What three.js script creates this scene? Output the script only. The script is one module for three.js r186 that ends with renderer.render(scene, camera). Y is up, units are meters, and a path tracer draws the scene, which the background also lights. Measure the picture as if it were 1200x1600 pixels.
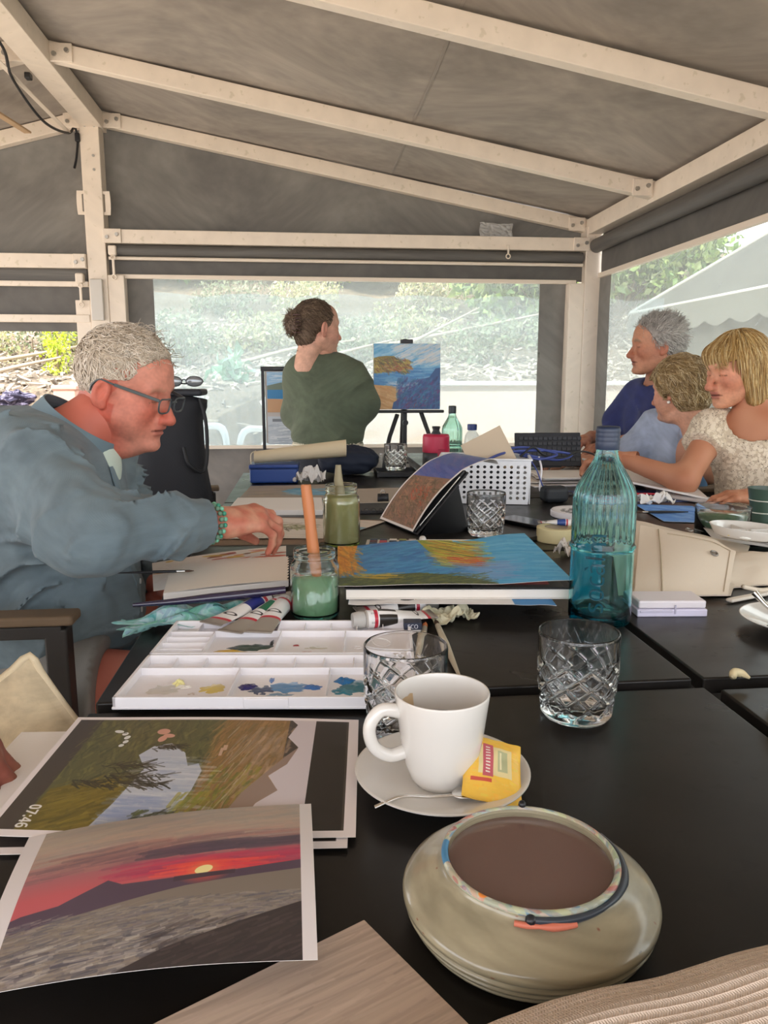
import * as THREE from 'three';
import { RoundedBoxGeometry } from 'three/addons/geometries/RoundedBoxGeometry.js';
import { mergeGeometries } from 'three/addons/utils/BufferGeometryUtils.js';
import { ImprovedNoise } from 'three/addons/math/ImprovedNoise.js';
import { FontLoader } from 'three/addons/loaders/FontLoader.js';
import { TextGeometry } from 'three/addons/geometries/TextGeometry.js';

// ---------------------------------------------------------------- camera, sky, sun, exposure
const scene = new THREE.Scene();
const camera = new THREE.PerspectiveCamera(67.38, 0.75, 0.03, 300);
camera.position.set(0, 1.12, 0);
camera.rotation.order = 'YXZ';
camera.rotation.y = -5.85 * Math.PI / 180;
camera.rotation.x = -9.9 * Math.PI / 180;
const renderer = new THREE.WebGLRenderer();
renderer.toneMapping = THREE.LinearToneMapping;
renderer.toneMappingExposure = 3.85;
renderer.shadowMap.enabled = true;
scene.background = new THREE.Color().setRGB(0.95, 0.98, 1.04);   // bright hazy daylight sky
const sun = new THREE.DirectionalLight(new THREE.Color().setRGB(1, 0.96, 0.91), 2.8);
sun.position.set(-8, 15, 2); sun.target.position.set(0, 0, -6);
sun.name = 'sun'; sun.castShadow = true; sun.shadow.mapSize.set(2048, 2048);
Object.assign(sun.shadow.camera, { left: -16, right: 16, top: 16, bottom: -16, near: 1, far: 60 });
scene.add(sun, sun.target);

// ---------------------------------------------------------------- helpers
const PI = Math.PI, V = (x, y, z) => new THREE.Vector3(x, y, z), D = (d) => d * PI / 180;
const clamp = (x, a = 0, b = 1) => Math.min(b, Math.max(a, x)), lerp = (a, b, t) => a + (b - a) * t;
const smooth = (a, b, x) => { const t = clamp((x - a) / (b - a)); return t * t * (3 - 2 * t); };
function rng(seed) { let s = seed | 0; return () => { s = (s + 0x6d2b79f5) | 0; let t = Math.imul(s ^ (s >>> 15), 1 | s); t = (t + Math.imul(t ^ (t >>> 7), 61 | t)) ^ t; return ((t ^ (t >>> 14)) >>> 0) / 4294967296; }; }
const PN = new ImprovedNoise();
const noise = (x, y = 0, z = 0) => PN.noise(x + 31.7, y + 17.3, z + 5.1);
const fbm = (x, y = 0, z = 0, o = 4) => { let s = 0, a = 0.5, f = 1; for (let i = 0; i < o; i++) { s += a * noise(x * f, y * f, z * f); a *= 0.5; f *= 2.03; } return s; };
const hex = (h) => new THREE.Color(h);
function mat(color, roughness = 0.6, extra = {}) { return new THREE.MeshPhysicalMaterial({ color: hex(color), roughness, ...extra }); }
const taken = new Map();
function numbered(name) { const n = taken.get(name) ?? 0; taken.set(name, n + 1); return n ? `${name}_${String(n).padStart(3, '0')}` : name; }
function tag(o, label, category, group, kind) { Object.assign(o.userData, { label, category }); if (group) o.userData.group = group; if (kind) o.userData.kind = kind; return o; }
function thing(name, label, category, p = [0, 0, 0], ry = 0, group, kind) {
  const o = new THREE.Group(); o.name = numbered(name); o.position.set(...p); o.rotation.y = ry; scene.add(o);
  return tag(o, label, category, group, kind);
}
function part(parent, name, geo, m, p, r) {
  const o = new THREE.Mesh(geo, m); o.name = parent === scene ? numbered(name) : name; o.castShadow = o.receiveShadow = true;
  if (p) o.position.set(...p); if (r) o.rotation.set(...r);
  parent.add(o); return o;
}
function single(name, label, category, geo, m, p = [0, 0, 0], r, group) { return tag(part(scene, name, geo, m, p, r), label, category, group); }
function copyOf(src, label, p, ry, group) {
  const c = src.clone(); c.name = numbered(src.name.replace(/_\d+$/, '')); c.position.set(...p); c.rotation.y = ry; c.userData = { ...src.userData, label };
  if (group) c.userData.group = group; scene.add(c); return c;
}
const box = (w, h, d, r = 0) => (r ? new RoundedBoxGeometry(w, h, d, 2, Math.min(r, w / 2.01, h / 2.01, d / 2.01)) : new THREE.BoxGeometry(w, h, d));
const at = (g, x = 0, y = 0, z = 0, rx = 0, ry = 0, rz = 0) => { if (rx) g.rotateX(rx); if (ry) g.rotateY(ry); if (rz) g.rotateZ(rz); return g.translate(x, y, z); };
const lathe = (pts, seg = 48) => new THREE.LatheGeometry(pts.map((p) => new THREE.Vector2(p[0], p[1])), seg);
const curve = (pts, closed = false, tension = 0.5) => new THREE.CatmullRomCurve3(pts.map((p) => (p.isVector3 ? p : V(...p))), closed, 'catmullrom', tension);
const tube = (pts, r, seg = 32, rad = 8, closed = false) => new THREE.TubeGeometry(curve(pts, closed), seg, r, rad, closed);
const plain = (g) => { const o = g.index ? g.toNonIndexed() : g; for (const k of Object.keys(o.attributes)) if (!['position', 'normal', 'uv'].includes(k)) o.deleteAttribute(k); if (!o.attributes.uv) o.setAttribute('uv', new THREE.BufferAttribute(new Float32Array(o.attributes.position.count * 2), 2)); return o; };
const merge = (list) => mergeGeometries(list.map(plain));
function bar(a, b, w, h, r = 0.004) { // a square bar from a to b, width w, height h
  const A = V(...a), B = V(...b), L = A.distanceTo(B), g = box(w, h, L, r), m = new THREE.Matrix4().lookAt(A, B, V(0, 1, 0));
  metric(g); g.applyMatrix4(m); const c = A.add(B).multiplyScalar(0.5); return g.translate(c.x, c.y, c.z);
}
function taper(pts, radii, seg = 24, rad = 8) { // a round tube whose radius follows the list, ends closed
  const c = curve(pts), fr = c.computeFrenetFrames(seg), pos = [], nor = [], uv = [], idx = [];
  for (let i = 0; i <= seg; i++) {
    const t = i / seg, p = c.getPointAt(t), f = t * (radii.length - 1), k = Math.min(radii.length - 2, Math.floor(f)), r = lerp(radii[k], radii[k + 1], f - k);
    for (let j = 0; j <= rad; j++) { const a = j / rad * 2 * PI, n = fr.normals[i].clone().multiplyScalar(Math.cos(a)).addScaledVector(fr.binormals[i], Math.sin(a)); pos.push(p.x + n.x * r, p.y + n.y * r, p.z + n.z * r); nor.push(n.x, n.y, n.z); uv.push(j / rad, t); }
  }
  for (let i = 0; i < seg; i++) for (let j = 0; j < rad; j++) { const a = i * (rad + 1) + j, b = a + rad + 1; idx.push(a, a + 1, b, b, a + 1, b + 1); }
  for (const e of [0, seg]) { const p = c.getPointAt(e / seg), s = pos.length / 3; pos.push(p.x, p.y, p.z); const tg = fr.tangents[e]; nor.push(...tg.clone().multiplyScalar(e ? 1 : -1).toArray()); uv.push(0.5, e / seg); for (let j = 0; j < rad; j++) { const a = e * (rad + 1) + j; e ? idx.push(a, a + 1, s) : idx.push(a + 1, a, s); } }
  return geom(pos, idx, nor, uv);
}
function geom(pos, idx, nor, uv, col) {
  const g = new THREE.BufferGeometry(); g.setAttribute('position', new THREE.Float32BufferAttribute(pos, 3)); g.setIndex(idx);
  if (uv) g.setAttribute('uv', new THREE.Float32BufferAttribute(uv, 2)); if (col) g.setAttribute('color', new THREE.Float32BufferAttribute(col, 3));
  if (nor) g.setAttribute('normal', new THREE.Float32BufferAttribute(nor, 3)); else g.computeVertexNormals();
  return g;
}
// A sheet with thickness: f(u, v) -> [x, y, z]; group 0 is the face (u to the right, v up on the print), group 1 the back and the edges.
function sheet(f, nu, nv, th = 0.0004) {
  const P = [], N = [], uv = [], w = nu + 1, top = [], e = 1e-3;
  for (let j = 0; j <= nv; j++) for (let i = 0; i <= nu; i++) {
    const u = i / nu, v = j / nv, p = V(...f(u, v)), a = V(...f(Math.min(1, u + e), v)).sub(V(...f(Math.max(0, u - e), v))), b = V(...f(u, Math.min(1, v + e))).sub(V(...f(u, Math.max(0, v - e)))), n = a.cross(b).normalize();
    top.push([p, n]); P.push(p.x, p.y, p.z); N.push(n.x, n.y, n.z); uv.push(u, v);
  }
  const face = [], back = [], o = top.length;
  for (const [p, n] of top) { P.push(p.x - n.x * th, p.y - n.y * th, p.z - n.z * th); N.push(-n.x, -n.y, -n.z); uv.push(0, 0); }
  for (let j = 0; j < nv; j++) for (let i = 0; i < nu; i++) { const a = j * w + i; face.push(a, a + 1, a + w, a + 1, a + w + 1, a + w); back.push(o + a, o + a + w, o + a + 1, o + a + 1, o + a + w, o + a + w + 1); }
  const side = (list) => { for (let k = 0; k + 1 < list.length; k++) { const a = list[k], b = list[k + 1], s = P.length / 3, pa = top[a][0], pb = top[b][0], m = pb.clone().sub(pa).cross(top[a][1]).normalize(); for (const i of [a, b, o + a, o + b]) { P.push(P[i * 3], P[i * 3 + 1], P[i * 3 + 2]); N.push(m.x, m.y, m.z); uv.push(0, 0); } back.push(s, s + 2, s + 1, s + 1, s + 2, s + 3); } };
  const row = (j) => [...Array(w).keys()].map((i) => j * w + i), col = (i) => [...Array(nv + 1).keys()].map((j) => j * w + i);
  side(row(0)); side(col(nu)); side(row(nv).reverse()); side(col(0).reverse());
  const g = geom(P, [...face, ...back], N, uv); g.addGroup(0, face.length, 0); g.addGroup(face.length, back.length, 1); return g;
}
// A sheet lying on four corners (a near left, b near right, c far right, d far left), lifted by lift(u, v).
const quad = (a, b, c, d, lift = () => 0) => (u, v) => { const q = (k) => lerp(lerp(a[k], b[k], u), lerp(d[k], c[k], u), v); return [q(0), q(1) + lift(u, v), q(2)]; };
function slab(outline, h, bevel = 0, y = 0) { // an outline in x, z raised by h
  const s = new THREE.Shape(outline.map((p) => new THREE.Vector2(p[0], -p[1]))), g = new THREE.ExtrudeGeometry(s, { depth: h - 2 * bevel, bevelEnabled: bevel > 0, bevelSize: bevel, bevelThickness: bevel, bevelOffset: -bevel, bevelSegments: 2, curveSegments: 16 });
  return g.rotateX(-PI / 2).translate(0, y + bevel, 0);
}
function canvasTex(w, h, draw, srgb = true) {
  const c = document.createElement('canvas'); c.width = w; c.height = h; const g = c.getContext('2d'); draw(g, w, h);
  const t = new THREE.CanvasTexture(c); if (srgb) t.colorSpace = THREE.SRGBColorSpace; t.wrapS = t.wrapT = THREE.RepeatWrapping; t.magFilter = THREE.LinearFilter; return t;
}
function dataTex(w, h, f, srgb = false, rep) { // f(u, v) -> grey or [r, g, b] in 0..1
  const d = new Uint8Array(w * h * 4);
  for (let j = 0; j < h; j++) for (let i = 0; i < w; i++) { const c = f(i / w, j / h), o = (j * w + i) * 4; for (let k = 0; k < 3; k++) d[o + k] = clamp(c.length ? c[k] : c) * 255; d[o + 3] = 255; }
  const t = new THREE.DataTexture(d, w, h); t.wrapS = t.wrapT = THREE.RepeatWrapping; t.magFilter = THREE.LinearFilter; if (srgb) t.colorSpace = THREE.SRGBColorSpace; if (rep) t.repeat.set(...rep); t.needsUpdate = true; return t;
}
// noise that repeats over the unit square
const tiled = (u, v, f, s = 0, o = 4) => { const a = u * 2 * PI, b = v * 2 * PI, r = f / (2 * PI); return fbm(Math.cos(a) * r + s, Math.sin(a) * r + Math.cos(b) * r * 1.3 + s * 2, Math.sin(b) * r, o); };
// box mapping in metres onto uv
function metric(g, s = 1) {
  const p = g.attributes.position, n = g.attributes.normal, uv = new Float32Array(p.count * 2);
  for (let i = 0; i < p.count; i++) { const x = Math.abs(n.getX(i)), y = Math.abs(n.getY(i)), z = Math.abs(n.getZ(i)); const [a, b] = y >= x && y >= z ? [p.getX(i), -p.getZ(i)] : x >= z ? [p.getZ(i), p.getY(i)] : [p.getX(i), p.getY(i)]; uv[i * 2] = a * s; uv[i * 2 + 1] = b * s; }
  g.setAttribute('uv', new THREE.BufferAttribute(uv, 2)); return g;
}
const font = await new FontLoader().loadAsync('fonts/droid/droid_sans_regular.typeface.json');
const BACK = -5.2, RIGHT = 1.97, TOP = 0.76;
// ---------------------------------------------------------------- materials of the tent
const weave = dataTex(256, 256, (u, v) => 0.5 + 0.25 * Math.sin(u * 2 * PI * 64) * Math.sin(v * 2 * PI * 64) + 0.35 * tiled(u, v, 9, 3));
const clothTone = dataTex(512, 512, (u, v) => { const n = tiled(u, v, 5, 1, 5) * 0.5 + tiled(u, v, 26, 4, 3) * 0.22; return [0.86 + n * 0.42, 0.86 + n * 0.42, 0.86 + n * 0.4]; }, true);
const paintTone = dataTex(256, 256, (u, v) => { const n = tiled(u, v, 12, 7, 4) * 0.05, s = tiled(u, v, 40, 9, 2) > 0.33 ? -0.06 : 0; return [0.95 + n + s, 0.945 + n + s, 0.93 + n + s * 1.4]; }, true);
const cream = mat('#f8ebdd', 0.42, { map: paintTone });
const creamDark = cream;
const canvasGrey = mat('#b9aea2', 0.95, { transmission: 0.165, map: clothTone, bumpMap: weave, bumpScale: 0.0004 });
const wallGrey = mat('#989590', 0.9, { transmission: 0.08, map: clothTone, bumpMap: weave, bumpScale: 0.0004 });
const flapGrey = mat('#716e6a', 0.55, { map: clothTone });
const steel = mat('#b9b6b0', 0.35, { metalness: 0.9 });
const darkHole = mat('#1e1c1a', 0.8);
const blackPlastic = mat('#1b1c1f', 0.45);

// creased clear plastic: fine scratches and folds scatter the light
const creases = canvasTex(1024, 512, (g, w, h) => {
  g.fillStyle = '#8a8a8a'; g.fillRect(0, 0, w, h); const r = rng(11);
  for (let i = 0; i < 900; i++) { g.strokeStyle = `rgba(${r() < 0.75 ? '205,205,205' : '80,80,80'},${0.06 + r() * 0.16})`; g.lineWidth = 0.6 + r() * 1.6; const x = r() * w, y = r() * h, a = (r() < 0.6 ? 0.7 : -0.9) + r() * 0.7, l = 30 + r() * 170; g.beginPath(); g.moveTo(x, y); g.quadraticCurveTo(x + Math.cos(a) * l * 0.5 + (r() - 0.5) * 30, y + Math.sin(a) * l * 0.5, x + Math.cos(a) * l, y + Math.sin(a) * l); g.stroke(); }
  for (let i = 0; i < 120; i++) { g.strokeStyle = `rgba(235,235,235,${0.15 + r() * 0.25})`; g.lineWidth = 1 + r(); const x = r() * w, y = r() * h, a = 0.5 + r() * 0.5, l = 60 + r() * 140; g.beginPath(); g.moveTo(x, y); g.lineTo(x + Math.cos(a) * l, y + Math.sin(a) * l); g.stroke(); }
}, false);
const vinyl = mat('#eef1ee', 0.66, { transmission: 1, ior: 1.35, roughnessMap: creases, bumpMap: creases, bumpScale: 0.0006 });
const vinylVeil = mat('#eef5fa', 0.66, { transmission: 1, ior: 1.2, roughnessMap: creases });

// ---------------------------------------------------------------- floor, roof
const tileTone = dataTex(256, 256, (u, v) => { const n = tiled(u, v, 8, 2, 5) * 0.25; return [0.9 + n, 0.9 + n, 0.9 + n]; }, true);
const floorG = thing('floor', 'beige stone paving under the tables', 'floor', [0, 0, 0], 0, null, 'structure');
const paveMat = mat('#d3cabf', 0.7, { map: tileTone });
part(floorG, 'floor_base', box(5.57, 0.06, 6.3), mat('#8d8072', 0.9), [-0.815, -0.045, -2.05]);
{ const g = metric(box(0.595, 0.03, 0.595, 0.004)); let k = 0; for (let i = 0; i < 9; i++) for (let j = 0; j < 10; j++) part(floorG, k++ ? 'paving_slab' : 'paving_slab', g, paveMat, [-3.3 + i * 0.6, -0.003, -4.9 + j * 0.6]); }

const RID = [-1.255, 2.7], EAV = [1.9, 2.13], LEAV = [-3.6, 2.09], RZ = [BACK, -4.2, -2.95, -1.7, -0.45, 0.8, 2.05];
const ceil = thing('ceiling', 'grey brown fabric roof stretched over cream rafters', 'roof', [0, 0, 0], 0, null, 'structure');
for (let i = 0; i + 1 < RZ.length; i++) for (const E of [EAV, LEAV]) {
  const z0 = RZ[i], z1 = RZ[i + 1], n = (u, v) => -0.016 * Math.sin(PI * v) * Math.sin(PI * u) ** 0.5 + 0.006 * Math.sin(PI * v) * noise(u * 4 + i * 7, v * 3, E[0]);
  const f = (u, v) => [lerp(RID[0], E[0] + Math.sign(E[0]) * 0.1, u), lerp(RID[1], E[1] - 0.018, u) + 0.042 + n(u, v), lerp(z0 - (i ? 0 : 0.03), z1, v)];
  const p = part(ceil, 'roof_panel', sheet(E === EAV ? f : (u, v) => f(1 - u, v), 24, 16, 0.003), [canvasGrey, canvasGrey]);
  const uv = p.geometry.attributes.uv, po = p.geometry.attributes.position; for (let k = 0; k < uv.count; k++) uv.setXY(k, po.getX(k) * 0.6, po.getZ(k) * 0.6);
  if (E === EAV) part(ceil, 'seam', sheet((u, v) => { const q = f(0.56 + u * 0.0035, v); return [q[0], q[1] - 0.0035, q[2]]; }, 1, 16, 0.001), [canvasGrey, canvasGrey]);
}
let trimN = 0;
function trim(label, geos, m = cream) { const o = thing('trim_' + ++trimN, label, 'beam', [0, 0, 0], 0, null, 'structure'); part(o, 'bar', merge(geos), m); return o; }
function bracket(o, x, y, z, n = [0, 0, 1], w = 0.11, h = 0.085) {
  const q = new THREE.Quaternion().setFromUnitVectors(V(0, 0, 1), V(...n));
  const pl = part(o, 'bracket', box(w, h, 0.012, 0.004), creamDark, [x, y, z]); pl.quaternion.copy(q);
  for (const s of [-1, 1]) { const b = part(pl, 'bolt', new THREE.CylinderGeometry(0.011, 0.013, 0.012, 8).rotateX(PI / 2), steel, [s * w * 0.27, h * 0.1 * s, 0.01]); b.rotation.z = s; }
}
const rb = trim('cream ridge beam running along the peak of the roof', [bar([RID[0], RID[1] - 0.035, BACK - 0.05], [RID[0], RID[1] - 0.035, 2.15], 0.13, 0.1)]);
for (const z of RZ) {
  const r = trim('cream roof rafter between ridge and eave ' + (z === BACK ? 'along the back gable' : z === -4.2 ? 'next to the back gable' : z === -2.95 ? 'two bays from the back gable' : 'over the near end of the tables'), [bar([RID[0] + 0.05, RID[1] - 0.02, z], [EAV[0], EAV[1] - 0.02, z], 0.06, 0.085)]);
  if (z < -2) { bracket(r, RID[0] + 0.115, RID[1] - 0.035, z + 0.036); bracket(r, EAV[0] - 0.09, EAV[1] - 0.01, z + 0.036); }
  const l = trim('cream rafter of the far roof slope ' + (z === BACK ? 'at the gable' : z === -4.2 ? 'before the gable' : 'further along'), [bar([RID[0] - 0.05, RID[1] - 0.02, z], [LEAV[0], LEAV[1] - 0.02, z], 0.06, 0.085)]);
  if (z < -2) bracket(l, RID[0] - 0.115, RID[1] - 0.04, z + 0.036);
}
trim('cream eave beam above the side window', [bar([EAV[0] + 0.02, EAV[1] - 0.03, BACK - 0.04], [EAV[0] + 0.02, EAV[1] - 0.03, 2.15], 0.09, 0.1)]);
trim('cream eave beam of the open side', [bar([LEAV[0], LEAV[1] - 0.03, BACK - 0.04], [LEAV[0], LEAV[1] - 0.03, 2.15], 0.09, 0.1)]);

// ---------------------------------------------------------------- posts
function post(label, x0, x1, top, z, d = 0.1, m = cream) { return trim(label, [metric(box(x1 - x0, top, d, 0.005)).translate((x0 + x1) / 2, top / 2, z)], m); }
const ridgePost = post('cream ridge post at the middle of the back wall', -1.325, -1.21, 2.66, BACK + 0.02, 0.12);
for (const s of [-1, 1]) {
  const hx = -1.268 + s * 0.075, hk = part(ridgePost, 'curtain_clip', new THREE.ExtrudeGeometry((() => { const q = new THREE.Shape(); q.moveTo(0, -0.07); q.lineTo(0.042, -0.07); q.quadraticCurveTo(0.05, 0, 0.042, 0.07); q.lineTo(0, 0.07); q.lineTo(0, 0.055); q.lineTo(0.014, 0.05); q.lineTo(0.014, -0.05); q.lineTo(0, -0.055); return q; })(), { depth: 0.008, bevelEnabled: false }), creamDark, [hx - s * 0.02, 2.18, BACK + 0.06]); hk.scale.x = s;
}
for (const [x, y] of [[-1.25, 2.45], [-1.25, 2.37], [-1.29, 2.62], [-1.235, 2.62]]) part(ridgePost, 'screw', new THREE.CylinderGeometry(0.008, 0.008, 0.008, 8).rotateX(PI / 2), steel, [x, y, BACK + 0.082]);
part(ridgePost, 'cover_plate', box(0.075, 0.25, 0.03, 0.006), mat('#cfcac2', 0.4), [-1.275, 1.6, BACK + 0.095]);
post('cream window jamb beside the ridge post', -1.21, -1.11, 1.755, BACK + 0.03, 0.09);
post('short cream jamb of the open bay', -1.415, -1.325, 1.6, BACK + 0.03, 0.09);
post('cream jamb at the back corner of the window', 1.764, 1.865, 1.74, BACK + 0.03, 0.09);
const cornerPost = post('cream corner post between back and side windows', 1.865, 1.975, 2.1, BACK + 0.02, 0.12);
post('cream post on the open side', -3.65, -3.55, 2.05, BACK, 0.1); post('cream post of the open front', -3.65, -3.55, 2.05, 2.0, 0.1); post('cream side post by the front corner', 1.87, 1.97, 2.05, 2.0, 0.1);
function crank(o, x, y, z) { // roller gear with a hanging hook
  const p = part(o, 'roller_gear', merge([box(0.05, 0.06, 0.05, 0.01), new THREE.TorusGeometry(0.012, 0.005, 6, 14).translate(0.004, -0.045, 0.02), box(0.016, 0.1, 0.012, 0.005).translate(0.004, -0.1, 0.02), new THREE.TorusGeometry(0.014, 0.005, 6, 14).translate(0.004, -0.16, 0.02)]), cream, [x, y, z]); return p;
}
crank(ridgePost, -1.17, 1.9, BACK + 0.07); crank(ridgePost, -1.375, 1.73, BACK + 0.08);

// ---------------------------------------------------------------- back wall with the clear window
const wb = thing('wall_back', 'grey fabric end wall with gable and skirt round the clear window', 'wall', [0, 0, 0], 0, null, 'structure');
const wrinkle = (x, y, k) => 0.012 * Math.sin(y * 9 + 2 * noise(x * 1.3, y * 0.7, k) * 3) * smooth(0, 1, noise(x * 0.8, y * 0.5, k + 3) + 0.7) + 0.008 * noise(x * 2.2, y * 7, k);
function wallSheet(name, x0, x1, yb, yt, z, m, k = 0, amp = 1, nu = 40, nv = 24) { // yt may be a function of x
  const g = sheet((u, v) => { const x = lerp(x0, x1, u), t = typeof yt === 'function' ? yt(x) : yt, y = lerp(yb, t, v); return [x, y, z + amp * wrinkle(x, y, k)]; }, nu, nv, 0.002), uv = g.attributes.uv, p = g.attributes.position;
  for (let i = 0; i < uv.count; i++) uv.setXY(i, p.getX(i) * 0.6, p.getY(i) * 0.6); return part(wb, name, g, [m, m]);
}
wallSheet('gable_cloth', RID[0], 1.95, 1.9, (x) => lerp(RID[1], EAV[1], (x - RID[0]) / 3.15) + 0.05, BACK - 0.04, wallGrey, 1, 1, 60, 24);
wallSheet('gable_cloth', LEAV[0], RID[0], 1.8, (x) => lerp(RID[1], LEAV[1], (RID[0] - x) / 2.345) + 0.05, BACK - 0.04, wallGrey, 5, 1, 50, 24);
wallSheet('window_border', -1.112, -0.948, 0.64, 1.76, BACK - 0.005, wallGrey, 2, 0.3, 8, 30);
wallSheet('window_border', 1.585, 1.768, 0.64, 1.76, BACK - 0.005, wallGrey, 3, 0.3, 8, 30);
wallSheet('skirt', -1.21, 1.87, 0.01, 0.675, BACK - 0.004, mat('#8a837c', 0.45, { map: clothTone }), 4, 1.2, 60, 20);
wallSheet('blind_flap', -1.21, 1.865, 1.755, 1.93, BACK + 0.012, flapGrey, 6, 0.25, 40, 8);
part(wb, 'blind_roll', new THREE.CylinderGeometry(0.036, 0.036, 3.05, 20).rotateZ(PI / 2), flapGrey, [0.327, 1.905, BACK + 0.04]);
part(wb, 'roller_tube', new THREE.CylinderGeometry(0.011, 0.011, 3.05, 12).rotateZ(PI / 2), creamDark, [0.327, 1.857, BACK + 0.06]);
trim('cream rail across the back wall above the rolled blind', [metric(box(3.1, 0.082, 0.05, 0.004)).translate(0.327, 1.985, BACK + 0.06)]);
{ const t = scene.children[scene.children.length - 1]; bracket(t, -1.165, 1.985, BACK + 0.09); bracket(t, 1.83, 1.985, BACK + 0.09); }
trim('thin cream bar along the top of the clear window', [box(2.98, 0.026, 0.03, 0.004).translate(0.327, 1.75, BACK + 0.035)]);
trim('thin cream bar along the foot of the clear window', [box(2.6, 0.024, 0.026, 0.004).translate(0.318, 0.667, BACK + 0.012)]);
const win1 = thing('window_1', 'clear creased plastic window in the back wall', 'window', [0, 0, 0], 0, null, 'structure');
part(win1, 'pane', sheet((u, v) => [lerp(-0.96, 1.6, u), lerp(0.66, 1.75, v), BACK - 0.012 + 0.006 * noise(u * 6, v * 9, 2) + 0.004 * Math.sin(v * 26 + 3 * noise(u * 3, v * 2))], 60, 40, 0.0005), [vinyl, vinyl]);
{ // an outer plastic awning with a scalloped top edge
  const v = thing('window_2', 'outer plastic curtain with scalloped edge hanging behind the back window', 'window', [0, 0, 0], 0, null, 'structure');
  part(v, 'curtain', sheet((u, w) => { const x = lerp(-1.5, 2.6, u), top = 1.66 + 0.028 * Math.abs(Math.sin(x * 5.2 + 0.4)) ; return [x, lerp(0.3, top, w), BACK - 0.28 + 0.02 * Math.sin(x * 4)]; }, 160, 6, 0.0005), [vinylVeil, vinylVeil]);
}
// ---------------------------------------------------------------- open bay beside the ridge post
function bay(label, y, h, d = 0.05, m = cream, z = BACK + 0.06) { return trim(label, [metric(box(2.2, h, d, 0.004)).translate(-2.43, y, z)], m); }
{ const t = bay('cream rail over the open bay', 1.833, 0.085); bracket(t, -1.37, 1.833, BACK + 0.09, [0, 0, 1], 0.075); }
bay('cream rod over the rolled blind of the open bay', 1.697, 0.032, 0.03); bay('cream foot bar of the rolled blind in the open bay', 1.487, 0.046, 0.05);
part(wb, 'rolled_blind', box(2.2, 0.1, 0.06, 0.02), flapGrey, [-2.43, 1.745, BACK + 0.03]);
wallSheet('rolled_blind_flap', -3.5, -1.335, 1.41, 1.69, BACK + 0.02, flapGrey, 9, 0.4, 30, 10);

// ---------------------------------------------------------------- side wall with the clear window
const wr = thing('wall_right', 'grey fabric side wall with rolled blind above its clear window', 'wall', [0, 0, 0], 0, null, 'structure');
function sideSheet(name, z0, z1, yb, yt, m, k = 0, amp = 0.4, x = RIGHT) { const g = sheet((u, v) => { const z = lerp(z0, z1, u), y = lerp(yb, yt, v); return [x + amp * wrinkle(z, y, k), y, z]; }, 60, 16, 0.002), uv = g.attributes.uv, p = g.attributes.position; for (let i = 0; i < uv.count; i++) uv.setXY(i, p.getZ(i) * 0.6, p.getY(i) * 0.6); return part(wr, name, g, [m, m]); }
sideSheet('blind_flap', 0.9, -5.1, 1.79, 2.2, flapGrey, 2);
part(wr, 'blind_roll', new THREE.CylinderGeometry(0.045, 0.045, 6.0, 20).rotateX(PI / 2), flapGrey, [RIGHT - 0.045, 1.975, -2.1]);
sideSheet('window_border', -4.93, -5.12, 0.3, 1.79, wallGrey, 4, 0.2);
sideSheet('skirt', 0.9, -5.12, 0.01, 0.5, mat('#8a837c', 0.45, { map: clothTone }), 6);
trim('cream bar along the top of the side window', [box(0.03, 0.03, 6.0, 0.004).translate(RIGHT - 0.012, 1.787, -2.1)]);
const win3 = thing('window_3', 'clear creased plastic window in the side wall', 'window', [0, 0, 0], 0, null, 'structure');
part(win3, 'pane', sheet((u, v) => [RIGHT + 0.008 + 0.007 * noise(u * 14, v * 5, 3), lerp(0.48, 1.8, v), lerp(0.9, -4.96, u)], 120, 24, 0.0005), [vinyl, vinyl]);

// cable and strap under the ridge, plastic scrap under the gable
single('cable', 'black electric cable sagging along the ridge beam down to the post', 'cable', merge([tube([[-1.33, 2.62, -3.4], [-1.34, 2.61, -3.95], [-1.4, 2.57, -4.25], [-1.39, 2.5, -4.65], [-1.36, 2.54, -5.0], [-1.345, 2.6, -5.1], [-1.335, 2.55, -5.12], [-1.345, 2.44, -5.11], [-1.36, 2.37, -5.1]], 0.0075, 60, 6), box(0.03, 0.03, 0.04, 0.006).translate(-1.34, 2.6, -4.3), box(0.03, 0.05, 0.03, 0.006).translate(-1.335, 2.55, -5.12)]), blackPlastic);
single('roof_batten', 'tan wooden batten tied under the far roof slope', 'batten', bar([-1.75, 2.53, -3.8], [-1.6, 2.55, -5.05], 0.045, 0.012), mat('#c3a583', 0.6));
single('roof_strap', 'pale webbing strap hanging beside the ridge cable', 'strap', bar([-1.42, 2.6, -3.7], [-1.36, 2.55, -5.02], 0.028, 0.004), mat('#ddd0c0', 0.8));
single('plastic_scrap', 'crumpled clear plastic taped over the gable cloth', 'plastic', sheet((u, v) => [lerp(1.16, 1.38, u) + 0.01 * noise(v * 5, 1), lerp(1.99, 2.12, v) + 0.01 * noise(u * 5, 2), BACK + 0.015 + 0.02 * Math.abs(noise(u * 6, v * 6, 4))], 18, 14, 0.0006), [mat('#e8e8e6', 0.2, { transmission: 0.55 }), mat('#e8e8e6', 0.2, { transmission: 0.55 })]);
single('hanging_hook', 'small white hook hanging below the back rail', 'hook', merge([box(0.012, 0.06, 0.008, 0.003), new THREE.TorusGeometry(0.014, 0.004, 6, 12).translate(0, -0.04, 0)]), cream, [1.335, 1.94, BACK + 0.1]);

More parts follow.
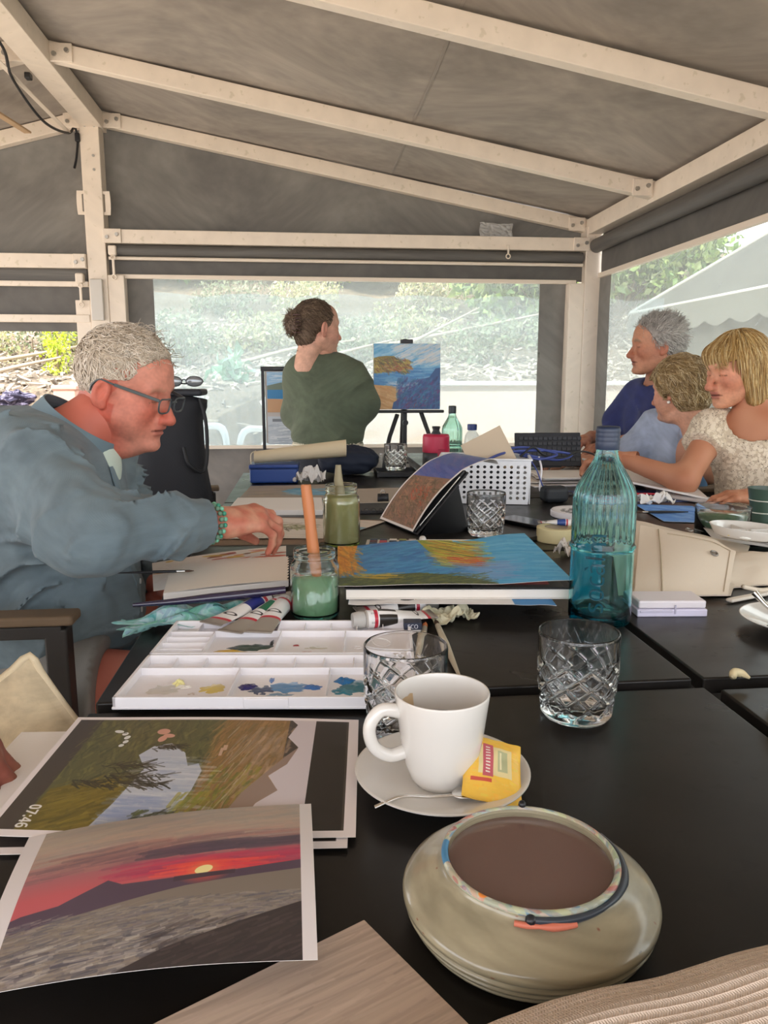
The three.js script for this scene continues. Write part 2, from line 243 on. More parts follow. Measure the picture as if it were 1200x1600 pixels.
// ---------------------------------------------------------------- outside
const sandTone = dataTex(512, 512, (u, v) => { const n = tiled(u, v, 6, 5, 5) * 0.35, s = tiled(u, v, 60, 8, 2) * 0.2; return [0.88 + n + s, 0.86 + n + s, 0.83 + n + s]; }, true);
tag(part(scene, 'ground', metric(new THREE.PlaneGeometry(80, 60).rotateX(-PI / 2), 0.4), mat('#cdc1b3', 0.9, { map: sandTone }), [0, -0.03, -8]), 'pale sandy ground outside the tent', 'ground', null, 'structure');
const bankY = (x, z) => {
  const front = x < -0.35 ? 1.0 - Math.max(0, z + 7.2) * 1.4 : z > -7 ? -0.2 : 1.0;
  return (z > -7.2 ? front : z > -10 ? 1.0 + (-7.2 - z) * 0.13 : 1.364 + (-10 - z) * 0.36) + 0.1 * noise(x * 0.9, z * 0.9, 2) * smooth(-7, -8, z) + 0.03 * noise(x * 4, z * 4);
};
const mulchTone = dataTex(512, 512, (u, v) => { const a = tiled(u, v, 40, 3, 3), b = tiled(u, v, 7, 6, 4), k = 0.5 + a * 0.8 + b * 0.35; return [0.5 * k + 0.3, 0.46 * k + 0.27, 0.41 * k + 0.24]; }, true);
{
  const P = [], I = [], U = [], nx = 90, nz = 60;
  for (let j = 0; j <= nz; j++) for (let i = 0; i <= nx; i++) { const x = lerp(-13, 15, i / nx), z = lerp(-7.05, -17, j / nz); P.push(x, bankY(x, z), z); U.push(x * 0.9, z * 0.9); }
  for (let j = 0; j < nz; j++) for (let i = 0; i < nx; i++) { const a = j * (nx + 1) + i, b = a + nx + 1; I.push(a, a + 1, b, a + 1, b + 1, b); }
  const b = part(scene, 'bank', geom(P, I, null, U), mat('#c4bdb2', 0.95, { map: mulchTone, bumpMap: mulchTone, bumpScale: 0.006 })); tag(b, 'dry mulched garden bank rising behind the tent', 'bank', null, 'structure');
  const P2 = [], I2 = [], U2 = [], n2 = 24; for (let j = 0; j <= n2; j++) for (let i = 0; i <= n2; i++) { const x = lerp(-13, -0.3, i / n2), z = lerp(-6.4, -7.06, j / n2); P2.push(x, bankY(x, z), z); U2.push(x * 0.9, z * 0.9); }
  for (let j = 0; j < n2; j++) for (let i = 0; i < n2; i++) { const a = j * (n2 + 1) + i, b = a + n2 + 1; I2.push(a, a + 1, b, a + 1, b + 1, b); }
  part(b, 'bank_toe', geom(P2, I2, null, U2), b.material);
}
const wallStain = canvasTex(512, 256, (g, w, h) => { g.fillStyle = '#f0e6dc'; g.fillRect(0, 0, w, h); const r = rng(5); for (let i = 0; i < 26; i++) { const x = r() * w, y = h * (0.35 + r() * 0.7), s = 14 + r() * 50; g.fillStyle = `rgba(${200 + r() * 30},${150 + r() * 30},${105 + r() * 30},${0.1 + r() * 0.18})`; g.beginPath(); for (let k = 0; k <= 18; k++) { const a = k / 18 * 2 * PI, q = s * (0.7 + 0.5 * r()); g.lineTo(x + Math.cos(a) * q * 1.5, y + Math.sin(a) * q * 0.7); } g.fill(); } for (let i = 0; i < 700; i++) { g.fillStyle = `rgba(150,110,80,${r() * 0.12})`; g.fillRect(r() * w, r() * h, 1 + r() * 3, 1 + r() * 3); } });
{ const w = thing('garden_wall', 'low pale rendered wall holding back the garden bank', 'wall', [0, 0, 0], 0, null, 'structure'); const m = mat('#f2dfd2', 0.9, { map: wallStain }); const g = new THREE.BoxGeometry(4.0, 1.06, 0.2); part(w, 'wall_body', g, m, [1.7, 0.53, -7.0]); part(w, 'coping', box(4.05, 0.04, 0.26, 0.01), mat('#e6dfd6', 0.85), [1.7, 1.07, -7.0]); }

// loose chips lying on the bank
const leafGeo = (() => { const P = [0, 0, 0, 0.5, 0.35, 0.12, 0, 1, 0.02, -0.5, 0.35, 0.12]; return geom(P, [0, 1, 2, 0, 2, 3]); })();
function scatter(parent, name, geo, m, n, place, seed) {
  const r = rng(seed), im = new THREE.InstancedMesh(geo, m, n), M = new THREE.Matrix4(), q = new THREE.Quaternion(), c = new THREE.Color();
  for (let i = 0; i < n; i++) { const { p, e, s, col } = place(r, i); M.compose(p, q.setFromEuler(new THREE.Euler(...e)), s); im.setMatrixAt(i, M); im.setColorAt(i, c.setRGB(...col)); }
  im.name = parent === scene ? numbered(name) : name; im.castShadow = im.receiveShadow = true; im.userData.kind = 'stuff'; parent.add(im); return im;
}
tag(scatter(scene, 'mulch', new THREE.BoxGeometry(1, 0.25, 0.35), mat('#ffffff', 0.9), 5600, (r) => { const x = -6.5 + r() * 13, z = -6.6 - r() * 5.2, k = 0.35 + r() * 0.75, s = 0.03 + r() * 0.07; if (z > -7.15 && x > -0.4) return { p: V(x, 0.9, -8.5 + r()), e: [r(), r() * 6, r()], s: V(s, s, s), col: [0.4, 0.33, 0.25] }; return { p: V(x, bankY(x, z) + 0.012, z), e: [r() * 0.9 - 0.45, r() * 6.3, r() * 0.9 - 0.45], s: V(s * 1.4, s, s), col: [0.62 * k, 0.52 * k, 0.41 * k] }; }, 21), 'wood chips and dry leaf litter scattered over the bank', 'mulch', null, 'stuff');
const leafMat = mat('#ffffff', 0.75, { transmission: 0.35 });
const stemMat = mat('#8b7a66', 0.9);
function shrub(name, label, cat, p, [rx, ry, rz], n, size, cols, seed, group, trunkH = 0.2) {
  const o = thing(name, label, cat, p, 0, group), r0 = rng(seed + 1), clumps = [...Array(9)].map(() => V((r0() - 0.5) * 1.5 * rx, ry * (0.35 + r0() * 1.15), (r0() - 0.5) * 1.5 * rz));
  scatter(o, 'foliage', leafGeo, leafMat, n, (r) => {
    const c = clumps[Math.floor(r() * 9)], d = V(r() - 0.5, r() - 0.5, r() - 0.5).normalize().multiplyScalar(0.55 * Math.cbrt(0.25 + r() * 0.75)), c0 = cols[Math.floor(r() * cols.length)], k = 0.65 + r() * 0.6, s = size * (0.6 + r() * 0.8);
    return { p: V(c.x + d.x * rx, Math.max(0.02, c.y + d.y * ry), c.z + d.z * rz), e: [r() * 6.3, r() * 6.3, r() * 6.3], s: V(s * 0.55, s, s), col: c0.map((v) => v * k) };
  }, seed);
  for (const c of clumps.slice(0, 5)) part(o, 'stem', taper([[0, -0.1, 0], [c.x * 0.4, c.y * 0.5, c.z * 0.4], [c.x, c.y, c.z]], [0.02 + ry * 0.012, 0.012, 0.005], 8, 5), stemMat);
  return o;
}
const dry = [[0.62, 0.56, 0.3], [0.5, 0.5, 0.24], [0.7, 0.62, 0.4], [0.36, 0.42, 0.2]], green = [[0.16, 0.28, 0.07], [0.28, 0.42, 0.1], [0.1, 0.19, 0.05], [0.4, 0.5, 0.16]], olive = [[0.3, 0.34, 0.2], [0.42, 0.42, 0.26], [0.22, 0.27, 0.14]], lime = [[0.62, 0.72, 0.05], [0.75, 0.8, 0.1], [0.5, 0.62, 0.06]];
const bx = (x, z) => [x, bankY(x, z) - 0.05, z];
[[-5.4, -8.8], [-4.5, -9.2], [-3.7, -8.7], [-3.0, -9.1], [-2.4, -9.6], [-4.1, -10], [-2.9, -10.3], [-5.2, -10.4]].forEach(([x, z], i) => shrub('dry_shrub', 'pale dry shrub on the mulched bank beyond the open bay', 'shrub', bx(x, z), [0.6, 0.42, 0.5], 1300, 0.05, i % 3 ? dry : olive, 40 + i, 'dry shrubs on the bank'));
shrub('flowering_shrub', 'bright yellow green shrub beside the cream jamb', 'shrub', bx(-2.52, -8.3), [0.16, 0.42, 0.16], 900, 0.045, lime, 61);
[[-1.4, -9.4], [-0.4, -10.2], [0.7, -9.6], [1.5, -10.6], [2.4, -9.5], [0.2, -11.5], [-1.0, -12], [1.9, -12]].forEach(([x, z], i) => shrub('bank_shrub', 'sparse olive shrub seen through the back window', 'shrub', bx(x, z), [0.6, 0.36, 0.4], 1100, 0.07, i % 2 ? dry : olive, 70 + i, 'olive shrubs on the bank'));
shrub('agave', 'pale green leafy plant behind the small easel', 'plant', bx(-0.72, -7.9), [0.18, 0.18, 0.18], 110, 0.15, [[0.28, 0.5, 0.32], [0.4, 0.6, 0.4]], 83);
[[-6, -14], [-4.4, -14.4], [-2.8, -13.8], [-1.2, -14.2], [0.3, -13.8], [1.9, -14.2], [3.4, -13.8], [4.8, -14.2], [6.2, -13.6], [-3.6, -15.6], [-0.5, -15.4], [1.1, -15.6], [2.6, -15.4], [-2, -15.5]].forEach(([x, z], i) => shrub('hedge_tree', 'dense green tree along the top of the bank', 'tree', bx(x, z), [1.2, 1.15, 0.8], 4200, 0.17, i % 3 === 1 ? [...green, ...lime] : green, 90 + i, 'trees on top of the bank'));
[[3.6, -11, 1.3, 1.3], [5.2, -12.5, 1.6, 1.6]].forEach(([x, z, rx, ry], i) => shrub('garden_tree', 'leafy tree standing beyond the white pavilion', 'tree', bx(x, z), [rx, ry, 1], 3600, 0.15, [...green, [0.45, 0.55, 0.25]], 120 + i, 'trees beyond the pavilion'));
const fallen = [[[-4.6, -8.0], [-3.3, -8.7], 0.35, 0.5], [[-3.7, -7.9], [-2.2, -9.1], 0.5, 0.3], [[-3.2, -7.6], [-2.35, -7.9], 0.28, 0.2], [[-0.1, -8.6], [1.0, -8.9], 0.16, 0.3], [[0.7, -8.9], [2.3, -10.2], 0.1, 0.55], [[-0.8, -9.4], [0.6, -9.2], 0.15, 0.3], [[1.0, -10.4], [2.8, -9.1], 0.2, 0.6]];
fallen.forEach(([a, b, r, h], i) => single('fallen_branch', i < 3 ? 'bare grey branch leaning on the bank beyond the open bay' : 'bleached fallen branch on the bank behind the back window', 'branch', taper([[a[0], bankY(...a) + 0.03, a[1]], [(a[0] + b[0]) / 2, bankY((a[0] + b[0]) / 2, (a[1] + b[1]) / 2) + h * 0.6, (a[1] + b[1]) / 2], [b[0], bankY(...b) + h, b[1]]], [0.026, 0.02, 0.01], 16, 7), mat('#b3a48f', 0.9), [0, 0, 0], null, i < 3 ? 'branches beyond the open bay' : 'branches behind the window'));
single('bare_sapling', 'thin bare sapling on the bank beyond the open bay', 'tree', merge([taper([[-3.55, 0.9, -7.8], [-3.75, 1.4, -7.8], [-3.95, 2.0, -7.8], [-4.1, 2.6, -7.8]], [0.025, 0.02, 0.016, 0.01], 14, 6), taper([[-3.8, 1.55, -7.8], [-3.55, 1.75, -7.75], [-3.35, 1.82, -7.7]], [0.012, 0.008, 0.004], 8, 5)]), mat('#7b6e60', 0.9));
single('clay_planter', 'terracotta pink block standing on the bank beyond the open bay', 'planter', merge([box(0.19, 0.2, 0.2, 0.02), box(0.215, 0.04, 0.22, 0.012).translate(0, 0.09, 0)]), mat('#d3a794', 0.8), [-2.0, 0.95, -6.85]);
single('patterned_bundle', 'crumpled patterned cloth bundle on the bank beyond the open bay', 'bundle', (() => { const g = new THREE.IcosahedronGeometry(0.13, 4), p = g.attributes.position; for (let i = 0; i < p.count; i++) { const k = 0.8 + 0.5 * noise(p.getX(i) * 14, p.getY(i) * 14, p.getZ(i) * 14); p.setXYZ(i, p.getX(i) * k * 1.3, p.getY(i) * k * 0.75, p.getZ(i) * k); } g.computeVertexNormals(); return g; })(), mat('#8e8ba0', 0.85, { map: dataTex(128, 128, (u, v) => (tiled(u, v, 18, 2, 2) > 0.05 ? [0.85, 0.82, 0.85] : [0.28, 0.25, 0.35]), true) }), [-2.4, 0.94, -6.75]);

// white plastic garden chairs behind the window
const whitePlastic = mat('#f5f3ee', 0.4);
function gardenChair(label, p, ry) {
  const o = thing('garden_chair', label, 'chair', p, ry, 'white chairs outside the window');
  part(o, 'seat', box(0.46, 0.03, 0.44, 0.012), whitePlastic, [0, 0.43, 0]);
  for (const [x, z] of [[-1, -1], [1, -1], [-1, 1], [1, 1]]) part(o, 'leg', taper([[x * 0.2, 0.43, z * 0.19], [x * 0.24, 0, z * 0.24]], [0.025, 0.02], 4, 8), whitePlastic);
  const bk = part(o, 'backrest', merge([box(0.46, 0.05, 0.03, 0.012).translate(0, 0.86, -0.25), box(0.46, 0.04, 0.03, 0.012).translate(0, 0.52, -0.22), box(0.045, 0.45, 0.03, 0.012).translate(-0.21, 0.67, -0.235), box(0.045, 0.45, 0.03, 0.012).translate(0.21, 0.67, -0.235)]), whitePlastic);
  for (let i = -3; i <= 3; i++) { part(bk, 'lattice_slat', box(0.018, 0.4, 0.012, 0.004), whitePlastic, [i * 0.055, 0.69, -0.238], [0, 0, 0.5]); part(bk, 'lattice_slat', box(0.018, 0.4, 0.012, 0.004), whitePlastic, [i * 0.055, 0.69, -0.226], [0, 0, -0.5]); }
  for (const s of [-1, 1]) part(o, 'armrest', taper([[s * 0.22, 0.66, -0.22], [s * 0.26, 0.65, 0.05], [s * 0.24, 0.45, 0.2]], [0.022, 0.026, 0.02], 10, 8), whitePlastic);
  return o;
}
gardenChair('white plastic garden chair with lattice back outside the window', [-0.93, -0.02, -6.0], 0.45).scale.setScalar(1.15);
gardenChair('white plastic garden chair half hidden behind the easel print', [-0.2, -0.02, -6.15], -0.4).scale.setScalar(1.1);

// white pavilion beyond the side window
{
  const pv = thing('pavilion', 'pale grey pavilion tent with fringed eave and vent slots', 'tent', [3.85, 0, -9]), skin = mat('#4d4c46', 0.8, { map: clothTone }), wallM = mat('#86847b', 0.8, { map: clothTone }), eY = 1.86, L = 8.5;
  const tri = (pts, m, name) => part(pv, name, geom(pts.flat(), pts.length === 4 ? [0, 1, 2, 0, 2, 3] : [0, 1, 2], null, pts.flatMap((p) => [p[2] * 0.5 + p[0] * 0.3, p[1] * 0.5])), m);
  tri([[0, eY, 0], [0, eY, L], [2.4, 3.5, L], [2.4, 3.5, 1.6]], skin, 'roof_slope'); tri([[0, eY, 0], [2.4, 3.5, 1.6], [4.8, eY, 0]], skin, 'roof_hip');
  tri([[0.12, 0, 0.1], [0.12, eY, 0.1], [0.12, eY, L], [0.12, 0, L]], wallM, 'side_wall'); tri([[0.12, 0, 0.1], [4.7, 0, 0.1], [4.7, eY, 0.1], [0.12, eY, 0.1]], wallM, 'end_wall');
  part(pv, 'eave_rail', box(0.05, 0.05, L, 0.01), mat('#bab7ae', 0.5), [0, eY, L / 2]);
  part(pv, 'hip_cord', taper([[0, eY + 0.01, 0], [1.2, 2.68, 0.8], [2.4, 3.51, 1.6]], [0.03, 0.03, 0.03], 8, 6), mat('#8f8d86', 0.6));
  part(pv, 'valance', sheet((u, v) => { const z = u * L, b = -0.2 - 0.06 * Math.abs(Math.sin(z * 7)); return [-0.03, eY + lerp(b, 0, v), z]; }, 240, 2, 0.003), [mat('#66655e', 0.8), mat('#66655e', 0.8)]);
  for (let k = 0; k < 2; k++) for (let j = 0; j < 4; j++) { const t = 0.36 + j * 0.05; part(pv, 'vent_slot', box(0.02, 0.02, 0.55), mat('#6f6d66', 0.8), [2.4 * t, lerp(eY, 3.5, t) + 0.012, 3.0 + k * 1.0]); }
}
// ---------------------------------------------------------------- tables
const T0 = 0.754;                                                   // the nearest row stands a little lower
const tableTone = dataTex(512, 512, (u, v) => { const n = tiled(u, v, 14, 3, 5) * 0.22 + (tiled(u, v, 70, 5, 2) > 0.36 ? 0.12 : 0); return [0.9 + n, 0.9 + n, 0.9 + n]; }, true);
const tableRough = dataTex(512, 512, (u, v) => 0.78 + tiled(u, v, 10, 8, 5) * 0.35 + (tiled(u, v, 48, 2, 2) > 0.3 ? 0.12 : 0));
const tableTopMat = mat('#221f1d', 0.42, { map: tableTone, roughnessMap: tableRough, specularIntensity: 0.6 });
const tableEdgeMat = mat('#3a3836', 0.4), tableLegMat = mat('#2b2a29', 0.45, { metalness: 0.3 });
function table(label, x0, x1, z0, z1, top) {
  const w = x1 - x0, d = z0 - z1, o = thing('dining_table', label, 'table', [(x0 + x1) / 2, 0, (z0 + z1) / 2], 0, 'dark tables pushed together');
  part(o, 'tabletop', metric(box(w, 0.022, d, 0.003)), tableTopMat, [0, top - 0.011, 0]);
  part(o, 'apron', merge([box(w - 0.04, 0.03, 0.02).translate(0, 0, d / 2 - 0.03), box(w - 0.04, 0.03, 0.02).translate(0, 0, -d / 2 + 0.03), box(0.02, 0.03, d - 0.08).translate(w / 2 - 0.03, 0, 0), box(0.02, 0.03, d - 0.08).translate(-w / 2 + 0.03, 0, 0)]), tableEdgeMat, [0, top - 0.037, 0]);
  for (const [sx, sz] of [[-1, -1], [1, -1], [-1, 1], [1, 1]]) part(o, 'leg', box(0.045, top - 0.052, 0.045, 0.004), tableLegMat, [sx * (w / 2 - 0.045), (top - 0.052) / 2 + 0.012, sz * (d / 2 - 0.045)]);
}
table('dark table under the cup and the prints', -0.245, 0.472, -0.13, -0.83, T0); table('dark table beyond the gap near the small tan block', 0.488, 1.19, -0.13, -0.822, T0);
[['under the white paint palette', -0.842, -1.54], ['under the tall green jar and the drawing hand', -1.55, -2.25], ['under the blue box and bamboo roll', -2.26, -2.98]].forEach(([s, a, b]) => table('dark table ' + s, -0.24, 0.463, a, b, TOP));
[['under the cream brush roll', -0.842, -1.54], ['under the glass bowl of green water', -1.55, -2.25], ['under the drawing boards of the seated women', -2.26, -2.98], ['before the woman in the dark blue top', -2.99, -3.7]].forEach(([s, a, b]) => table('dark table ' + s, 0.477, 1.18, a, b, TOP));

// ---------------------------------------------------------------- common materials
const paper = mat('#e9e2da', 0.85), paperWhite = mat('#f2eeea', 0.8), paperGrey = mat('#cfc6bd', 0.85), porcelain = mat('#dfdbd5', 0.16, { clearcoat: 0.6, clearcoatRoughness: 0.08 }), whitePl = mat('#f0edf0', 0.32);
const glass = mat('#ffffff', 0.02, { transmission: 1, thickness: 0.003, ior: 1.5 });
const print = (t, rough = 0.42) => new THREE.MeshPhysicalMaterial({ map: t, roughness: rough });
const chrome = mat('#d8d6d2', 0.18, { metalness: 1 });

// ---------------------------------------------------------------- squat paint water jar
{
  const o = thing('water_bowl', 'squat glass water bowl with paint smeared rim and murky brown water', 'bowl', [0.146, T0, -0.459]);
  const gl = mat('#ada591', 0.3, { map: dataTex(512, 128, (u, v) => { const n = tiled(u, v, 14, 2, 4) * 0.25, s = tiled(u, v, 60, 6, 2); return s > 0.42 ? [0.75, 0.45, 0.38] : s < -0.45 ? [0.45, 0.42, 0.33] : [0.9 + n, 0.89 + n, 0.84 + n]; }, true), clearcoat: 0.8, clearcoatRoughness: 0.12 });
  const pr = [[0.0, 0.0], [0.05, 0.0], [0.066, 0.0], [0.0735, 0.0012], [0.0768, 0.0035], [0.0775, 0.0052], [0.0755, 0.0064], [0.0775, 0.0072], [0.0806, 0.0092], [0.0812, 0.0112], [0.0792, 0.0124], [0.0812, 0.0132], [0.0838, 0.0152], [0.0842, 0.0172], [0.0824, 0.0184], [0.0838, 0.0192], [0.0855, 0.0212], [0.0858, 0.0245], [0.0842, 0.0275], [0.0785, 0.032], [0.07, 0.0368], [0.0632, 0.0402], [0.0598, 0.0426], [0.0585, 0.045], [0.0582, 0.047]];
  part(o, 'bowl_body', lathe(pr, 96), gl);
  const blobs = canvasTex(1024, 64, (g, w, h) => { g.fillStyle = '#a9ad98'; g.fillRect(0, 0, w, h); const r = rng(3), cs = ['#b7b79c', '#9aa19a', '#c9b2a4', '#9fb58b', '#d4917f', '#a8bcc0', '#cfd3c0', '#c2c59a', '#5f86a6', '#b6a78f', '#a95d5d', '#d8d9cf']; for (let i = 0; i < 620; i++) { g.globalAlpha = 0.35 + r() * 0.5; g.fillStyle = cs[Math.floor(r() * cs.length)]; g.beginPath(); g.ellipse(r() * w, r() * h, 3 + r() * 22, 2 + r() * 8, r(), 0, 7); g.fill(); } g.globalAlpha = 0.9; g.fillStyle = '#3f86b8'; g.fillRect(w * 0.49, 0, w * 0.07, h * 0.6); g.fillStyle = '#ef8a3a'; g.beginPath(); g.ellipse(w * 0.38, 20, 9, 12, 0, 0, 7); g.fill(); });
  part(o, 'rim', new THREE.TorusGeometry(0.0572, 0.0024, 12, 120).rotateX(PI / 2).translate(0, 0.0478, 0), mat('#ffffff', 0.35, { map: blobs }));
  part(o, 'inner_wall', lathe([[0.0549, 0.049], [0.0545, 0.044], [0.058, 0.039]], 64), gl);
  part(o, 'murky_water', lathe([[0, 0.043], [0.0555, 0.043]], 64), mat('#6d534c', 0.07, { clearcoat: 1, clearcoatRoughness: 0.02 }));
  const arc = (a0, a1, r, y, rad) => taper([...Array(9)].map((_, i) => { const a = lerp(a0, a1, i / 8); return [Math.cos(a) * r, y, Math.sin(a) * r]; }), [rad, rad * 1.1, rad * 0.75, rad * 1.5, rad * 1.3, rad], 40, 8);
  part(o, 'dried_paint', arc(1.85, -0.35, 0.0608, 0.0455, 0.0024), mat('#39404a', 0.3));
  part(o, 'dried_paint', new THREE.SphereGeometry(0.0036, 10, 8), mat('#22242a', 0.3), [-0.0165, 0.0455, 0.0585]);
  part(o, 'dried_paint', new THREE.SphereGeometry(0.003, 10, 8), mat('#15171c', 0.3), [0.011, 0.0512, -0.0572]);
  part(o, 'dried_paint', arc(2.0, 1.4, 0.063, 0.0435, 0.0018), mat('#d97b62', 0.4));
}
// ---------------------------------------------------------------- cup, saucer, spoon, sugar packet
{
  const c = [0.118, T0, -0.636];
  const s = thing('saucer', 'white porcelain saucer under the coffee cup', 'saucer', c);
  part(s, 'saucer_dish', lathe([[0, 0.003], [0.026, 0.003], [0.028, 0.0], [0.032, 0.0], [0.034, 0.003], [0.056, 0.009], [0.076, 0.0165], [0.079, 0.0185], [0.0788, 0.0198], [0.076, 0.0192], [0.055, 0.0122], [0.034, 0.0068], [0.0, 0.006]], 80), porcelain);
  const u = thing('coffee_cup', 'white porcelain coffee cup with finished coffee on the saucer', 'cup', [c[0] - 0.001, T0 + 0.0065, c[2]]);
  part(u, 'cup_body', lathe([[0, 0.001], [0.019, 0.001], [0.021, 0], [0.024, 0.0005], [0.0285, 0.007], [0.033, 0.02], [0.0375, 0.045], [0.041, 0.072], [0.0425, 0.0845], [0.0418, 0.0862], [0.0403, 0.0855], [0.0385, 0.072], [0.0345, 0.045], [0.029, 0.018], [0.022, 0.007], [0, 0.006]], 80), porcelain);
  part(u, 'handle', taper([[-0.037, 0.07, 0.004], [-0.055, 0.0735, 0.008], [-0.0655, 0.06, 0.01], [-0.062, 0.041, 0.009], [-0.048, 0.03, 0.006], [-0.034, 0.031, 0.003]], [0.0065, 0.006, 0.0058, 0.0058, 0.006, 0.0065], 32, 12), porcelain);
  part(u, 'coffee', lathe([[0, 0.052], [0.035, 0.052]], 48), mat('#5a4a41', 0.1, { clearcoat: 1 }));
  part(u, 'coffee_stain', (() => { const P = [], I = [], n = 16; for (let i = 0; i <= n; i++) for (let j = 0; j <= 4; j++) { const a = lerp(2.6, 4.1, i / n), y = lerp(0.0565 + 0.004 * noise(i * 0.4, 3), 0.07 + 0.006 * noise(i * 0.5), j / 4), r = lerp(0.0345, 0.0385, (y - 0.045) / 0.027) - 0.0003; P.push(Math.cos(a) * r, y, Math.sin(a) * r); } for (let i = 0; i < n; i++) for (let j = 0; j < 4; j++) { const k = i * 5 + j; I.push(k, k + 1, k + 5, k + 1, k + 6, k + 5); } return geom(P, I); })(), mat('#c7ab86', 0.5));
  const sp = thing('teaspoon', 'steel teaspoon lying across the coffee saucer', 'spoon', [0, T0, 0]);
  part(sp, 'handle', taper([[0.052, 0.0155, -0.582], [0.075, 0.0205, -0.588], [0.1, 0.0155, -0.594], [0.122, 0.0135, -0.598]], [0.0022, 0.0016, 0.0014, 0.0016], 24, 8), chrome);
  part(sp, 'spoon_bowl', (() => { const g = new THREE.SphereGeometry(1, 20, 12); g.scale(0.017, 0.003, 0.0105); return g; })(), chrome, [0.136, 0.0145, -0.6005], [0, 0.25, 0]);
  const pk = canvasTex(256, 320, (g, w, h) => { g.fillStyle = '#f0c04e'; g.fillRect(0, 0, w, h); const r = rng(8); for (let i = 0; i < 260; i++) { g.fillStyle = `rgba(${225 + r() * 30},${170 + r() * 50},${50 + r() * 70},.35)`; g.fillRect(r() * w, r() * h, 4 + r() * 30, 2 + r() * 12); } g.fillStyle = '#e4d29c'; g.fillRect(60, 60, 150, 150); g.fillStyle = '#c4606a'; g.fillRect(80, 50, 46, 170); g.fillStyle = '#e9dcd0'; for (let i = 0; i < 9; i++) g.fillRect(92, 66 + i * 16, 20, 7); g.fillStyle = '#b6b78e'; g.fillRect(146, 76, 44, 110); g.fillStyle = '#e9dfb6'; g.fillRect(155, 86, 8, 90); g.fillStyle = '#d05a4a'; g.fillRect(30, 230, 90, 18); });
  const q = single('sugar_packet', 'yellow sugar packet with red print leaning on the saucer', 'packet', sheet((a, b) => { const e = Math.pow(Math.sin(PI * clamp(a, 0.001, 0.999)), 0.45) * Math.pow(Math.sin(PI * clamp(b, 0.001, 0.999)), 0.45); return [(a - 0.5) * 0.05 * (1 + 0.08 * Math.abs(b - 0.5)) - (b - 0.5) * 0.004, 0.0075 * e + 0.0015 * noise(a * 5, b * 5, 4), -(b - 0.5) * 0.066]; }, 20, 24, 0.001), [print(pk, 0.3), mat('#e9b94c', 0.4)], [0.158, T0 + 0.027, -0.612], null);
  q.rotation.set(0.42, -0.28, -0.1);
}
// ---------------------------------------------------------------- cut glass tumblers
const cutGlass = (() => { // diamond cuts sunk into the lower two thirds of the wall
  const H = 0.096, nA = 168, nY = 72, P = [], I = [], cut = (a, y) => { const t = y / H; if (t < 0.1 || t > 0.74) return 0; const k = 10, s = a * k / (2 * PI), h = t * 4.4, f1 = Math.abs(((s + h) % 1 + 1) % 1 - 0.5), f2 = Math.abs(((s - h) % 1 + 1) % 1 - 0.5), fade = smooth(0.1, 0.16, t) * (1 - smooth(0.66, 0.74, t)); const g = (f) => Math.max(0, 1 - f / 0.15); return -0.0028 * fade * Math.max(g(f1), g(f2)); };
  for (let j = 0; j <= nY; j++) for (let i = 0; i <= nA; i++) { const a = i / nA * 2 * PI, y = H * j / nY, t = j / nY, r = 0.0385 + 0.0052 * smooth(0, 0.55, t) - 0.004 * (1 - smooth(0, 0.06, t)) - 0.0006 * smooth(0.97, 1, t) + cut(a, y); P.push(Math.cos(a) * r, y, Math.sin(a) * r); }
  for (let j = 0; j < nY; j++) for (let i = 0; i < nA; i++) { const a = j * (nA + 1) + i, b = a + nA + 1; I.push(a, b, a + 1, b, b + 1, a + 1); }
  const outer = geom(P, I); const inner = lathe([[0.0431, H], [0.0424, H + 0.0008], [0.0415, H], [0.0405, 0.06], [0.0378, 0.025], [0.034, 0.014], [0, 0.0125]], 84), base = lathe([[0, 0.0025], [0.026, 0.0015], [0.031, 0], [0.0345, 0]], 84);
  return merge([outer, inner, base]);
})();
function tumbler(label, x, z, y = TOP) { return single('glass_tumbler', label, 'glass', cutGlass, glass, [x, y, z], null, 'cut glass tumblers'); }
tumbler('empty cut glass tumbler in front of the teal bottle', 0.292, -0.772, T0); tumbler('empty cut glass tumbler just behind the coffee cup', 0.099, -0.748, T0); tumbler('cut glass tumbler before the perforated white basket', 0.401, -1.667, TOP + 0.012); tumbler('cut glass tumbler standing on the dark tray', 0.337, -2.86, TOP + 0.02);
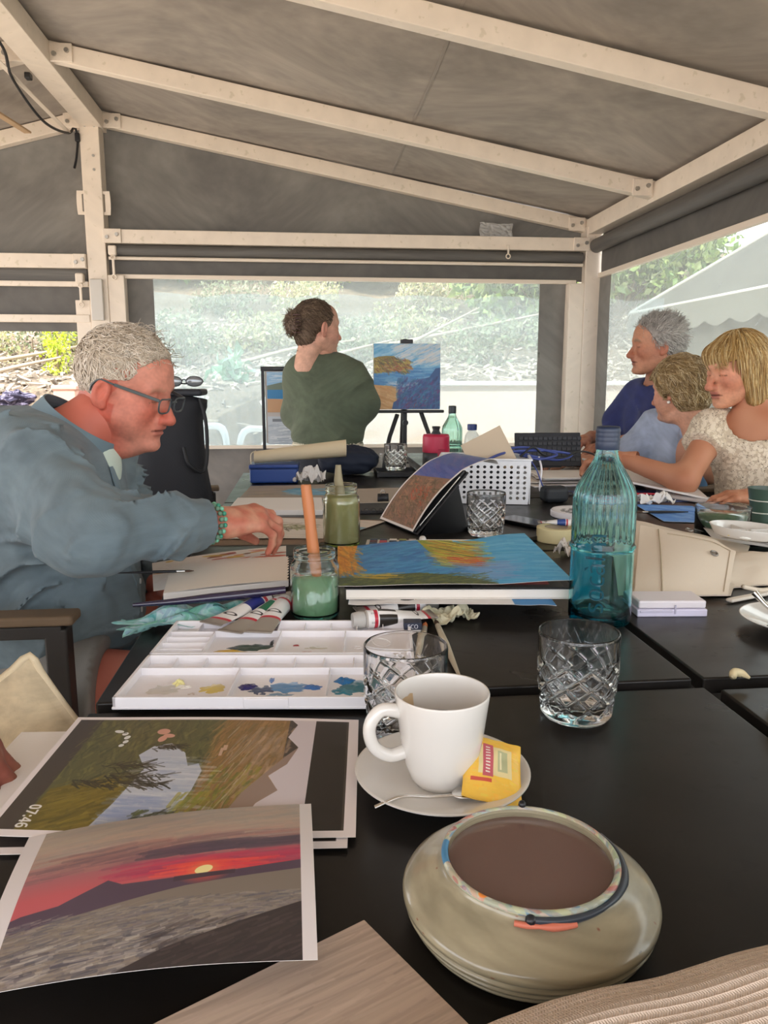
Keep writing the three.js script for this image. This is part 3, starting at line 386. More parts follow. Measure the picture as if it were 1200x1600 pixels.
// ---------------------------------------------------------------- teal water bottle
function bottle(name, label, cat, p, s, glassMat, capMat, ribs, withText) {
  const o = thing(name, label, cat, p); o.scale.setScalar(s);
  const prof = [[0.0, 0.004], [0.03, 0.003], [0.042, 0.0], [0.0455, 0.003], [0.0465, 0.01], [0.0465, 0.02], [0.0465, 0.11], [0.0468, 0.114], [0.0486, 0.1165], [0.0486, 0.1195], [0.0468, 0.122], [0.0465, 0.126], [0.0465, 0.185], [0.0455, 0.196], [0.042, 0.207], [0.034, 0.222], [0.025, 0.236], [0.019, 0.247], [0.0162, 0.256], [0.0155, 0.266], [0.0155, 0.272], [0.0138, 0.272]];
  const seg = ribs ? 224 : 64, sub = []; for (let i = 0; i + 1 < prof.length; i++) { const L = Math.hypot(prof[i + 1][0] - prof[i][0], prof[i + 1][1] - prof[i][1]), n = Math.max(1, Math.round(L / 0.006)); for (let k = 0; k < n; k++) sub.push([lerp(prof[i][0], prof[i + 1][0], k / n), lerp(prof[i][1], prof[i + 1][1], k / n)]); } sub.push(prof[prof.length - 1]);
  const g = lathe(sub, seg), po = g.attributes.position;
  if (ribs) { for (let i = 0; i < po.count; i++) { const x = po.getX(i), y = po.getY(i), z = po.getZ(i), r = Math.hypot(x, z), a = Math.atan2(z, x), k = 1 - 0.022 * smooth(0.126, 0.14, y) * (1 - smooth(0.235, 0.25, y)) * (0.5 + 0.5 * Math.cos(a * ribs)); if (r > 1e-4) po.setXYZ(i, x * k, y, z * k); } g.computeVertexNormals(); }
  const inner = lathe([[0.0138, 0.272], [0.0135, 0.26], [0.0165, 0.245], [0.0225, 0.235], [0.0318, 0.22], [0.0395, 0.205], [0.0428, 0.195], [0.0438, 0.184], [0.0438, 0.03], [0.042, 0.018], [0.034, 0.011], [0, 0.013]], 80);
  part(o, 'glass_body', merge([g, inner]), glassMat);
  const cap = []; for (let k = 0; k < 4; k++) cap.push([0.0172, 0.268 + k * 0.0065], [0.0178, 0.27 + k * 0.0065], [0.0172, 0.2725 + k * 0.0065]); part(o, 'screw_cap', lathe([[0.0155, 0.262], [0.0172, 0.262], ...cap, [0.0165, 0.2955], [0, 0.297]], 48), capMat);
  if (withText) {
    const t = new TextGeometry('socàlm', { font, size: 0.0275, depth: 0.0007, curveSegments: 6, bevelEnabled: false }); t.computeBoundingBox(); const tp = t.attributes.position;
    for (let i = 0; i < tp.count; i++) { const along = tp.getX(i), across = tp.getY(i), r = 0.0469 + tp.getZ(i), a = 1.85 + across / 0.0465; tp.setXYZ(i, Math.cos(a) * r, 0.024 + along, Math.sin(a) * r); } t.computeVertexNormals();
    part(o, 'raised_lettering', t, mat('#0e4a58', 0.25));
  }
  return o;
}
const tealGlass = mat('#f2ffff', 0.02, { transmission: 1, thickness: 0.003, ior: 1.45, attenuationColor: hex('#35b6c2'), attenuationDistance: 0.02 });
const paleGlass = mat('#f4fffb', 0.02, { transmission: 1, thickness: 0.003, ior: 1.45, attenuationColor: hex('#8fd0bd'), attenuationDistance: 0.01 });
const navyCap = mat('#27344d', 0.4);
const bt = bottle('water_bottle', 'tall teal fluted glass bottle with navy screw cap', 'bottle', [0.436, TOP, -1.075], 0.985, tealGlass, navyCap, 28, true);
part(bt, 'back_label', sheet((u, v) => { const a = lerp(3.85, 5.1, u), r = 0.0473; return [Math.cos(a) * r, lerp(0.02, 0.108, v), Math.sin(a) * r]; }, 16, 8, 0.0002), [mat('#38a9bf', 0.5), mat('#45b9cc', 0.5)]);
bottle('water_bottle', 'pale green glass bottle with dark cap beside the easel', 'bottle', [0.567, TOP, -2.945], 0.86, paleGlass, mat('#2a3137', 0.4), 20, false);
// ---------------------------------------------------------------- jars with paint water
function jar(label, p, r, h, level, liquid, tint) {
  const o = thing('glass_jar', label, 'jar', p);
  part(o, 'glass_wall', lathe([[0, 0.002], [r * 0.8, 0.001], [r * 0.92, 0], [r, 0.006], [r, h * 0.72], [r * 0.97, h * 0.78], [r * 0.84, h * 0.85], [r * 0.82, h * 0.88], [r * 0.87, h * 0.89], [r * 0.87, h * 0.92], [r * 0.82, h * 0.93], [r * 0.86, h * 0.945], [r * 0.86, h * 0.97], [r * 0.84, h], [r * 0.78, h], [r * 0.76, h * 0.86], [r * 0.93, h * 0.75], [r * 0.95, h * 0.7], [r * 0.95, 0.008], [r * 0.85, 0.005], [0, 0.006]], 64), mat('#ffffff', 0.03, { transmission: 1, thickness: 0.002, ior: 1.45, attenuationColor: hex(tint), attenuationDistance: 0.02 }));
  part(o, 'paint_water', lathe([[0, 0.0062], [r * 0.84, 0.0055], [r * 0.942, 0.0085], [r * 0.942, Math.min(level, h * 0.69)], ...(level > h * 0.7 ? [[r * 0.92, h * 0.745], [r * 0.8, level]] : []), [0, level]], 64), mat(liquid, 0.12, { clearcoat: 1, clearcoatRoughness: 0.03 }));
  return o;
}
jar('squat glass jar of milky green paint water with orange brush', [0.011, TOP, -1.147], 0.0375, 0.104, 0.062, '#82ad84', '#b8dcd8');
jar('tall glass jar of cloudy olive yellow paint water', [0.076, TOP, -1.654], 0.0405, 0.133, 0.112, '#b0ae7a', '#d6dcb6');
single('paint_brush', 'thick brush with orange handle standing in the squat jar', 'brush', taper([[0.022, 0.775, -1.142], [0.013, 0.83, -1.147], [0.0085, 0.87, -1.15], [0.004, 0.92, -1.154], [0.0, 0.957, -1.158], [0.0, 0.961, -1.158]], [0.004, 0.005, 0.0095, 0.0095, 0.0085, 0.009, 0.008], 40, 14), mat('#bd7443', 0.4));
single('paint_brush', 'pale brush end sticking out of the tall olive jar', 'brush', taper([[0.08, 0.79, -1.66], [0.075, 0.86, -1.655], [0.07, 0.9, -1.65], [0.07, 0.935, -1.65]], [0.006, 0.006, 0.011, 0.01, 0.006], 24, 12), mat('#a3987a', 0.5));

// ---------------------------------------------------------------- large white palette with paint
{
  const o = thing('paint_palette', 'open white plastic palette box with wells of mixed paint', 'palette', [-0.035, TOP - 0.001, -0.945], D(-5.5));
  const W = 0.335, Dp = 0.131, h = 0.013, t = 0.0016;
  const wall = (x0, z0, x1, z1, hh = h, th = t) => box(Math.abs(x1 - x0) + th, hh, Math.abs(z1 - z0) + th, 0.0007).translate((x0 + x1) / 2, hh / 2 + 0.001, (z0 + z1) / 2);
  const blobMat = {}; const bm = (c) => (blobMat[c] ??= mat(c, 0.3, { clearcoat: 0.5, clearcoatRoughness: 0.2 }));
  const blob = (tr, x, z, rx, rz, c, hh = 0.002, seed = 1) => { const n = 26, m = 6, P = [0, hh, 0], I = []; for (let k = 1; k <= m; k++) for (let i = 0; i < n; i++) { const a = i / n * 2 * PI, q = k / m, rr = q * (1 + 0.45 * noise(Math.cos(a) * 1.7 + seed, Math.sin(a) * 1.7, seed) + 0.2 * noise(Math.cos(a) * 5, Math.sin(a) * 5 + seed, 3)); P.push(Math.cos(a) * rr * rx, hh * (1 - q * q) * (0.75 + 0.7 * noise(rr * Math.cos(a) * 3, rr * Math.sin(a) * 3, seed)) + (k === m ? -0.0004 : 0.0002), Math.sin(a) * rr * rz); } for (let i = 0; i < n; i++) I.push(0, 1 + (i + 1) % n, 1 + i); for (let k = 0; k < m - 1; k++) for (let i = 0; i < n; i++) { const a = 1 + k * n + i, b = 1 + k * n + (i + 1) % n; I.push(a, b, a + n, b, b + n, a + n); } return part(tr, 'paint_blob', geom(P, I), bm(c), [x, 0.0022, z]); };
  for (const side of [1, -1]) { // side 1: the tray towards the front
    const tr = part(o, 'tray', merge([box(W, 0.002, Dp, 0.0008).translate(0, 0.001, 0), wall(-W / 2, Dp / 2, W / 2, Dp / 2, h, 0.004), wall(-W / 2, -Dp / 2, W / 2, -Dp / 2, h, 0.004), wall(-W / 2, -Dp / 2, -W / 2, Dp / 2, h, 0.004), wall(W / 2, -Dp / 2, W / 2, Dp / 2, h, 0.004), box(0.05, 0.012, 0.004, 0.001).translate(0, 0.007, side * (Dp / 2 + 0.002)), box(W + 0.006, 0.003, Dp + 0.006, 0.001).translate(0, 0.0015, 0)]), whitePl, [0, 0, side * (Dp / 2 + 0.004)]);
    const zr = -0.026, dv = [];
    dv.push(wall(side > 0 ? -W / 2 : -0.105, zr, W / 2, zr, 0.011));
    for (let i = 1; i < 9; i++) dv.push(wall(-W / 2 + i * W / 9, -Dp / 2, -W / 2 + i * W / 9, zr, 0.01));
    if (side > 0) for (const x of [-0.045, 0.065]) dv.push(wall(x, zr, x, Dp / 2, 0.011)); else { for (const x of [-0.105, -0.012, 0.078]) dv.push(wall(x, zr, x, Dp / 2, 0.011)); for (let i = 1; i < 5; i++) dv.push(wall(-W / 2, zr + (i - 1) * 0.023, -0.105, zr + (i - 1) * 0.023, 0.01)); }
    part(tr, 'dividers', merge(dv), whitePl);
    if (side > 0) {
      blob(tr, -0.125, 0.02, 0.026, 0.02, '#d9d6cf', 0.0016, 2); blob(tr, -0.113, 0.002, 0.008, 0.009, '#f3eca6', 0.006, 3); blob(tr, -0.105, 0.012, 0.012, 0.006, '#f4f1ea', 0.003, 4); blob(tr, -0.07, 0.018, 0.02, 0.016, '#dcc56a', 0.002, 5); blob(tr, -0.09, 0.032, 0.01, 0.006, '#cdbfb8', 0.001, 15);
      blob(tr, -0.03, 0.013, 0.012, 0.012, '#2b2a6c', 0.004, 6); blob(tr, -0.012, 0.022, 0.02, 0.018, '#46577c', 0.0016, 7); blob(tr, 0.018, 0.014, 0.028, 0.018, '#5d93c6', 0.0022, 8); blob(tr, 0.046, 0.014, 0.013, 0.009, '#3b74bd', 0.0035, 9); blob(tr, 0.01, 0.036, 0.025, 0.01, '#7d9fc0', 0.0012, 10); blob(tr, -0.004, -0.008, 0.004, 0.012, '#5c86c8', 0.002, 11);
      blob(tr, 0.083, -0.005, 0.013, 0.012, '#1b6fae', 0.005, 12); blob(tr, 0.105, 0.012, 0.034, 0.02, '#1f6f82', 0.003, 13); blob(tr, 0.085, 0.026, 0.02, 0.014, '#2784a0', 0.0022, 14); blob(tr, 0.125, 0.034, 0.028, 0.01, '#9cc6d2', 0.0012, 16); blob(tr, 0.14, 0.0, 0.015, 0.012, '#26597a', 0.003, 17);
    } else {
      blob(tr, -0.125, 0.03, 0.009, 0.005, '#e7a322', 0.004, 21); blob(tr, -0.14, 0.031, 0.003, 0.002, '#2a2a30', 0.002, 22);
      blob(tr, -0.073, 0.035, 0.024, 0.013, '#dfb52e', 0.0025, 23); blob(tr, -0.088, 0.04, 0.012, 0.006, '#c98a3c', 0.0016, 24); blob(tr, -0.046, 0.018, 0.028, 0.016, '#2e4a44', 0.0035, 25); blob(tr, -0.07, 0.02, 0.012, 0.007, '#4d5c66', 0.002, 26); blob(tr, -0.022, 0.0, 0.003, 0.014, '#1d2426', 0.003, 27);
      blob(tr, 0.012, 0.01, 0.006, 0.004, '#9c2f38', 0.002, 28); blob(tr, 0.03, 0.035, 0.018, 0.006, '#c06a60', 0.001, 29); blob(tr, 0.04, 0.02, 0.024, 0.014, '#c9c0b2', 0.001, 30); blob(tr, 0.035, 0.04, 0.008, 0.005, '#b0453f', 0.0016, 31);
      part(tr, 'ring_mark', new THREE.TorusGeometry(0.014, 0.001, 6, 28).rotateX(PI / 2), whitePl, [0.125, 0.003, 0.018]); part(tr, 'ring_mark', new THREE.TorusGeometry(0.005, 0.001, 6, 18).rotateX(PI / 2), whitePl, [0.096, 0.003, 0.018]);
    }
  }
}
// ---------------------------------------------------------------- photo prints
const stroke = (g, r, n, f) => { for (let i = 0; i < n; i++) f(i, r); };
function streaks(g, r, n, x0, y0, x1, y1, cols, l0, l1, w0, w1, ang, spread, alpha = 0.5) { g.lineCap = 'round'; for (let i = 0; i < n; i++) { const x = lerp(x0, x1, r()), y = lerp(y0, y1, r()), a = ang + (r() - 0.5) * spread, l = lerp(l0, l1, r()); g.globalAlpha = alpha * (0.4 + r() * 0.6); g.strokeStyle = cols[Math.floor(r() * cols.length)]; g.lineWidth = lerp(w0, w1, r()); g.beginPath(); g.moveTo(x, y); g.quadraticCurveTo(x + Math.cos(a) * l * 0.5 + (r() - 0.5) * l * 0.2, y + Math.sin(a) * l * 0.5 + (r() - 0.5) * l * 0.2, x + Math.cos(a) * l, y + Math.sin(a) * l); g.stroke(); } g.globalAlpha = 1; }
function poly(g, c, pts, jit = 0, r) { g.fillStyle = c; g.beginPath(); pts.forEach(([x, y], i) => { const dx = jit ? (r() - 0.5) * jit : 0, dy = jit ? (r() - 0.5) * jit : 0; i ? g.lineTo(x + dx, y + dy) : g.moveTo(x + dx, y + dy); }); g.closePath(); g.fill(); }
function jag(a, b, n, amp, r) { const o = []; for (let i = 0; i <= n; i++) o.push([lerp(a[0], b[0], i / n) + (r() - 0.5) * amp, lerp(a[1], b[1], i / n) + (r() - 0.5) * amp]); return o; }
const parkTex = canvasTex(1188, 840, (g, w, h) => { // a picture of a pond in a park printed on its side, the clock of the phone in the corner
  const r = rng(2); g.fillStyle = '#efe6e6'; g.fillRect(0, 0, w, h); g.save(); g.beginPath(); g.rect(22, 24, w - 62, h - 60); g.clip();
  g.fillStyle = '#453d38'; g.fillRect(0, 0, w, h);
  poly(g, '#5d5c3a', [[120, 0], [660, 0], [640, h], [90, h]]); streaks(g, r, 900, 100, 0, 640, h, ['#4c4d33', '#717243', '#5c593b', '#827f48', '#40402e'], 20, 90, 4, 14, 1.7, 1.2, 0.5);
  poly(g, '#6c5f22', [[110, 560], [330, 470], [380, 640], [330, h], [90, h]]); streaks(g, r, 260, 110, 540, 360, h, ['#7d6c26', '#8c7b30', '#574d1e'], 30, 120, 4, 16, -0.6, 0.5, 0.5);
  const gr = ['#8a6a3f', '#a87c4a', '#6a5b32', '#b58a5c', '#7c6a3a']; poly(g, '#8d6e44', [[640, 0], [900, 0], [905, h], [600, h]]); streaks(g, r, 900, 610, 0, 900, h, gr, 20, 110, 3, 12, 1.85, 0.5, 0.5); streaks(g, r, 260, 780, h * 0.1, 930, h, ['#b89a80', '#c9a98c', '#a58a74', '#8f7a68'], 30, 120, 6, 18, 1.8, 0.4, 0.45); streaks(g, r, 180, 650, h * 0.45, 860, h, ['#5d6a2c', '#77772e', '#9a8f3a'], 15, 60, 5, 16, 1.8, 0.6, 0.6);
  streaks(g, r, 60, 680, 0, 800, h, ['#c9b7a6', '#8d7d72'], 60, 200, 3, 6, 1.85, 0.1, 0.55);
  poly(g, '#d6ccd0', [[895, 0], [930, 60], [905, 170], [955, 250], [925, 380], [860, 470], [905, 560], [840, 640], [800, 720], [760, h], [1010, h], [1010, 0]], 10, r);
  poly(g, '#9a8478', [[905, 330], [955, 250], [925, 380], [860, 470], [905, 560], [840, 640], [780, h], [700, h], [790, 560]], 6, r);
  const pd = g.createLinearGradient(300, 0, 560, h); poly(g, '#b9bfca', [[360, 640], [300, h], [545, h], [600, 560], [615, 430], [590, 380], [555, 400], [520, 300], [455, 230], [390, 250], [350, 320], [400, 420]], 8, r); streaks(g, r, 160, 340, 330, 560, h, ['#c8ccd3', '#a9b2c4', '#9aa6c2', '#d3d4d8'], 40, 160, 6, 22, 0.1, 0.3, 0.35); streaks(g, r, 90, 320, 600, 520, h, ['#8393bb', '#93a1c4'], 40, 140, 8, 22, 0.1, 0.2, 0.4);
  for (const [x, y, s] of [[330, 400, 1.4], [380, 470, 1.6], [420, 520, 1.3], [445, 255, 0.9], [250, 520, 1.2]]) streaks(g, r, 60, x - 70 * s, y - 18, x + 60 * s, y + 18, ['#2c2c22', '#38362a', '#443c2c'], 14, 50 * s, 3, 8, 0.15, 1.6, 0.85);
  streaks(g, r, 120, 430, 700, 640, h, ['#2f3020', '#55602a', '#3f4724'], 20, 60, 5, 14, -0.5, 1, 0.7); streaks(g, r, 60, 560, 560, 680, h, ['#8b8a2e', '#6f7a2c', '#a49a3c'], 30, 90, 6, 16, 1.9, 0.3, 0.6);
  g.fillStyle = '#dfe0dc'; for (const [x, y, a, b] of [[215, 130, 20, 12], [245, 150, 12, 14], [262, 180, 11, 16], [266, 215, 10, 14], [258, 245, 10, 12]]) { g.beginPath(); g.ellipse(x, y, a, b, 0.3, 0, 7); g.fill(); } g.fillStyle = '#3c3a30'; g.fillRect(235, 140, 14, 5); g.fillRect(254, 196, 18, 4); g.fillRect(256, 230, 16, 4);
  g.fillStyle = '#d09a86'; for (const [x, y, a, b] of [[395, 130, 26, 24], [425, 165, 24, 16], [405, 190, 16, 26]]) { g.beginPath(); g.ellipse(x, y, a, b, 0.2, 0, 7); g.fill(); }
  g.fillStyle = '#c7a58c'; g.fillRect(660, 240, 16, 40); g.fillRect(652, 262, 12, 60);
  g.fillStyle = '#241f1e'; g.fillRect(1010, 0, 130, h); g.save(); g.translate(88, 660); g.rotate(PI / 2); g.fillStyle = '#e9e6e2'; g.font = 'bold 54px sans-serif'; g.fillText('07:46', 0, 0); g.restore(); g.restore();
});
const sunsetTex = canvasTex(1024, 780, (g, w, h) => {
  const r = rng(4); g.fillStyle = '#e9e3e4'; g.fillRect(0, 0, w, h); g.save(); g.beginPath(); g.rect(60, 0, w - 105, h); g.clip();
  const s = g.createLinearGradient(0, 0, 0, h * 0.56); [[0, '#a59c90'], [0.3, '#bda894'], [0.55, '#b8948a'], [0.75, '#b06f76'], [1, '#cb6068']].forEach(([a, c]) => s.addColorStop(a, c)); g.fillStyle = s; g.fillRect(0, 0, w, h * 0.85);
  streaks(g, r, 420, 0, 0, w, h * 0.34, ['#beb0a0', '#a09891', '#cdb8a4', '#938f8b', '#cfae98'], 60, 220, 8, 30, -0.12, 0.3, 0.22); streaks(g, r, 260, 0, h * 0.28, w, h * 0.46, ['#7d6168', '#8d6a6e', '#a97872', '#6d5560', '#c58a7c'], 80, 260, 5, 20, -0.06, 0.1, 0.35);
  streaks(g, r, 90, 420, h * 0.36, w, h * 0.43, ['#57475a', '#6a5163', '#4d4252'], 120, 300, 8, 20, -0.05, 0.06, 0.55); streaks(g, r, 150, 300, h * 0.44, w, h * 0.55, ['#c8355c', '#d9435f', '#a83a5e', '#b8476a'], 120, 330, 6, 18, -0.03, 0.05, 0.4); streaks(g, r, 60, 470, h * 0.49, 800, h * 0.555, ['#f0504c', '#ff6a4e', '#e83b50'], 60, 200, 4, 14, 0, 0.05, 0.5);
  poly(g, '#574658', [[0, h * 0.7], [90, h * 0.655], [200, h * 0.63], [300, h * 0.565], [345, h * 0.53], [395, h * 0.57], [470, h * 0.575], [620, h * 0.572], [760, h * 0.565], [w, h * 0.52], [w, h * 0.6], [0, h * 0.8]], 5, r);
  for (let i = 14; i > 0; i--) { g.globalAlpha = 0.09; g.fillStyle = i > 7 ? '#ff5a4a' : '#ffb05a'; g.beginPath(); g.ellipse(655, h * 0.543, 16 + i * 6, 12 + i * 4, 0, 0, 7); g.fill(); } g.globalAlpha = 1; g.fillStyle = '#fff0a8'; g.beginPath(); g.ellipse(655, h * 0.543, 30, 20, -0.3, 0, 7); g.fill(); poly(g, '#4a3a48', [[560, h * 0.57], [760, h * 0.56], [760, h * 0.585], [560, h * 0.6]]);
  poly(g, '#857a70', [[0, h * 0.76], [300, h * 0.7], [600, h * 0.63], [w, h * 0.575], [w, h], [0, h]]); streaks(g, r, 2400, 0, h * 0.7, w, h, ['#958a7e', '#6c6870', '#a89c8e', '#5d5c66', '#9a9189', '#7c737a'], 14, 60, 2, 8, -0.1, 0.35, 0.5); g.globalCompositeOperation = 'destination-over'; g.globalCompositeOperation = 'source-over';
  streaks(g, r, 260, 0, h * 0.84, w, h, ['#4c4c56', '#b3aba2', '#45424e', '#c9beb2'], 30, 110, 3, 12, -0.12, 0.3, 0.55); poly(g, '#3c3536', [[420, h], [560, h * 0.92], [w, h * 0.74], [w, h]]); streaks(g, r, 200, 480, h * 0.82, w, h, ['#463d3c', '#332e30', '#5a4e4c'], 30, 90, 3, 10, -0.35, 0.2, 0.5);
  g.restore();
});
const A4 = (w, d, lift) => sheet((u, v) => [(u - 0.5) * w, lift(u, v), -(v - 0.5) * d], 28, 22, 0.0003);
single('photo_print', 'blank white sheet sticking out under the printed pictures', 'paper', A4(0.297, 0.21, () => 0), [paperWhite, paperWhite], [-0.16, T0 + 0.0008, -0.672], [0, D(-4), 0]);
single('photo_print', 'printed picture with dark border mostly under the park print', 'print', A4(0.297, 0.21, (u, v) => 0.0012 + 0.001 * u), [print(canvasTex(256, 180, (g, w, h) => { g.fillStyle = '#efe7e7'; g.fillRect(0, 0, w, h); g.fillStyle = '#2c2726'; g.fillRect(8, 8, w - 16, h - 16); })), paperWhite], [-0.113, T0 + 0.0015, -0.663], [0, D(-4.3), 0]);
single('photo_print', 'glossy print of a park pond lying on its side with clock digits', 'print', A4(0.297, 0.213, (u, v) => 0.0035 + 0.004 * Math.sin(PI * u) * v + 0.006 * (1 - u) ** 3), [print(parkTex, 0.3), paperWhite], [-0.105, T0 + 0.002, -0.676], [0, D(-4.6), 0]);
single('photo_print', 'curled print of a red sunset behind a dark mountain and sea', 'print', sheet(quad([-0.2, T0 + 0.012, -0.408], [0.002, T0 + 0.018, -0.406], [-0.0005, T0 + 0.008, -0.602], [-0.222, T0 + 0.008, -0.578], (u, v) => 0.016 * Math.sin(PI * (0.15 + 0.8 * v)) * (0.5 + 0.5 * u) + 0.006 * Math.sin(PI * u)), 30, 26, 0.0003), [print(sunsetTex, 0.32), paperWhite]);
// wooden board and the photographer's knitted sleeve at the near edge
const woodTex = canvasTex(512, 512, (g, w, h) => { const r = rng(12); g.fillStyle = '#ab9686'; g.fillRect(0, 0, w, h); streaks(g, r, 900, -100, 0, w, h, ['#c2ac9a', '#917d6f', '#b6a08f', '#806e62', '#cbb7a6', '#9d897a'], 80, 360, 1, 6, 0.05, 0.08, 0.45); streaks(g, r, 60, 0, 0, w, h, ['#75665d', '#6d6058'], 60, 240, 1, 3, 0.05, 0.1, 0.5); g.fillStyle = 'rgba(226,206,190,.35)'; g.fillRect(0, 0, w, h); });
woodTex.offset.set(0.5, 0.5); single('wooden_board', 'flat brown wood grain board at the edge of the table', 'board', (() => { const g = metric(box(0.3, 0.005, 0.24, 0.001), 3); return g; })(), mat('#ffffff', 0.55, { map: woodTex }), [-0.036, T0 + 0.0045, -0.2825], [0, D(30), 0]);
{
  const knitBump = dataTex(256, 256, (u, v) => { const cx = u * 16 % 1, cy = (v * 24 + Math.abs(cx - 0.5) * 1.1) % 1; return clamp(0.15 + 0.85 * Math.sin(PI * cx) ** 0.7 * Math.sin(PI * cy) ** 0.6); });
  const km = mat('#eed6c1', 0.9, { bumpMap: knitBump, bumpScale: 0.0022, sheen: 0.4, sheenColor: hex('#e9cbb2') }); knitBump.repeat.set(2.2, 3.2);
  const pts = [[0.02, 0.765, -0.26], [0.1, 0.775, -0.292], [0.19, 0.784, -0.3], [0.29, 0.79, -0.312], [0.42, 0.8, -0.31]], c = curve(pts), P = [], N = [], U = [], I = [], ns = 120, nr = 48, fr = c.computeFrenetFrames(ns);
  for (let i = 0; i <= ns; i++) { const t = i / ns, p = c.getPointAt(t); for (let j = 0; j <= nr; j++) { const a = j / nr * 2 * PI, r = (0.043 + 0.008 * t) * (1 + 0.05 * noise(Math.cos(a) * 1.6, Math.sin(a) * 1.6, t * 7) + 0.04 * Math.sin(a * 9 + 4 * noise(t * 3, a)) * (1 - 0.6 * t)), n = fr.normals[i].clone().multiplyScalar(Math.cos(a)).addScaledVector(fr.binormals[i], Math.sin(a)); P.push(p.x + n.x * r, Math.max(T0 + 0.003, p.y + n.y * r), p.z + n.z * r); U.push(j / nr * 2, t * 4); } }
  for (let i = 0; i < ns; i++) for (let j = 0; j < nr; j++) { const a = i * (nr + 1) + j, b = a + nr + 1; I.push(a, b, a + 1, b, b + 1, a + 1); }
  single('knitted_sleeve', 'beige ribbed knitted sleeve resting on the near table', 'clothing', geom(P, I, null, U), km);
}
// ---------------------------------------------------------------- sketchbook, test paper, brushes, tissue and tubes by the seated man
const dabTex = (seed, cols, n, base = '#efe8e0') => canvasTex(512, 384, (g, w, h) => { const r = rng(seed); g.fillStyle = base; g.fillRect(0, 0, w, h); streaks(g, r, 200, 0, 0, w, h, ['#efe8e0', '#dcd2c8'], 40, 160, 4, 20, 0.2, 3, 0.25); for (let i = 0; i < n; i++) { g.globalAlpha = 0.6 + r() * 0.4; g.fillStyle = cols[Math.floor(r() * cols.length)]; const x = w * (0.08 + r() * 0.84), y = h * (0.06 + r() * 0.4); g.beginPath(); g.ellipse(x, y, 12 + r() * 46, 5 + r() * 9, (r() - 0.5) * 0.6, 0, 7); g.fill(); } g.globalAlpha = 1; });
single('test_sheet', 'paint test sheet with orange dabs under the blank sketchbook', 'paper', sheet(quad([-0.262, TOP + 0.002, -1.3], [-0.04, TOP + 0.002, -1.42], [-0.045, TOP + 0.004, -1.63], [-0.3, TOP + 0.006, -1.49], (u, v) => 0.004 * Math.sin(PI * u) * v), 20, 14, 0.0004), [print(dabTex(31, ['#d2604a', '#dd7a50', '#6a4a44', '#d9b24a', '#b5544a', '#e39a5c'], 26), 0.8), paper]);
{
  const o = thing('sketchbook', 'blank open sketchbook with spiral binding beside the squat jar', 'sketchbook', [0, 0, 0]);
  const c = [[-0.233, -1.232], [-0.033, -1.295], [-0.036, -1.475], [-0.252, -1.43]];
  part(o, 'pages', slab(c.map(([x, z]) => [x, z]), 0.011, 0.001, TOP + 0.005), paperWhite); part(o, 'cover', slab(c.map(([x, z]) => [x * 1.01 - 0.001, z]), 0.0016, 0, TOP + 0.0032), mat('#3c3834', 0.6));
  part(o, 'top_page', sheet(quad([c[0][0], TOP + 0.0165, c[0][1]], [c[1][0], TOP + 0.0165, c[1][1]], [c[2][0], TOP + 0.0165, c[2][1]], [c[3][0], TOP + 0.0165, c[3][1]], (u, v) => 0.003 * Math.sin(PI * u)), 16, 12, 0.0005), [mat('#efe5d9', 0.85), paperWhite]);
  for (let i = 0; i < 9; i++) { const t = (i + 0.5) / 9, x = lerp(c[1][0], c[2][0], t), z = lerp(c[1][1], c[2][1], t); part(o, 'spiral_ring', new THREE.TorusGeometry(0.0065, 0.0009, 6, 18), blackPlastic, [x + 0.003, TOP + 0.012, z], [0, 0.2, 0]); }
}
function brush(label, a, b, r, handle, ferr, hair) { // a at the hair, b at the handle's end
  const o = thing('paint_brush', label, 'brush', [0, 0, 0]), A = V(...a), B = V(...b), q = (t) => A.clone().lerp(B, t).toArray();
  part(o, 'handle', taper([q(0.22), q(0.4), q(0.7), q(1)], [r * 0.8, r, r * 0.7, r * 0.35], 20, 10), handle); part(o, 'ferrule', taper([q(0.12), q(0.23)], [r * 0.75, r * 0.82], 4, 10), ferr); part(o, 'bristles', taper([q(0), q(0.06), q(0.12)], [r * 0.15, r * 0.7, r * 0.7], 8, 10), hair); return o;
}
const bristle = mat('#4b3526', 0.8), purple = mat('#2a2440', 0.22, { clearcoat: 0.7 });
single('paint_brush', 'long dark purple brush handle lying across the teal tissue', 'brush', taper([[-0.258, 0.789, -1.128], [-0.2, 0.79, -1.136], [-0.1, 0.794, -1.15], [-0.034, 0.799, -1.153]], [0.003, 0.005, 0.0072, 0.0072, 0.006], 28, 12), purple);
brush('thin black brush sticking out past the table edge under the sketchbook', [-0.2, TOP + 0.0235, -1.35], [-0.33, 0.784, -1.345], 0.0028, blackPlastic, chrome, bristle);
function crumple(name, label, cat, p, sx, sz, hgt, m, seed, ry = 0, freq = 2.3) {
  const g = sheet((u, v) => { const x = u - 0.5, z = v - 0.5, n = Math.abs(noise(x * freq + seed, z * freq, seed * 1.7)) + 0.6 * Math.abs(noise(x * freq * 2.3, z * freq * 2.3 + seed, 3)), e = 1 - 0.25 * noise(x * 4 + seed, z * 4, 9); return [x * sx * e + 0.12 * sx * noise(z * 5, seed, 1), Math.max(0, hgt * n * 1.7 * (1 - 1.1 * (x * x + z * z))) + 0.0006, -z * sz * (1 - 0.3 * noise(x * 5, seed, 7))]; }, 44, 30, 0.0005);
  return single(name, label, cat, g, [m, m], p, [0, ry, 0]);
}
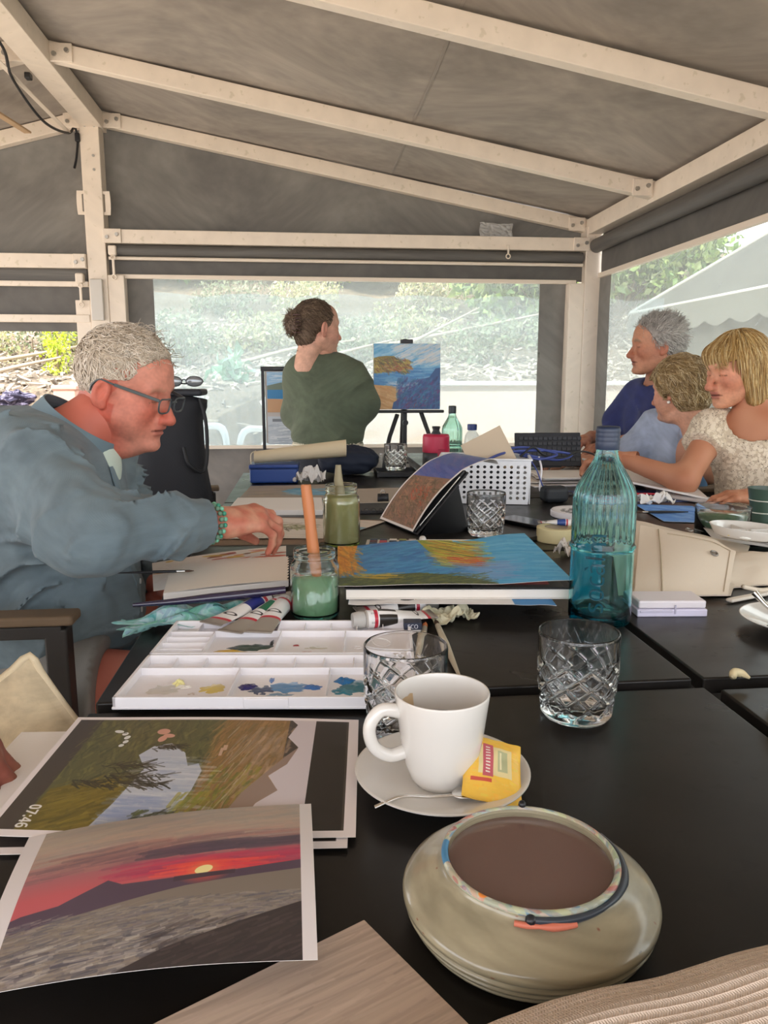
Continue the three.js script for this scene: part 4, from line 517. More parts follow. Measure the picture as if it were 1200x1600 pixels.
const tealTissue = mat('#ffffff', 0.8, { map: canvasTex(512, 256, (g, w, h) => { const r = rng(18); g.fillStyle = '#8fbfbd'; g.fillRect(0, 0, w, h); streaks(g, r, 260, 0, 0, w, h, ['#9fd3cf', '#5fa5a6', '#c4dcd9', '#3f8f8c', '#5aa98a', '#b9c9d4', '#7f93b5'], 30, 120, 6, 26, 0.2, 3, 0.55); streaks(g, r, 24, w * 0.35, 0, w * 0.9, h, ['#1e5a55', '#24323c', '#3b8f5e'], 20, 60, 4, 12, 0.3, 2, 0.8); }), transmission: 0.12 });
crumple('stained_tissue', 'crumpled tissue stained teal hanging over the table edge', 'tissue', [-0.185, TOP + 0.001, -1.128], 0.185, 0.075, 0.022, tealTissue, 4, D(24), 1.6);
crumple('stained_tissue', 'crumpled cream tissue beside the dried brushes', 'tissue', [0.212, TOP + 0.001, -1.1], 0.07, 0.05, 0.022, mat('#d9d3b6', 0.8, { transmission: 0.15 }), 11, D(20));
const tubeTex = (block, metal) => canvasTex(512, 128, (g, w, h) => { g.fillStyle = '#e9e7e6'; g.fillRect(0, 0, w, h); g.fillStyle = '#9d958b'; g.fillRect(0, 0, w * metal, h); g.fillStyle = '#bf2b3f'; g.fillRect(w * metal, 0, w * 0.045, h); g.fillRect(w * 0.86, 0, w * 0.05, h); g.fillStyle = block; g.fillRect(w * 0.58, 0, w * 0.26, h); g.fillStyle = '#f2f0ee'; g.fillRect(w * 0.58, h * 0.62, w * 0.26, h * 0.08); for (const y of [0.28, 0.78]) { g.fillStyle = '#1d1c20'; g.beginPath(); g.arc(w * (metal + 0.17), h * y, 17, 0, 7); g.fill(); g.fillStyle = '#f0eeec'; g.beginPath(); g.arc(w * (metal + 0.17), h * y, 10, 0, 7); g.fill(); } g.fillStyle = '#333'; g.save(); g.translate(w * (metal + 0.1), h * 0.06); g.rotate(PI / 2); g.font = '17px sans-serif'; g.fillText('ACRYLIC', 0, 0); g.restore(); g.font = '9px sans-serif'; for (let i = 0; i < 5; i++) g.fillText('ıııııı ıııı ııııı', w * 0.88, 20 + i * 22, w * 0.1); });
function paintTube(label, a, b, r, block, metal = 0.3, cap = '#b9b6b2') { // a: crimped end, b: cap end
  const A = V(...a), B = V(...b), L = A.distanceTo(B), o = thing('paint_tube', label, 'paint tube', a); o.quaternion.setFromUnitVectors(V(1, 0, 0), B.clone().sub(A).normalize());
  const P = [], U = [], I = [], n = 20, m = 28; for (let i = 0; i <= n; i++) { const t = i / n, k = smooth(0, 0.85, t), ry = lerp(0.0008, r, k), rz = lerp(r * 1.5, r, k); for (let j = 0; j <= m; j++) { const q = j / m * 2 * PI; P.push(t * L * 0.82, Math.sin(q) * ry * (1 + 0.08 * noise(t * 6, q)), Math.cos(q) * rz); U.push(t, j / m); } }
  for (let i = 0; i < n; i++) for (let j = 0; j < m; j++) { const p = i * (m + 1) + j, q = p + m + 1; I.push(p, p + 1, q, p + 1, q + 1, q); }
  part(o, 'tube_body', geom(P, I, null, U), mat('#ffffff', 0.32, { map: tubeTex(block, metal) })); part(o, 'shoulder', lathe([[r, 0], [r * 0.55, r * 0.45]], 24).rotateZ(-PI / 2), mat('#c9c4bd', 0.3), [L * 0.82, 0, 0]);
  part(o, 'cap', lathe([[r * 0.9, 0], [r * 0.95, L * 0.06], [r * 0.8, L * 0.14], [r * 0.78, L * 0.141], [0, L * 0.141]], 20).rotateZ(-PI / 2), mat(cap, 0.45), [L * 0.85, 0, 0]); part(o, 'crimp', box(0.006, 0.0022, r * 3, 0.0008), mat('#a39b92', 0.35, { metalness: 0.6 }), [0.002, 0, 0]); return o;
}
paintTube('white paint tube with blue block at the back of the pile', [-0.138, 0.778, -1.062], [-0.048, 0.776, -1.2], 0.0125, '#2b3480', 0.14);
paintTube('white paint tube with green block and bare metal end', [-0.108, 0.775, -1.032], [-0.03, 0.775, -1.185], 0.013, '#1f6b4d', 0.32);
paintTube('white paint tube with bare metal end touching the squat jar', [-0.07, 0.775, -1.026], [-0.028, 0.776, -1.19], 0.0135, '#e9e7e6', 0.36);
paintTube('white paint tube with grey cap before the book', [0.185, 0.775, -1.085], [0.062, 0.775, -1.064], 0.0135, '#26221f', 0.1);
paintTube('second white paint tube half under the book', [0.072, 0.775, -1.112], [0.2, 0.775, -1.138], 0.0125, '#2a2422', 0.14, '#77756f');
{ const o = thing('ink_box', 'small navy and white ink box behind the palette', 'box', [0.148, TOP, -1.045], D(-4)); part(o, 'box_body', box(0.025, 0.018, 0.02, 0.001).translate(0, 0.009, 0), mat('#f0eeec', 0.6)); part(o, 'navy_band', box(0.0254, 0.011, 0.0204, 0.001).translate(0, 0.0128, 0), mat('#2c3246', 0.5)); part(o, 'band_print', new TextGeometry('ECO', { font, size: 0.006, depth: 0.0002 }), mat('#d9dbe2', 0.6), [-0.008, 0.0098, 0.0103]); }
brush('old brush with orange tip pointing at the tissue', [0.171, TOP + 0.007, -1.07], [0.125, TOP + 0.005, -0.86], 0.0055, mat('#b8ad97', 0.6), mat('#9d9688', 0.4, { metalness: 0.5 }), mat('#bb6d3c', 0.7));
brush('pale dried brush poking out of the cream tissue', [0.187, TOP + 0.007, -1.08], [0.18, TOP + 0.005, -0.862], 0.0052, mat('#c2b8a2', 0.6), mat('#b5ad9a', 0.5), bristle);
// ---------------------------------------------------------------- painted sheet on the thick book
{
  const o = thing('art_book', 'thick white paged book with black cover under the curled painting', 'book', [0, 0, 0]), c = [[0.058, -1.133], [0.4, -1.1], [0.425, -1.36], [0.083, -1.393]];
  part(o, 'page_block', slab(c, 0.014, 0.001, 0.7885), mat('#ece5dc', 0.85)); part(o, 'cover', slab(c.map(([x, z]) => [x + (x > 0.2 ? 0.003 : -0.003), z + (z > -1.2 ? 0.003 : -0.003)]), 0.0022, 0.0006, 0.8027), mat('#211f20', 0.5)); part(o, 'cover', slab(c, 0.0015, 0, 0.7868), mat('#e3dbd2', 0.6));
  single('loose_sheets', 'torn white sheets with a blue corner under the thick book', 'paper', sheet(quad([0.06, 0.7862, -1.115], [0.37, 0.7862, -1.075], [0.39, 0.7865, -1.3], [0.08, 0.7865, -1.3], (u, v) => -0.006 * (1 - v) * Math.max(0, noise(u * 6, 2)) ), 24, 6, 0.0004), [print(canvasTex(256, 128, (g, w, h) => { g.fillStyle = '#e8e4e2'; g.fillRect(0, 0, w, h); g.fillStyle = '#4d8fc9'; g.fillRect(w * 0.8, 0, w * 0.2, h); }), 0.7), paperWhite]);
  const coast = canvasTex(1024, 512, (g, w, h) => {
    const r = rng(9); g.fillStyle = '#3f82bd'; g.fillRect(0, 0, w, h); streaks(g, r, 900, 60, 0, 620, h, ['#2f6fb2', '#4b97cf', '#2a84b8', '#5aa9d6', '#2b5fa6', '#3d9ec0'], 40, 180, 5, 24, -0.25, 0.9, 0.4); streaks(g, r, 50, 150, h * 0.2, 600, h * 0.9, ['#a9cfe2', '#8fc3df'], 30, 110, 2, 7, -0.3, 0.8, 0.35);
    poly(g, '#4aa6d6', [[560, 0], [w, 0], [w, h], [700, h]]); streaks(g, r, 700, 600, 0, w, h, ['#3f9fd2', '#62b6de', '#57add8', '#4699cc', '#86c6e2'], 80, 260, 6, 22, 0.12, 0.25, 0.4);
    poly(g, '#cf8226', [[0, 0], [110, 0], [90, 120], [60, 220], [70, 330], [0, 380]], 10, r); streaks(g, r, 260, -20, 0, 90, 360, ['#e09a33', '#b8702a', '#d68a2c', '#efb24a', '#a8833a'], 30, 90, 5, 16, 1.2, 1.2, 0.6);
    poly(g, '#9aa03c', [[430, 0], [620, 0], [660, 120], [690, 230], [650, 330], [560, 290], [470, 150]], 8, r); streaks(g, r, 420, 440, 0, 680, h * 0.62, ['#e0cf3f', '#c4b83a', '#6f8a3a', '#d89a34', '#a65a2c', '#4f6a34', '#e6d75a', '#c26a33'], 40, 130, 4, 12, 0.35, 0.4, 0.6); streaks(g, r, 60, 540, h * 0.42, 680, h * 0.62, ['#b5382a', '#d24a30', '#cf6a3a'], 30, 80, 5, 12, 0.2, 0.3, 0.7); streaks(g, r, 120, 520, h * 0.55, 780, h * 0.9, ['#7fa3d2', '#93b4da', '#6f97cc'], 60, 140, 6, 16, 0.15, 0.3, 0.5);
    poly(g, '#4e5c3c', [[0, h * 0.82], [160, h * 0.8], [380, h * 0.76], [560, h * 0.86], [700, h * 0.98], [700, h], [0, h]], 8, r); streaks(g, r, 520, 0, h * 0.8, 660, h, ['#3a4a34', '#5c6a3a', '#6f7a40', '#2c3a30', '#8c8a3c', '#4a5a4a'], 16, 60, 3, 9, -0.2, 1, 0.6); streaks(g, r, 60, 60, h * 0.74, 240, h * 0.86, ['#d8b13c', '#b59a3a'], 30, 80, 4, 10, 0.1, 0.4, 0.6);
  });
  single('coast_painting', 'curled acrylic painting of a blue bay with orange cliffs on the book', 'painting', sheet(quad([0.045, 0.8095, -1.128], [0.402, 0.8065, -1.098], [0.392, 0.8075, -1.33], [0.055, 0.8105, -1.36], (u, v) => 0.012 * Math.sin(PI * clamp(u * 1.15 - 0.1)) * (0.35 + 0.65 * v) + 0.03 * smooth(0.62, 1, u) * (0.35 + v * 0.5) + 0.01 * v), 40, 20, 0.0005), [print(coast, 0.45), paper]);
  single('red_card', 'dark card with red print between painting and book', 'card', sheet(quad([0.25, 0.8058, -1.113], [0.39, 0.8058, -1.1], [0.4, 0.806, -1.2], [0.26, 0.806, -1.21]), 2, 2, 0.0006), [print(canvasTex(128, 64, (g, w, h) => { g.fillStyle = '#2a2628'; g.fillRect(0, 0, w, h); g.fillStyle = '#b43a3c'; g.fillRect(20, 10, 90, 44); })), blackPlastic]);
}
// ---------------------------------------------------------------- items on the far part of the joined tables
{ const o = thing('plastic_case', 'closed white plastic case in front of the cream brush roll', 'case', [0.556, TOP, -1.108], D(-5)); part(o, 'case_base', box(0.108, 0.012, 0.06, 0.002).translate(0, 0.006, 0), mat('#ded9ee', 0.3)); part(o, 'lid', box(0.104, 0.0125, 0.057, 0.003).translate(0, 0.0188, 0), mat('#e8e0e4', 0.35)); part(o, 'latch', box(0.002, 0.014, 0.002).translate(0.004, 0.012, 0.0305), mat('#b7b2c6', 0.4)); part(o, 'latch', box(0.05, 0.004, 0.002, 0.0005).translate(-0.025, 0.009, 0.0305), mat('#cdc8dc', 0.3)); }
const canvasCloth = mat('#e3d5c2', 0.9, { bumpMap: weave, bumpScale: 0.0006 });
{
  const o = thing('brush_roll', 'cream canvas brush roll with eyelet flap beside the teal bottle', 'brush roll', [0, 0, 0]);
  part(o, 'back_cloth', sheet(quad([0.52, 0.7625, -1.19], [0.7, 0.764, -1.17], [0.9, 0.782, -1.45], [0.73, 0.795, -1.75], (u, v) => 0.03 * Math.sin(PI * u) * Math.sin(PI * v) + 0.003 * noise(u * 6, v * 6)), 30, 30, 0.002), [canvasCloth, canvasCloth]);
  const flap = (u, v) => { const k = 1 - 0.16 * smooth(0.75, 1, u) * smooth(0.7, 1, v); const q = quad([0.53, 0.765, -1.165], [0.682, 0.768, -1.148], [0.782, 0.818, -1.3], [0.66, 0.828, -1.44])(u, v * k); q[1] += 0.014 * Math.sin(PI * u) * Math.sin(PI * v) + 0.004; return q; };
  part(o, 'flap', sheet(flap, 30, 26, 0.003), [canvasCloth, canvasCloth]);
  const off = (u, v, d) => { const p = flap(u, v); return [p[0], p[1] + d, p[2]]; };
  part(o, 'seam', merge([tube([...Array(10)].map((_, i) => off(0.3 - 0.1 * i / 9, 0.02 + i / 9 * 0.95, 0.0012)), 0.0012, 24, 5), tube([...Array(12)].map((_, i) => off(0.95, 0.04 + i / 11 * 0.82, 0.0008)), 0.0007, 24, 5), tube([...Array(12)].map((_, i) => off(0.3 + 0.65 * i / 11, 0.9, 0.0008)), 0.0007, 24, 5)]), mat('#b9a98f', 0.9));
  for (const [u, v] of [[0.8, 0.62]]) { const p = off(u, v, 0.0025); const e = part(o, 'eyelet', new THREE.TorusGeometry(0.006, 0.0018, 8, 20), mat('#8f8a84', 0.3, { metalness: 0.9 }), p, [-1.1, 0.2, 0]); }
  part(o, 'eyelet', new THREE.TorusGeometry(0.006, 0.0018, 8, 20), mat('#8f8a84', 0.3, { metalness: 0.9 }), [0.768, 0.818, -1.45], [-1.3, 0.2, 0]);
  part(o, 'rolled_side', sheet(quad([0.72, 0.766, -1.215], [0.98, 0.766, -1.235], [1.02, 0.768, -1.42], [0.8, 0.785, -1.4], (u, v) => 0.022 * Math.sin(PI * v) * (0.6 + 0.4 * Math.sin(PI * u)) + 0.003 * noise(u * 7, v * 5)), 24, 16, 0.003), [canvasCloth, canvasCloth]);
  part(o, 'tie', taper([[0.72, 0.778, -1.17], [0.76, 0.768, -1.18], [0.8, 0.766, -1.2]], [0.004, 0.004, 0.004], 16, 6), canvasCloth);
}
single('wooden_stick', 'flat pale wooden stick in front of the brush roll', 'stick', at(box(0.16, 0.006, 0.013, 0.003), 0.752, 0.7645, -1.168, 0, D(22), 0), mat('#e2d9cc', 0.6));
{ // paint dish with wells
  const o = thing('paint_dish', 'white ceramic paint dish with dabs of colour on the brush roll', 'palette', [0.885, 0.8, -1.435], 0.3); o.rotation.z = -0.06;
  part(o, 'dish', lathe([[0, 0.004], [0.055, 0.003], [0.066, 0.008], [0.074, 0.024], [0.0755, 0.0255], [0.0735, 0.0262], [0.07, 0.022], [0.06, 0.009], [0, 0.0075]], 60), porcelain);
  for (let k = 0; k < 5; k++) part(o, 'well_wall', box(0.06, 0.012, 0.002, 0.0008), porcelain, [Math.cos(k * 1.257) * 0.035, 0.013, -Math.sin(k * 1.257) * 0.035], [0, k * 1.257, 0]);
  [['#d8c24c', -0.058, 0.01, 0.009], ['#f0efe8', -0.04, 0.03, 0.02], ['#8fa7c0', 0.01, 0.04, 0.016], ['#54634a', 0.045, -0.01, 0.01], ['#8c8a4a', -0.03, -0.03, 0.013], ['#3a3d3a', 0.05, 0.025, 0.006], ['#c9b9a0', 0.0, 0.0, 0.014], ['#d8e0e0', 0.03, 0.02, 0.014]].forEach(([c, x, z, r]) => part(o, 'paint_dab', new THREE.SphereGeometry(r, 14, 8).scale(1, 0.3, 1), mat(c, 0.35), [x, 0.011, z]));
}
{ const o = thing('water_glass_bowl', 'straight sided glass bowl of dark green paint water', 'bowl', [0.952, TOP, -1.65]); part(o, 'glass_wall', lathe([[0, 0.001], [0.054, 0], [0.0595, 0.004], [0.0605, 0.07], [0.06, 0.071], [0.0588, 0.07], [0.0578, 0.006], [0, 0.005]], 64), glass); part(o, 'paint_water', lathe([[0, 0.0052], [0.0568, 0.0062], [0.0576, 0.052], [0, 0.052]], 56), mat('#4f7457', 0.1, { clearcoat: 1 })); }
single('leaflet', 'grey photo leaflet lying under the paint dish', 'paper', sheet(quad([0.86, 0.782, -1.52], [1.06, 0.766, -1.4], [1.12, 0.766, -1.56], [0.9, 0.785, -1.64], (u, v) => 0.012 * Math.sin(PI * u) * Math.sin(PI * v)), 14, 10, 0.0004), [print(canvasTex(128, 96, (g, w, h) => { const r = rng(44); g.fillStyle = '#c9c2bd'; g.fillRect(0, 0, w, h); streaks(g, r, 160, 10, 10, 110, 80, ['#5a5350', '#8a807a', '#a59a92', '#6f6864'], 10, 40, 3, 9, 0.2, 1, 0.6); })), paper]);
single('blue_sheet', 'bright blue painted sheet before the glass bowl', 'paper', sheet(quad([0.9, 0.7625, -1.83], [1.02, 0.7625, -1.79], [1.08, 0.7625, -2.03], [0.93, 0.7625, -2.08], (u, v) => 0.003 * v), 10, 10, 0.0005), [print(canvasTex(128, 128, (g, w, h) => { const r = rng(7); g.fillStyle = '#5e97df'; g.fillRect(0, 0, w, h); streaks(g, r, 120, 0, 0, w, h, ['#4f8adb', '#79abe8', '#92bbee', '#3f78cd'], 30, 90, 5, 14, 0.4, 0.5, 0.5); }), 0.7), paper]);
crumple('stained_tissue', 'crumpled white tissue behind the blue sheet', 'tissue', [0.995, TOP + 0.004, -2.09], 0.11, 0.06, 0.034, mat('#efe9e2', 0.85, { transmission: 0.15 }), 23, 0.1);
brush('black brush lying across the blue sheet', [0.87, TOP + 0.009, -1.93], [1.01, TOP + 0.009, -1.92], 0.004, blackPlastic, chrome, bristle);
const redPl = mat('#c22a3c', 0.4);
single('red_pencil', 'red pencil beside the drawing board', 'pencil', taper([[0.86, TOP + 0.006, -2.2], [1.0, TOP + 0.006, -2.19], [1.1, TOP + 0.006, -2.2]], [0.0035, 0.0035, 0.0035, 0.001], 10, 6), redPl);
single('red_pencil', 'red pencil tucked behind the crumpled tissue', 'pencil', taper([[0.9, TOP + 0.006, -2.28], [1.04, TOP + 0.006, -2.26], [1.15, TOP + 0.006, -2.24]], [0.0035, 0.0035, 0.0035, 0.001], 10, 6), redPl);
single('blue_folder', 'dark blue flat folder under the red pencils', 'folder', slab([[0.82, -2.12], [1.14, -2.14], [1.16, -2.36], [0.84, -2.38]], 0.002, 0, TOP), mat('#38497a', 0.5));
{ const o = thing('drawing_board', 'white edged drawing board under the blonde woman arm', 'board', [0, 0, 0]); part(o, 'board_panel', sheet(quad([1.0, 0.8, -2.36], [1.175, 0.773, -2.12], [1.26, 0.79, -2.42], [1.02, 0.828, -2.75]), 4, 4, 0.006), [mat('#d8d0c8', 0.7), mat('#f2efec', 0.5)]); part(o, 'paper_sheet', sheet(quad([1.0, 0.8025, -2.4], [1.15, 0.7795, -2.2], [1.22, 0.795, -2.42], [1.03, 0.825, -2.68], (u, v) => 0.006 * u * (1 - v)), 8, 8, 0.0005), [paper, paper]); part(o, 'support', box(0.12, 0.028, 0.1, 0.004), mat('#2b2a2c', 0.6), [1.07, 0.777, -2.47]); }
single('clear_folder', 'grey translucent folder at the edge of the table by the woman', 'folder', sheet(quad([1.06, 0.768, -2.2], [1.19, 0.765, -2.02], [1.24, 0.768, -2.1], [1.1, 0.772, -2.3]), 3, 3, 0.003), [mat('#c4c2c6', 0.3), mat('#aaa8ac', 0.3)]);
for (let k = 0; k < 7; k++) { const r = rng(k * 9 + 1), a = (r() - 0.5) * 0.5; single('paper_sheet', ['topmost', 'second', 'third', 'fourth', 'fifth', 'sixth', 'lowest'][6 - k] + ' sheet of the paper pile behind the basket', 'paper', slab([[-0.15, -0.11], [0.15, -0.1], [0.15, 0.1], [-0.15, 0.11]], 0.0035, 0, 0), [paperWhite, paperGrey, paper, mat('#a9a29c', 0.8)][k % 4], [0.9 + r() * 0.05, TOP + 0.001 + k * 0.0045, -2.62 + r() * 0.06], [0, a, 0], 'paper pile behind the basket'); }
{ // upright keyboard folio leaning back
  const o = thing('keyboard_folio', 'black keyboard folio propped up behind the cables', 'keyboard', [0.885, TOP + 0.036, -2.74], D(-3)); part(o, 'panel', box(0.245, 0.125, 0.008, 0.004), mat('#23252b', 0.6), [0, 0.065, 0], [-0.25, 0, 0]);
  const kg = box(0.015, 0.012, 0.003, 0.001), km = mat('#2e3138', 0.5); for (let i = 0; i < 13; i++) for (let j = 0; j < 5; j++) part(o, 'key', kg, km, [-0.108 + i * 0.018 + 0.002 * j, 0.03 + j * 0.019, 0.0165 - j * 0.0049], [-0.25, 0, 0]);
  part(o, 'stand', box(0.1, 0.006, 0.09, 0.002), blackPlastic, [0, 0.003, -0.03]);
}
// ---------------------------------------------------------------- perforated basket with cables and card
const basketMat = mat('#eaebef', 0.35);
{
  const o = thing('storage_basket', 'white perforated plastic basket', 'basket', [0.53, TOP + 0.002, -2.235], D(-13)), W = 0.262, H = 0.128, Dp = 0.17;
  const face = (w) => { const s = new THREE.Shape(); s.moveTo(-w / 2 + 0.006, 0); s.lineTo(w / 2 - 0.006, 0); s.lineTo(w / 2, H); s.lineTo(-w / 2, H); s.closePath(); const n = Math.round((w - 0.03) / 0.0178), st = (w - 0.034) / (n - 1); for (let i = 0; i < n; i++) for (let j = 0; j < 7; j++) { const p = new THREE.Path(); p.absarc(-w / 2 + 0.017 + i * st, 0.018 + j * 0.0148, 0.0046, 0, 2 * PI, true); s.holes.push(p); } return new THREE.ExtrudeGeometry(s, { depth: 0.003, bevelEnabled: false, curveSegments: 5 }); };
  part(o, 'side_panel', face(W), basketMat, [0, 0, Dp / 2]); part(o, 'side_panel', face(W), basketMat, [0, 0, -Dp / 2]); part(o, 'side_panel', face(Dp), basketMat, [-W / 2 + 0.003, 0, 0], [0, PI / 2, 0]); part(o, 'side_panel', face(Dp), basketMat, [W / 2 - 0.003, 0, 0], [0, PI / 2, 0]);
  part(o, 'bottom', box(W - 0.012, 0.003, Dp, 0.001), basketMat, [0, 0.0015, 0]); part(o, 'rim', merge([box(W + 0.008, 0.006, 0.008, 0.002).translate(0, H, Dp / 2 + 0.002), box(W + 0.008, 0.006, 0.008, 0.002).translate(0, H, -Dp / 2), box(0.008, 0.006, Dp, 0.002).translate(-W / 2, H, 0), box(0.008, 0.006, Dp, 0.002).translate(W / 2, H, 0)]), basketMat);
}
single('beige_card', 'beige card corner sticking up out of the white basket', 'card', at(box(0.13, 0.13, 0.003, 0.001), 0.545, 0.895, -2.235, -0.35, -0.2, 0.5), mat('#c9b79f', 0.8));
single('folded_cloth', 'dark cloth stuffed inside the white basket', 'cloth', (() => { const g = new THREE.SphereGeometry(0.075, 28, 18), p = g.attributes.position; for (let i = 0; i < p.count; i++) { const k = 1 + 0.3 * noise(p.getX(i) * 25, p.getY(i) * 25, p.getZ(i) * 25); p.setXYZ(i, p.getX(i) * k * 1.25, p.getY(i) * k * 0.7, p.getZ(i) * k * 0.8); } g.computeVertexNormals(); return g; })(), mat('#3b3d42', 0.9), [0.53, TOP + 0.066, -2.235]);
const blueWire = mat('#3c4a8c', 0.5);
single('blue_cable', 'tangle of blue cable on top of the basket', 'cable', merge([tube([[0.5, 0.87, -2.2], [0.58, 0.9, -2.22], [0.66, 0.905, -2.25], [0.75, 0.9, -2.28], [0.82, 0.885, -2.3], [0.77, 0.872, -2.29], [0.68, 0.888, -2.25], [0.63, 0.9, -2.27], [0.6, 0.884, -2.25]], 0.0042, 90, 6), tube([[0.52, 0.88, -2.24], [0.62, 0.912, -2.26], [0.7, 0.908, -2.27], [0.76, 0.892, -2.26], [0.7, 0.88, -2.24], [0.64, 0.893, -2.25]], 0.0042, 70, 6), tube([[0.66, 0.888, -2.22], [0.68, 0.85, -2.2], [0.7, 0.8, -2.19], [0.73, 0.782, -2.185]], 0.0022, 40, 6)]), blueWire);
single('black_cable', 'thin black cable curling over the blue cables', 'cable', tube([[0.64, 0.888, -2.24], [0.68, 0.915, -2.25], [0.72, 0.89, -2.26], [0.78, 0.88, -2.27], [0.84, 0.895, -2.3], [0.9, 0.885, -2.35], [0.95, 0.86, -2.4]], 0.003, 60, 6), blackPlastic);
single('white_cable', 'white cable running down beside the basket to the black adapter', 'cable', tube([[0.7, 0.885, -2.25], [0.7, 0.85, -2.22], [0.69, 0.8, -2.2], [0.695, 0.784, -2.195]], 0.0032, 30, 6), whitePl);
crumple('paper_scrap', 'torn cream paper scrap hanging on the basket rim', 'paper', [0.465, 0.889, -2.14], 0.05, 0.04, 0.012, mat('#e6dcc8', 0.85), 31, 0.4);
{ const o = thing('power_adapter', 'black power adapter block on the table by the basket', 'adapter', [0.725, TOP, -2.17], 0.1); part(o, 'adapter_body', box(0.078, 0.048, 0.055, 0.016).translate(0, 0.0245, 0), mat('#23262b', 0.55)); part(o, 'plug_socket', new THREE.CylinderGeometry(0.007, 0.007, 0.02, 12).rotateZ(PI / 2), blackPlastic, [0.045, 0.022, 0]); }
{ const o = thing('tape_roll', 'cream masking tape roll near the teal bottle', 'tape', [0.556, TOP, -1.64]); part(o, 'tape', lathe([[0.026, 0.0], [0.043, 0], [0.0435, 0.002], [0.0435, 0.03], [0.043, 0.032], [0.026, 0.032], [0.026, 0]], 48), mat('#e2d6a6', 0.6)); part(o, 'core', lathe([[0.0235, 0.0], [0.026, 0.0], [0.026, 0.032], [0.0235, 0.032], [0.0235, 0]], 40), mat('#b9a78c', 0.8)); }
paintTube('small white and red paint tube resting on the tape roll', [0.52, TOP + 0.04, -1.66], [0.605, TOP + 0.04, -1.64], 0.008, '#2f4a8f', 0.06);
crumple('paper_scrap', 'crumpled grey paper wedged beside the teal bottle', 'paper', [0.545, TOP + 0.001, -1.5], 0.07, 0.06, 0.032, mat('#cfc6bd', 0.85), 37, 0.8);
{ const o = thing('slotted_palette', 'round white slotted palette half behind the teal bottle', 'palette', [0.71, TOP, -1.93]); part(o, 'disc', lathe([[0, 0], [0.066, 0], [0.07, 0.003], [0.07, 0.016], [0.067, 0.019], [0.064, 0.016], [0, 0.014]], 48), whitePl); for (let j = -3; j <= 3; j++) for (let i = -1; i <= 1; i++) part(o, 'slot', box(0.024, 0.0012, 0.008, 0.0005), darkHole, [i * 0.034 + (j % 2) * 0.008, 0.0148, j * 0.0155]); }
{ // tablet leaning, print draped over it
  const O = V(0.247, 0.769, -1.742), U = V(-0.055, 0, -0.165), W0 = V(0.112, 0.135, -0.075), N = U.clone().cross(W0).normalize(), W = N.clone().cross(U).normalize().multiplyScalar(W0.length()), bas = new THREE.Matrix4().makeBasis(U.clone().normalize(), W.clone().normalize(), N);
  const o = thing('tablet', 'dark tablet leaning in its case behind the draped print', 'tablet', O.toArray()); o.quaternion.setFromRotationMatrix(bas);
  const w = U.length(), h = W.length(), sgn = -1; part(o, 'tablet_body', box(w, h, 0.008, 0.003), mat('#1b1c20', 0.3), [w / 2, h / 2, 0.006]); part(o, 'case_cover', box(w + 0.008, h + 0.006, 0.005, 0.002), mat('#2d2c2e', 0.7), [w / 2, h / 2, 0.0135]); part(o, 'edge_strip', box(0.003, h * 0.8, 0.003, 0.001), chrome, [0.0, h * 0.5, 0.005]);
  single('tablet_stand', 'black triangular tablet stand on the table', 'stand', geom([...[0.25, TOP, -1.73], ...[0.37, TOP, -1.76], ...[0.35, 0.885, -1.815], ...[0.2, TOP, -1.87], ...[0.32, TOP, -1.9], ...[0.3, 0.885, -1.945]].map((v, i) => v + (i % 3 === 0 ? 0.012 : 0)), [0, 1, 2, 3, 5, 4, 1, 4, 5, 1, 5, 2, 0, 3, 4, 0, 4, 1]), mat('#26262a', 0.6));
  const cliffs = canvasTex(384, 640, (g, ww, hh) => { const r = rng(51); g.fillStyle = '#ece6e2'; g.fillRect(0, 0, ww, hh); g.save(); g.beginPath(); g.rect(14, 14, ww - 28, hh - 28); g.clip(); g.fillStyle = '#4a5da0'; g.fillRect(0, 0, ww, hh); streaks(g, r, 200, 0, 0, ww, hh * 0.5, ['#5266a8', '#3d4f94', '#6d74ac', '#7a6a9a'], 40, 140, 6, 22, 0.3, 0.4, 0.4); poly(g, '#8a6a58', [[0, hh * 0.48], [ww, hh * 0.42], [ww, hh], [0, hh]]); streaks(g, r, 500, 0, hh * 0.46, ww, hh, ['#b2725a', '#7d5a48', '#a8866c', '#5c4a38', '#c08868', '#6a5c3c', '#4c4a30'], 14, 60, 3, 12, 0.7, 2, 0.6); streaks(g, r, 70, ww * 0.3, hh * 0.55, ww * 0.8, hh * 0.75, ['#b0452e', '#c4583a'], 12, 40, 3, 8, 0.6, 2, 0.7); g.restore(); });
  single('cliff_print', 'curved print of red cliffs and blue sky draped over the tablet', 'print', sheet((u, v) => { const a = clamp(v / 0.72), c = Math.max(0, v - 0.72) / 0.28, bow = 0.012 * Math.sin(PI * a) , p = O.clone().addScaledVector(U, 1.05 - u * 1.08).addScaledVector(W, a * 1.02 - 0.02).addScaledVector(N, -0.002 - bow).add(V(0.09 * Math.sin(c * 1.5), 0.028 * Math.sin(c * 2.4) - 0.012 * c, -0.03 * c)); p.y = Math.max(p.y, TOP + 0.004); return p.toArray(); }, 16, 30, 0.0004), [print(cliffs, 0.35), paperWhite]);
}
single('black_slate', 'flat black slate under the cut glass tumbler by the basket', 'tray', slab([[0.33, -1.93], [0.43, -1.585], [0.6, -1.7], [0.5, -2.05]], 0.01, 0.002, TOP + 0.001), mat('#1d1e21', 0.4));
single('phone', 'black phone lying on the table beside the slate', 'phone', at(box(0.07, 0.009, 0.15, 0.004), 0.53, TOP + 0.0165, -1.78, 0, 0.55, 0), mat('#131417', 0.15));
